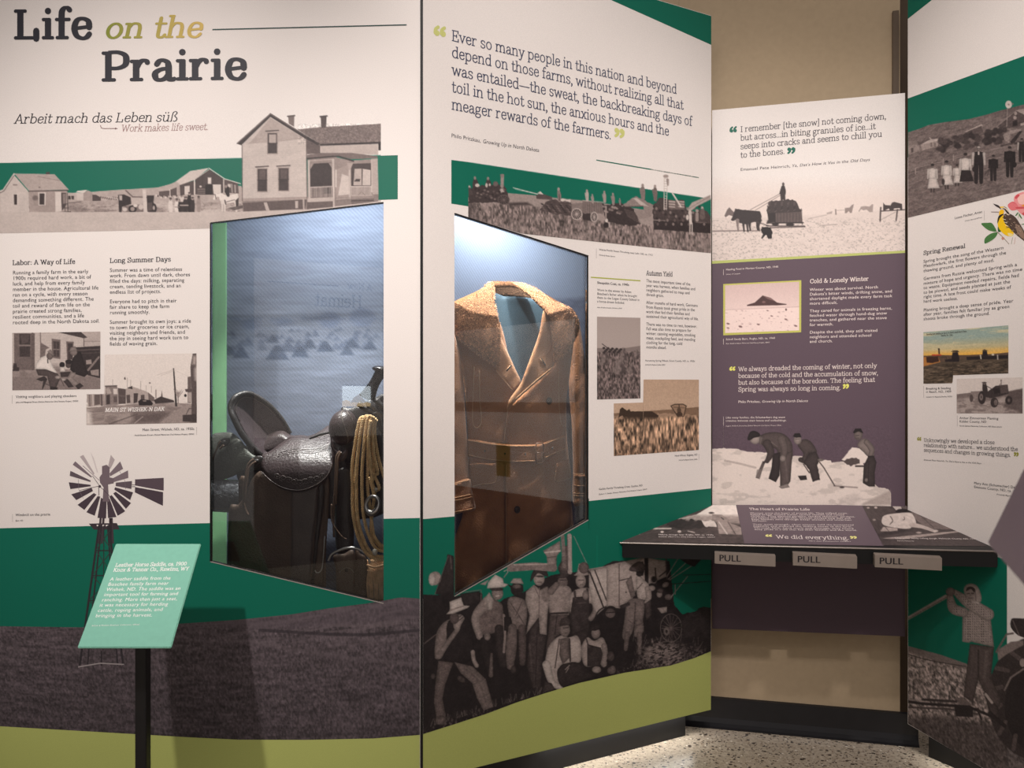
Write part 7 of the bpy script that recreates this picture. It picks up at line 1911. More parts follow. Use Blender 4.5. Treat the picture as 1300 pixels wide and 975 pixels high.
rp = path(P1, rim, lambda x, y: ca(x, y) + .004, SA_)
rr = [0.0135 * (1 - .55 * i / len(rp)) * min(1, .45 + i / 8) for i in range(len(rp))]
bm = bmesh.new(); tube(bm, rp, rr, 12); bm_mesh('rim', bm, L_DARK, cant, smooth=True)
sub(cant, 'stitching', [path(P1, [(500, 650), (440, 590), (360, 470), (290, 340), (262, 240), (275, 160), (330, 112), (400, 112), (470, 145), (560, 205), (640, 285)], lambda x, y: ca(x, y) - .006, SA_)], 0.0012, M_WELT, 6)
sub(cant, 'welt', [path(P1, [(495, 655), (420, 590), (340, 480), (268, 350), (235, 240), (245, 165), (290, 105), (350, 88)], lambda x, y: ca(x, y) + .004, SA_)], 0.0034, L_DARK, 8)
# swell, horn
sc_ = P1.px(436, 543, -0.135)
bm = bmesh.new()
ellipsoid(bm, sc_, [(0.052, 0.01, -.012), (-.01, 0.055, 0), (0.012, 0, 0.066)], 32, 20)
sw = bm_mesh('swell', bm, L_SEAT, saddle, smooth=True, label='rounded leather fork swell')
def on_swell(u, v):
    d = Vector((math.sin(u) * math.cos(v), -math.cos(u) * math.cos(v), math.sin(v)))
    return sc_ + Vector((0.052, 0.01, -.012)) * d.x * 1.01 + Vector((-.01, 0.055, 0)) * d.y * 1.01 + Vector((0.012, 0, 0.066)) * d.z * 1.01
sub(sw, 'seam', [[on_swell(-.75 + t * 1.5, 1.25 - t * 2.1 ** 1) for t in [k / 14 for k in range(15)]], [on_swell(.0 + t * .9, 1.3 - t * 1.0) for t in [k / 10 for k in range(11)]]], 0.0014, M_WELT, 6)
part('gullet_flap', [(420, 546), (422, 562), (427, 571), (434, 573), (440, 569), (441.5, 577), (437, 584), (431, 588), (428, 600), (424, 600), (425, 580), (420, 566)], lambda x, y: -0.085, L_SEAT, step=2, label='scalloped leather flap under the swell')
part('fork_cover', [(432, 522), (445, 518), (458, 514), (470, 508), (500, 505), (500, 600), (470, 592), (448, 590), (436, 580)], lambda x, y: -0.195, L_DARK, step=4, thick=.08)
bm = bmesh.new()
hp = [P1.px(466, 505, -.17), P1.px(472, 493, -.165), P1.px(479, 480, -.16), P1.px(484, 472, -.158)]
tube(bm, spline(hp, 4), [0.034, .031, .028, .025, .023, .021, .020, .020, .020, .021, .022, .022, .022][:13], 14)
ellipsoid(bm, P1.px(484.5, 469, -.155), [(.036, 0, -.006), (0, .034, 0), (.004, 0, .013)])
bm_mesh('horn', bm, pmat('horn_leather', (30, 29, 32), 0.25, noise=.1), saddle, smooth=True, label='glossy black saddle horn')
# straps wrapped round the fork
for i, (q, r) in enumerate((([(455, 512), (466, 520), (478, 522), (492, 516)], .012), ([(468, 510), (476, 518), (484, 530), (487, 545)], .012), ([(474, 526), (481, 524), (488, 530), (490, 545)], .009), ([(478, 508), (486, 516), (496, 524)], .010), ([(476, 545), (482, 560), (486, 590), (490, 612)], .013))):
    bm = bmesh.new(); tube(bm, path(P1, q, -0.115 + .004 * i), r, 8)
    bm_mesh('fork_strap', bm, L_DARK, saddle, smooth=True)
# rosettes and thongs
def rosette(c, r, off, rot):
    bm = bmesh.new()
    o = P1.px(c[0], c[1], off); s_ = r / F * (D1 - off)
    c_, n_ = math.cos(rot), math.sin(rot)
    ellipsoid(bm, o, [(s_ * c_, 0, s_ * n_), (0, .007, 0), (-s_ * .62 * n_, 0, s_ * .62 * c_)], 20, 10)
    ellipsoid(bm, o + Vector((0, -.006, 0)), [(s_ * .45 * c_, 0, s_ * .45 * n_), (0, .006, 0), (-s_ * .28 * n_, 0, s_ * .28 * c_)], 16, 8)
    return bm_mesh('rosette', bm, L_DARK, saddle, smooth=True, label='round leather rosette')
rosette((284, 562), 9, -.128, .5); rosette((325, 586), 10.5, -.100, .5)
def thong(paths, r=0.0042):
    bm = bmesh.new()
    for q in paths: tube(bm, q, r, 6)
    return bm_mesh('thong', bm, L_THONG, saddle, smooth=True, label='thin brown leather tie string')
thong([path(P1, [(280, 560, -.118), (277, 566, -.118), (271, 580, -.125), (265, 592, -.13)], 0), path(P1, [(284, 565, -.116), (279, 570, -.118)], 0)])
thong([path(P1, [(322, 583, -.088), (315, 590, -.086), (311, 610, -.084), (309, 630, -.083), (311, 645, -.084), (315.5, 654, -.084)], 0), path(P1, [(325, 586, -.086), (317, 593, -.084), (313, 612, -.082), (311, 632, -.082), (308, 640, -.083)], 0)])
thong([path(P1, [(432, 573, -.075), (427, 580, -.07), (426, 600, -.066), (425, 625, -.066), (423.5, 650, -.068), (424, 682, -.07)], 0), path(P1, [(433, 574, -.073), (429, 584, -.068), (427.5, 612, -.064), (426.5, 640, -.066)], 0)], .0046)
thong([path(P1, [(421, 640, -.064), (421, 660, -.062), (427, 672, -.062), (434, 681, -.064), (440, 684.5, -.066)], 0)], .003)
# rigging behind the thongs
part('cinch_billet', [(427, 600), (446, 598), (449, 640), (449, 690), (444, 700), (428, 700), (425, 650)], lambda x, y: -0.13 + 0.03 * math.sqrt(max(0, 1 - ((x - 437) / 14) ** 2)), L_DARK, step=2.5, thick=.02)
bm = bmesh.new(); tube(bm, path(P1, [(417, 712), (421, 704), (432, 698), (444, 695.5), (456, 697.5), (466, 705), (470, 715)], -.072), .0052, 10)
bm_mesh('rigging_ring', bm, M_STEEL, saddle, smooth=True, label='steel rigging ring')
kp = part('latigo_keeper', [(423, 706), (436, 703), (450, 702), (450.5, 760), (450, 800), (428, 800), (427, 745), (426, 722)], lambda x, y: -0.078, L_FEND, step=3, label='folded leather latigo')
part('latigo_keeper', [(450.5, 702), (458, 703), (465, 708), (467, 722), (465, 745), (470, 800), (451, 800)], lambda x, y: -0.086, L_BROWN, step=3)
bm = bmesh.new(); tube(bm, path(P1, [(431, 727), (435, 722.5), (440, 721), (446, 722.5), (449, 727)], -.070), .0016, 6); bm_mesh('stitching', bm, M_WELT, kp, smooth=True)
bm = bmesh.new(); ellipsoid(bm, P1.px(440, 724, -.076), [(.0055, 0, 0), (0, .004, 0), (0, 0, .0075)]); bm_mesh('hole', bm, pmat('dark_hole', (8, 7, 7), .9), kp, smooth=True)
bm = bmesh.new()
for i in range(14):
    x = 462 + i * 2.1
    tube(bm, path(P1, [(x + 2, 709 + abs(7 - i) * .2, -.105), (x + math.sin(i) * .6, 728, -.098), (x + 1 + math.cos(i * 2) * .6, 750, -.10), (x + 2, 800, -.105)], 0, n=4), .0042, 6)
for i in range(2): tube(bm, path(P1, [(463, 716 + i * 6, -.094), (476, 720 + i * 6, -.090), (490, 716 + i * 6, -.094)], 0), .0042, 6)
bm_mesh('cinch', bm, M_CINCH, saddle, smooth=True, label='tan woven cord cinch')
bm = bmesh.new(); tube(bm, path(P1, [(400, 724, -.07), (402, 727, -.068), (406, 726, -.068), (409, 720, -.07), (411, 700, -.07), (412, 680, -.075)], 0), .0022, 8); bm_mesh('buckle_tongue', bm, M_STEEL, saddle, smooth=True)
# display stand that carries the saddle
st = thing('saddle_stand', 'dark post stand underneath the leather saddle in the window case', 'stand', (sx, sy + .14, 0.551))
bm = bmesh.new(); box(bm, (sx - .30, sy - .02 + .06, .551), (sx + .26, sy + .24, .58), .006); bm_mesh('base', bm, M_BLACK, st)
bm = bmesh.new(); box(bm, (sx - .04, sy + .10, .58), (sx + .04, sy + .18, .95), .004); bm_mesh('post', bm, M_BLACK, st)
# lariat
lar = thing('lariat_rope', 'coiled tan lariat rope hanging from the saddle horn straps', 'rope', tuple(P1.px(470, 620, -.08)))
conv = lambda L1, L2: [(370 + x / 5.733, 450 + y / 5.733) for x, y in L1] + [(385 + x / 5.733, 600 + y / 5.733) for x, y in L2]
STR = [conv([(575, 470), (520, 455), (490, 500), (458, 680), (440, 840)], [(358, 100), (362, 300), (402, 480), (470, 598), (560, 632), (640, 610)]),
       conv([(580, 462), (545, 448), (518, 490), (490, 660), (476, 840)], [(388, 120), (396, 320), (436, 480), (500, 590), (590, 612), (650, 590)]),
       conv([(590, 462), (568, 448), (548, 480), (528, 660), (514, 840)], [(428, 140), (440, 320), (478, 460), (540, 560), (640, 570)]),
       conv([(600, 470), (590, 455), (572, 490), (556, 660), (556, 840)], [(470, 120), (486, 260), (504, 400), (520, 470), (570, 530), (640, 550)]),
       conv([(560, 452), (540, 460), (508, 560), (470, 840)], [(372, 130), (380, 320), (420, 500), (486, 610), (600, 625)]),
       conv([(612, 480), (605, 470), (590, 560), (600, 720), (628, 860)], [(520, 20), (548, 90), (552, 118), (530, 132)]),
       conv([(620, 490), (612, 480), (608, 600), (640, 780), (690, 930), (740, 1000)], []),
       conv([(575, 480), (560, 620), (575, 800), (590, 920)], [(486, 40), (508, 130), (515, 200)]),
       conv([(600, 470), (585, 620), (600, 840)], [(500, 60), (520, 150), (500, 300), (496, 440), (540, 520), (620, 590)])]
OFF = [-.062, -.052, -.046, -.052, -.074, -.060, -.078, -.040, -.066]
bm = bmesh.new()
for s_, o_ in zip(STR, OFF):
    P_ = [(x, y, o_ - .025 * max(0, (540 - y) / 20) if y < 540 else o_) for x, y in s_]
    rope(bm, path(P1, P_, 0, n=8), .0060)
bm_mesh('coil', bm, M_ROPE, lar, smooth=True)
bm = bmesh.new()
cR = P1.px(472.8, 640, -.030); ring_ = []
for k in range(25):
    a = 2 * math.pi * k / 24
    ring_.append(cR + Vector((.024 * math.cos(a) + .004 * math.sin(a), -.006 * math.cos(a), .030 * math.sin(a) * (1.1 if math.sin(a) < 0 else .95))))
tube(bm, ring_[:-1], [.0065 + .006 * max(0, -math.sin(2 * math.pi * k / 24)) for k in range(24)], 10, close=True)
bm_mesh('honda_ring', bm, M_STEEL, lar, smooth=True, label='bright steel eye')
TAPE = pmat('white_tape', (206, 200, 190), .6)
bm = bmesh.new(); ellipsoid(bm, P1.px(476.5, 621.5, -.05), [(.008, 0, 0), (0, .006, 0), (0, 0, .008)]); bm_mesh('knot_wrap', bm, TAPE, lar, smooth=True)
bm = bmesh.new(); ellipsoid(bm, P1.px(476, 701, -.035), [(.009, 0, 0.003), (0, .008, 0), (-.003, 0, .012)])
bm_mesh('knot_wrap', bm, TAPE, lar, smooth=True)

# ------------------------------------------------------------------ the coat
SUEDE = pmat('rust_suede', (160, 108, 72), 0.85, spec=0.15, noise=0.22, nscale=7, bump=0.35, bscale=160, sheen=0.25)
SUEDE2 = pmat('pale_suede_facing', (176, 128, 92), 0.85, spec=0.15, noise=0.15, nscale=9, bump=0.3, bscale=180, sheen=0.25)
STITCH = pmat('tan_piping', (182, 138, 100), 0.8, noise=0.1)
BTN = pmat('dark_horn_button', (30, 26, 26), 0.25, noise=0.3)
def fur_mat():
    m, N, L, b = mat_base('curly_fleece')
    a = N.new('ShaderNodeVertexColor'); a.layer_name = 'Col'
    L.new(a.outputs[0], b.inputs['Base Color']); b.inputs['Roughness'].default_value = .9; b.inputs['Specular IOR Level'].default_value = .1
    b.inputs['Sheen Weight'].default_value = .3
    return m
FUR = fur_mat(); FURBASE = pmat('fleece_skin', (160, 114, 78), .9, spec=.1, noise=.25, nscale=30, bump=.8, bscale=220)
cb = P2.px(655, CY, -.2)
coat = thing('sheepskin_coat', 'long rust brown suede coat with fleece shawl collar in the second window', 'coat', (cb.x, cb.y, 0.62))
CA_, CB_, CC_ = (575, 340, 6.966), (575, 470, 6.966), (575, 590, 5.737)
bo = lambda x, y: -0.205 + 0.115 * math.sqrt(max(0, 1 - ((x - 655) / 98) ** 2)) + (wob(x, y, 1.0, .010) if y > 590 else wob(x, y, 1.3, .004)) + (.012 * max(0, (y - 590) / 160))
def cpart(name, pts, off, mat, m=None, parent=None, **k):
    return patch(name, P2, pts, off, mat, parent or coat, m=m, **k)[0]
cpart('back', [(560, 400), (600, 372), (640, 360), (690, 372), (735, 410), (722, 470), (719, 540), (724, 620), (722, 800), (560, 800), (590, 640), (594, 560), (584, 460)], lambda x, y: -0.275, SUEDE, step=7, thick=.01)
cpart('front_panel', [(575, 420), (600, 395), (632, 405), (648, 460), (660, 488), (652, 508), (648, 540), (649, 600), (650, 700), (650, 805), (560, 805), (562, 745), (575, 690), (588, 650), (594, 600), (594, 550), (590, 480), (583, 445)], lambda x, y: bo(x, y) - .014, SUEDE, step=4, label='inner front of the coat')
fp_ = cpart('front_panel', [(646, 516), (660, 504), (684, 482), (702, 462), (708, 440), (728, 420), (724, 470), (719, 510), (718, 560), (721, 590), (725, 620), (724, 690), (718, 805), (644, 805), (642.5, 700), (642, 620), (641, 560), (643, 530)], bo, SUEDE, step=4, label='outer front of the coat')
# sleeves
slv = lambda xc, w, base, amp: (lambda x, y: base + amp * math.sqrt(max(0, 1 - ((x - xc - (y - 500) * .05) / w) ** 2)) + wob(x, y, 1.6, .005))
s1 = cpart('sleeve', [(545, 420), (566, 408), (579, 430), (587, 475), (591, 530), (594, 575), (596, 607), (603, 645), (590, 650), (560, 656), (536, 650), (530, 560), (534, 470)], slv(563, 36, -.150, .075), SUEDE, step=4, thick=.05, label='sleeve beside the window edge')
s2 = cpart('sleeve', [(722, 440), (734, 410), (741, 445), (747, 500), (752, 560), (754, 640), (740, 641), (728.5, 640), (727.5, 600), (726, 545), (722, 490)], slv(738, 18, -.225, .04), SUEDE, step=3, thick=.05, label='sleeve on the far side')
c1 = slv(563, 36, -.138, .078)
cu = cpart('cuff', [(530, 618), (560, 616), (577, 612.5), (596, 608), (599.5, 625), (603.5, 646.5), (590, 650), (577, 653), (560, 656), (530, 658)], c1, SUEDE, step=3, thick=.01, parent=s1)
bm = bmesh.new()
for ya, yb in ((613.5, 609), (632, 627), (635.5, 630.5), (650, 645)): tube(bm, path(P2, [(545, ya + 3), (577, ya), (597 + (yb - 609) * .16, yb)], lambda x, y: c1(x, y) + .002), .0016, 6)
bm_mesh('stitching', bm, STITCH, cu if False else s1, smooth=True)
c2 = slv(738, 18, -.214, .042)
cpart('cuff', [(728, 604), (740, 603), (754, 602), (754, 640), (740, 641), (728, 640)], c2, SUEDE, step=2.5, parent=s2)
bm = bmesh.new()
for y_ in (601, 616, 626, 629): tube(bm, path(P2, [(728, y_), (738, y_ + .8), (752, y_)], lambda x, y: c2(x, y) + .002), .0018, 6)
bm_mesh('stitching', bm, STITCH, s2, smooth=True)
# lapel facings
lp = lambda x, y: bo(x, y) + .012
l1 = cpart('lapel', [(632, 410), (635, 425), (645, 448), (655, 470), (661, 485), (653, 497), (641, 484), (630, 470), (627, 450)], lambda x, y: bo(x, y) - .004, SUEDE2, step=2.5, label='pale suede lapel facing')
l2 = cpart('lapel', [(690, 394), (697, 402), (702, 440), (704, 460), (698, 471), (676, 490), (656, 508), (646, 520), (643.5, 522), (646, 508), (660, 488), (670, 463), (684, 424)], lp, SUEDE2, step=2.5, label='pale suede lapel facing, overlapping')
bm = bmesh.new(); tube(bm, path(P2, [(702, 466), (676, 487), (654, 507)], lambda x, y: lp(x, y) + .002), .0016, 6); bm_mesh('stitching', bm, STITCH, l2, smooth=True)
bm = bmesh.new(); tube(bm, path(P2, [(630, 471), (641, 484), (651, 496)], lambda x, y: bo(x, y) + .003), .0016, 6); bm_mesh('stitching', bm, STITCH, l1, smooth=True)
for par, a, b, f in ((l1, (643, 471), (649, 464), lambda x, y: bo(x, y) + .001), (l2, (687, 455), (692.5, 464), lambda x, y: lp(x, y) + .001)):
    bm = bmesh.new(); tube(bm, path(P2, [a, b], f, smooth=False), .0030, 8); o = bm_mesh('buttonhole', bm, BTN, par, smooth=True)
    bm = bmesh.new(); tube(bm, path(P2, [(a[0] - 1.2, a[1]), (b[0] - 1.2, b[1])], f, smooth=False), .0014, 6); bm_mesh('buttonhole_edge', bm, STITCH, par, smooth=True)
# fleece
def fleece(name, pts, off, m, n, seed, tint=1.0, label=None):
    o, Q = patch(name, P2, pts, off, FURBASE, coat, step=2.6, thick=.012, edge=.014, ew=5, m=m, label=label)
    rg = random.Random(seed); Q = Q[::4]
    xs, ys = [q[0] for q in Q], [q[1] for q in Q]
    V, Fc, C = [], [], []
    k = 0
    while k < n:
        x, y = rg.uniform(min(xs), max(xs)), rg.uniform(min(ys), max(ys))
        if not inside(Q, x, y): continue
        d = poly_dist(Q, x, y)
        f = (1 - min(1, d / 5)) ** 2
        c0 = P2.px(x, y, off(x, y) - .014 * f - .001)
        e = P2.px(x + 1, y, off(x + 1, y)) - P2.px(x - 1, y, off(x - 1, y)); g = P2.px(x, y - 1, off(x, y - 1)) - P2.px(x, y + 1, off(x, y + 1))
        nn = e.cross(g).normalized()
        if nn.dot(P2.n) < 0: nn = -nn
        tdir = (e.normalized() * rg.uniform(-1, 1) + g.normalized() * rg.uniform(-1, .6)).normalized()
        L_ = rg.uniform(.006, .011); w = rg.uniform(.0009, .0017)
        sd = nn.cross(tdir).normalized() * w
        p1 = c0 + nn * L_ * .55 + tdir * L_ * .35; p2 = p1 + tdir * L_ * .55 - nn * L_ * .1
        i = len(V); V += [c0 - sd, c0 + sd, p1 + sd, p1 - sd, p2]
        Fc += [(i, i + 1, i + 2, i + 3), (i + 3, i + 2, i + 4)]
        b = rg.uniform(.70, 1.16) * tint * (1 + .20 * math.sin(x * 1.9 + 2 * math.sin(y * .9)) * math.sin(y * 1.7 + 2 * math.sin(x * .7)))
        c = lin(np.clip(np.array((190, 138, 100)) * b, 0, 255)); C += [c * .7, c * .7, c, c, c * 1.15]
        k += 1
    s_ = mesh('fleece', [tuple(v) for v in V], Fc, FUR, o, cols=np.clip(np.array(C), 0, 1))
    s_['kind'] = 'stuff'
    return o
co = lambda x, y: max(-0.225, min(bo(x, max(y, 380)) + .030, -0.225 + .17 * min(1, max(0, (y - 352) / 55)) ** .7))
fleece('collar', [(-120, 400), (-60, 362), (10, 330), (100, 298), (200, 238), (290, 155), (345, 126), (364, 180), (362, 270), (372, 345), (400, 470), (414, 560), (412, 720), (405, 872), (360, 865), (250, 785), (130, 695), (60, 640), (-40, 570), (-120, 520)], co, CA_, 15000, 1, label='fleece collar fall beside the window edge')
fleece('collar', [(520, 138), (600, 138), (700, 170), (800, 235), (870, 292), (990, 336), (1070, 388), (1110, 480), (1100, 575), (1040, 690), (960, 795), (892, 836), (884, 720), (862, 520), (842, 430), (800, 375), (740, 315), (690, 268), (620, 210), (560, 172)], co, CA_, 14000, 2, label='fleece collar fall on the far side')
fleece('collar', [(345, 126), (400, 126), (470, 128), (560, 134), (620, 150), (640, 185), (560, 168), (470, 160), (380, 168), (355, 160)], lambda x, y: -0.215, CA_, 2600, 3, label='rolled fleece at the neck')
fleece('collar', [(352, 150), (470, 150), (580, 158), (640, 200), (700, 275), (640, 275), (560, 262), (450, 258), (366, 268), (358, 210)], lambda x, y: -0.262, CA_, 3600, 4, .62, label='fleece inside the neck')  # low tint puts the shade inside the neck into the fleece colour
# belt
be = lambda x, y: bo(x, y) + .016
b1 = cpart('belt', [(593, 557), (606, 558.5), (624, 562), (650, 564.5), (678, 564.5), (689, 563), (689, 584), (678, 587), (650, 587.5), (620, 585), (604, 581.5), (594, 579.5)], be, SUEDE, step=2.6, smooth=False, edge=.003, ew=2, label='suede belt')
b2 = cpart('belt', [(688, 563), (700, 558), (717.5, 552), (719, 571.5), (706, 577.5), (688, 586)], lambda x, y: bo(x, y) + .010, SUEDE, step=2.6, smooth=False, edge=.003, ew=2, label='belt end through the buckle')
bm = bmesh.new()
for q in ([(594, 559), (624, 564), (650, 566.3), (680, 566.2)], [(595, 577.5), (620, 582.8), (650, 585.4), (680, 585)]): tube(bm, path(P2, q, lambda x, y: be(x, y) + .001), .0015, 6)
bm_mesh('stitching', bm, STITCH, b1, smooth=True)
bm = bmesh.new()
for q in ([(692, 563.5), (704, 558.8), (717, 554.5)], [(692, 581), (706, 574.5), (718, 569.5)]): tube(bm, path(P2, q, lambda x, y: bo(x, y) + .012), .0015, 6)
bm_mesh('stitching', bm, STITCH, b2, smooth=True)
bm = bmesh.new()
fr_ = [(681.5, 563), (688, 562.6), (690, 564), (690, 585.5), (688, 588), (681.5, 588.3), (680.5, 586), (680.5, 565)]
tube(bm, path(P2, fr_, lambda x, y: be(x, y) + .007, smooth=False), .0030, 8, close=True)
tube(bm, path(P2, [(681, 575), (691, 574.5)], lambda x, y: be(x, y) + .009, smooth=False), .0024, 8)
bm_mesh('buckle', bm, pmat('leather_covered_buckle', (120, 84, 60), .45, noise=.15), b1, smooth=True)
for x, y in ((615.5, 572.5), (641, 576), (667, 576.5), (701.5, 569)):
    bm = bmesh.new(); ellipsoid(bm, P2.px(x, y, be(x, y) + .0005), [(.0035, 0, 0), (0, .003, 0), (0, 0, .0045)], 12, 8)
    bm_mesh('belt_hole', bm, BTN, b1, smooth=True)
# pockets
for q in ([(596, 589), (612, 588.5), (629, 588), (631, 600), (631.6, 609), (627, 614.5), (612, 616.5), (599, 618.7), (597.5, 604)], [(706, 588), (714, 585), (722.5, 583), (724.8, 596), (725, 607), (716, 610), (705, 612), (704.5, 600)]):
    f = lambda x, y: bo(x, y) + .010
    pk = cpart('pocket_flap', q, f, SUEDE, step=2.5, smooth=False, edge=.003, ew=2)
    inn = [(q[3][0] - 1.6, q[3][1]), (q[4][0] - 1.8, q[4][1] - .5), (q[5][0] - .5, q[5][1] - 1.8), (q[6][0], q[6][1] - 1.8), (q[7][0] + 1.5, q[7][1] - 2)]
    bm = bmesh.new(); tube(bm, path(P2, inn, lambda x, y: f(x, y) + .0012), .0013, 6); bm_mesh('stitching', bm, STITCH, pk, smooth=True)
# pleats
for q in ([(602, 466), (600.5, 500), (600, 534), (604.5, 543.5), (611, 535), (609, 505), (608.5, 470)], [(709, 470), (709.5, 500), (710.5, 526), (714, 541), (718, 537)]):
    bm = bmesh.new(); tube(bm, path(P2, q, lambda x, y: bo(x, y) + (.001 if x > 650 else -.012)), .0020, 6); bm_mesh('pleat_piping', bm, STITCH, coat, smooth=True)
bm = bmesh.new(); tube(bm, path(P2, [(651, 507), (645, 520), (641.5, 545), (640, 560)], lambda x, y: bo(x, y) + .002), .0022, 6); tube(bm, path(P2, [(642.5, 590), (642.5, 700), (643.5, 800)], lambda x, y: bo(x, y) - .001), .0016, 6)
bm_mesh('front_edge_piping', bm, STITCH, coat, smooth=True)
# buttons
for x, y in ((697, 509), (656.4, 647)):
    c = P2.px(x, y, bo(x, y) + .005)
    t1 = Vector((-P2.n.y, P2.n.x, 0)); up = Vector((0, 0, 1))
    bm = bmesh.new(); ellipsoid(bm, c, [t1 * .0125, P2.n * .0045, up * .0145], 24, 10)
    tube(bm, [c + P2.n * .003 + t1 * .0105 * math.cos(2 * math.pi * k / 20) + up * .0122 * math.sin(2 * math.pi * k / 20) for k in range(20)], .0024, 8, close=True)
    for dx in (-1, 1): ellipsoid(bm, c + P2.n * .0042 + t1 * .003 * dx, [t1 * .0016, P2.n * .002, up * .0022], 8, 6)
    bm_mesh('button', bm, BTN, coat, smooth=True, label='dark round button')
# form inside the coat
nv = pmat('navy_form_cloth', (42, 66, 80), .8, noise=.1)
cf = P2.px(655, CY, -.27)
form = thing('coat_form', 'dark teal display form filling the neck of the suede coat', 'display form', (cf.x, cf.y, 0.501))
patch('torso', P2, [(622, 374), (640, 376), (660, 377), (684, 382), (697, 400), (690, 430), (675, 470), (668, 520), (655, 530), (645, 500), (632, 460), (620, 420)], lambda x, y: -0.245 + .04 * math.sqrt(max(0, 1 - ((x - 658) / 45) ** 2)) + .03 * max(0, (y - 375) / 100), nv, form, step=4, thick=.04)
bm = bmesh.new(); box(bm, (cf.x - .018, cf.y - .018, .52), (cf.x + .018, cf.y + .018, 1.5), .004); bm_mesh('pole', bm, M_BLACK, form)
bm = bmesh.new(); box(bm, (cf.x - .09, cf.y - .07, .501), (cf.x + .09, cf.y + .07, .522), .005); bm_mesh('base', bm, M_BLACK, form)
# ------------------------------------------------------------------ tilted label stands
def label_stand(label, corners, thick, col, post_xy, post_w, group=None):
    """corners: top-left, top-right, bottom-right, bottom-left in the room"""
    TL, TR, BR, BL = [Vector(c) for c in corners]
    n = (TR - TL).cross(BL - TL).normalized()
    if n.dot(Vector((0, 0, EYE)) - TL) < 0: n = -n
    t = thing('label_stand', label, 'label stand', (post_xy[0], post_xy[1], 0), group or 'label stands')
    bm = bmesh.new()
    prism(bm, [TL, TR, BR, BL], -n * thick)
    bmesh.ops.recalc_face_normals(bm, faces=bm.faces)
    bmesh.ops.bevel(bm, geom=list(bm.edges), offset=thick * .3, segments=2, affect='EDGES')
    bm_mesh('plate', bm, pmat('label_plate_paint', col, .45, spec=.4, noise=.03, nscale=60), t)
    c = (TL + TR + BR + BL) / 4
    # back bracket and post
    bm = bmesh.new()
    e = (TR - TL).normalized(); d = (BL - TL).normalized()
    q = c - n * (thick + .001)
    prism(bm, [q + e * .045 + d * .06, q - e * .045 + d * .06, q - e * .045 - d * .06, q + e * .045 - d * .06], -n * .012)
    bm_mesh('bracket', bm, M_BLACK, t)
    zt = c.z - thick - .012
    bm = bmesh.new()
    w = post_w / 2
    box(bm, (post_xy[0] - w, post_xy[1] - w, .01), (post_xy[0] + w, post_xy[1] + w, zt), .002)
    bm_mesh('post', bm, M_BLACK, t)
    bm = bmesh.new(); box(bm, (post_xy[0] - .13, post_xy[1] - .13, 0), (post_xy[0] + .13, post_xy[1] + .13, .012), .004)
    bm_mesh('base', bm, M_BLACK, t)
    pl = Plane(TL, n); pl.up = (TL - BL).normalized()
    return t, pl
at3 = lambda x, y, d: Vector((0, 0, EYE)) + ray(x, y) * d
w_ = .28
db, dt = F * w_ / 119, F * w_ / 108
g = [at3(147, 690, dt), at3(255, 690, dt), at3(217, 822, db), at3(98, 822, db)]
gc = sum(g, Vector()) / 4
stand, SP = label_stand('tilted sea green label stand about the leather horse saddle', g, .008, (128, 192, 170), (at3(181.5, 900, gc.y + .03).x, gc.y + .03), .036)
PLQ = (80, 680, 6.5)
def on_plate(k, pl, style, t, x0, y0, x1, y1, em, col, m, lean):
    k.m = m
    X0, X1, XU = k.q((x0, y0)), k.q((x1, y1)), k.q((x0 + lean * em, y0 - em))
    p0, p1 = pl.px(*X0, k.off), pl.px(*X1, k.off)
    V, Fc, w = layout(style, t)
    k._put(V, Fc, p0, (p1 - p0) / w, pl.px(*XU, k.off) - p0, np.repeat(lin(col)[None], len(V), 0))
k = Ink(SP, stand, 'label_heading', 2)
WH = (246, 246, 242)
on_plate(k, SP, 'serif_bold', 'Leather Horse Saddle, ca. 1900', 428, 258, 1018, 246, 44, WH, PLQ, .36)
on_plate(k, SP, 'serif_bold', 'Knox & Tanner Co., Rawlins, WY', 412, 298, 1036, 288, 44, WH, PLQ, .36)
k.done()
k = Ink(SP, stand, 'label_text', 2)
for t, x0, y0, x1, y1 in (('A leather saddle from the', 385, 372, 884, 362), ('Boschee family farm near', 368, 415, 868, 405), ('Wishek, ND. The saddle was an', 354, 458, 964, 446), ('important tool for farming and', 334, 500, 944, 490), ('ranching. More than just a seat,', 317, 543, 938, 532), ('it was necessary for herding', 298, 586, 862, 577), ('cattle, roping animals, and', 283, 630, 818, 621), ('bringing in the harvest.', 265, 674, 732, 667)):
    on_plate(k, SP, 'sans', t, x0, y0, x1, y1, 40, WH, PLQ, .36)
k.done(); k = Ink(SP, stand, 'label_text', 2)
on_plate(k, SP, 'sans', 'Adam & Pauline Boschee Collection, GRHC', 236, 748, 632, 738, 15, WH, PLQ, .36)
k.done()
# second stand, near the camera, at the edge of the frame
c0 = at3(1253, 690, 1.5)
e1 = Vector((-.366, -.93, 0)).normalized(); h_ = Vector((.93, -.366, 0)).normalized()
d1 = (h_ * .39 + Vector((0, 0, 1)) * .92).normalized()
W2, H2_ = .46, .34
c = [c0 + d1 * H2_, c0 + d1 * H2_ + e1 * W2, c0 + e1 * W2, c0]
cc = sum(c, Vector()) / 4
stand2, SP2 = label_stand('tilted plum label stand at the edge of the view, close up', c, .010, (118, 100, 112), (cc.x + .06, cc.y - .02), .036)
k = Ink(SP2, stand2, 'label_heading', 2)
for i, (x, y) in enumerate(((.055, .205), (.050, .165))):
    V, Fc, w = layout('serif_bold', ('The Heart', 'of Prairie')[i])
    k._put(V, Fc, c0 + e1 * x + d1 * y + SP2.n * .0006, e1 * (.30 / w), d1 * .048, np.repeat(lin((236, 228, 230))[None], len(V), 0))
k.done()

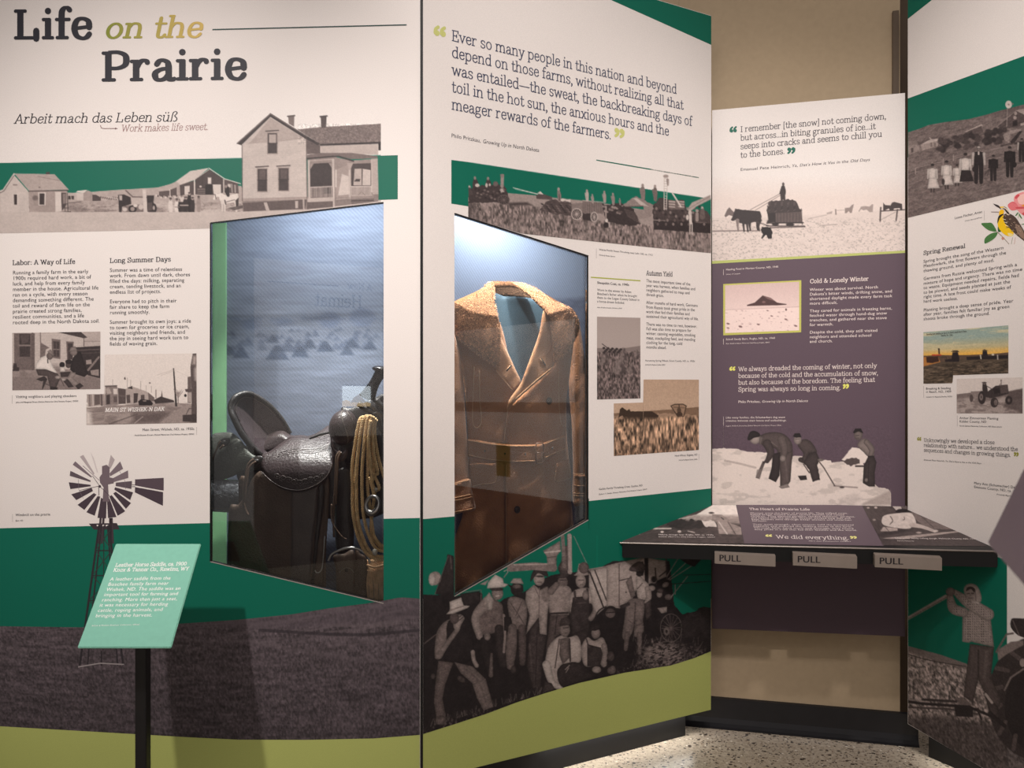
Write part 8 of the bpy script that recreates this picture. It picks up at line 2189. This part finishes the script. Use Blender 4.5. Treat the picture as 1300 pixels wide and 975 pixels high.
# ------------------------------------------------------------------ the panel across the aisle, seen as a reflection in the glass
QA, QB = Vector((-2.25, -1.35, 0)), Vector((-1.22, -1.95, 0))
ue = (QB - QA).normalized(); PO = Plane(QA, (ue.y, -ue.x, 0))
PO.n = Vector((-ue.y, ue.x, 0)) if Vector((-ue.y, ue.x, 0)).y > 0 else Vector((ue.y, -ue.x, 0))
LW = (QB - QA).length
opp = thing('exhibit_panel', 'white exhibit panel headed A New Heimat, reflected in the saddle window glass', 'exhibit panel', ((QA + QB) / 2).to_tuple(), 'exhibit panels')
def onp(s, z, o=0.0): return QA + ue * s + Vector((0, 0, z)) + PO.n * o
bm = bmesh.new(); prism(bm, [onp(0, 0), onp(LW, 0), onp(LW, 2.72), onp(0, 2.72)], -PO.n * .04)
bm_mesh('board', bm, pmat('white_panel_laminate', (226, 222, 220), .5, noise=.02), opp)
V, Fc = [], []
for t, s0, z, wd, em in (('A New', LW - .10, 2.50, .24, .09), ('Heimat', LW - .20, 2.33, .45, .17)):
    v, f, w = layout('serif', t)
    i = len(V)
    # letters run the way a person facing the panel reads them
    V += [tuple(onp(s0 - a / w * wd, z + b * em, .0006 + cz * 2e-5)) for a, b, cz in v]; Fc += [tuple(i + q for q in ff_) for ff_ in f]
V += [tuple(onp(LW - .42, 2.52, .0006)), tuple(onp(.12, 2.52, .0006)), tuple(onp(.12, 2.528, .0006)), tuple(onp(LW - .42, 2.528, .0006))]; Fc.append(tuple(range(len(V) - 4, len(V))))
mesh('title_lettering', V, Fc, M_PRINT, opp, cols=np.repeat(lin((40, 40, 52))[None], len(V), 0))
V = [tuple(onp(a, b, .0006)) for a, b in ((.0, .0), (LW, 0), (LW, 1.15), (0, 1.15))]
mesh('colour_block', V, [(0, 1, 2, 3)], M_PRINT, opp, cols=np.repeat(lin((96, 84, 88))[None], 4, 0))
spot('track_spot', (-1.2, .2, 3.9), (-1.75, -1.65, 1.9), 150, 60, .8, WARM)

# a small lit screen on that panel, mirrored in the saddle window
def mirrored(x, y, o=0.004):
    g = P1.px(x, y, -.012); r = ray(x, y); r = Vector((r.x, -r.y, r.z))
    return g + r * (PO.n.dot(QA + PO.n * o - g) / PO.n.dot(r))
s0, s1, s2 = mirrored(434, 490), mirrored(470, 493), mirrored(470, 516)
sa, sb = (s1 - QA).dot(ue), (s0 - QA).dot(ue); z0, z1 = s2.z, s0.z
sm_, N_, L_, b_ = mat_base('lit_screen')
va = N_.new('ShaderNodeVertexColor'); va.layer_name = 'Col'
L_.new(va.outputs[0], b_.inputs['Emission Color']); b_.inputs['Emission Strength'].default_value = 5.0; b_.inputs['Base Color'].default_value = (.02, .02, .02, 1)
cols, V, Fc = [], [], []
def spoly(pts, c, o):
    i0 = len(V)
    for u, v in pts:
        V.append(tuple(onp(sa + (sb - sa) * u, z0 + (z1 - z0) * v, o))); cols.append(lin(c))
    Fc.append(tuple(range(i0, len(V))))
spoly([(0, 0), (1, 0), (1, 1), (0, 1)], (206, 214, 220), .012)
spoly([(0, 0), (1, 0), (1, .26), (.86, .34), (.7, .22), (.55, .30), (.35, .16), (.2, .24), (0, .16)], (196, 170, 132), .0125)
spoly([(.12, .2), (.3, .42), (.38, .62), (.48, .56), (.62, .4), (.72, .2)], (150, 140, 124), .013)
mesh('screen_picture', V, Fc, sm_, opp, cols=np.array(cols))
bm = bmesh.new(); e_ = .012
prism(bm, [onp(sa - e_, z0 - e_, .0005), onp(sb + e_, z0 - e_, .0005), onp(sb + e_, z1 + e_, .0005), onp(sa - e_, z1 + e_, .0005)], PO.n * .010)
bm_mesh('screen_frame', bm, M_BLACK, opp)

# the next panel along the aisle, seen only as a pale reflection in the coat window
RA, RB = Vector((2.16, 2.72, 0)), Vector((2.72, 1.50, 0))
nx = thing('exhibit_panel', 'plain white exhibit panel with plum foot, reflected faintly in the coat window glass', 'exhibit panel', ((RA + RB) / 2).to_tuple(), 'exhibit panels')
ur = (RB - RA).normalized(); nr = Vector((-ur.y, ur.x, 0)); nr = nr if nr.x < 0 else -nr
def onr(s, z, o=0.0): return RA + ur * s + Vector((0, 0, z)) + nr * o
LR = (RB - RA).length
bm = bmesh.new(); prism(bm, [onr(0, 0), onr(LR, 0), onr(LR, 2.0), onr(0, 2.0)], -nr * .04)
bm_mesh('board', bm, pmat('white_side_laminate', (226, 222, 220), .5, noise=.02), nx)
V, C, Fc = [], [], []
for a, b, c, e, q in ((0, 0, LR, .84, PURPLE), (0, 1.40, LR, 1.47, (160, 144, 136)), (LR * .5, .95, LR * .62, 1.18, (120, 120, 60))):
    i0 = len(V); V += [tuple(onr(a, b, .0006)), tuple(onr(c, b, .0006)), tuple(onr(c, e, .0006)), tuple(onr(a, e, .0006))]; C += [lin(q)] * 4; Fc.append((i0, i0 + 1, i0 + 2, i0 + 3))
mesh('colour_block', V, Fc, M_PRINT, nx, cols=np.array(C))
spot('track_spot', (1.2, 1.2, 4.0), (2.40, 2.1, 1.35), 190, 46, .8, WARM)
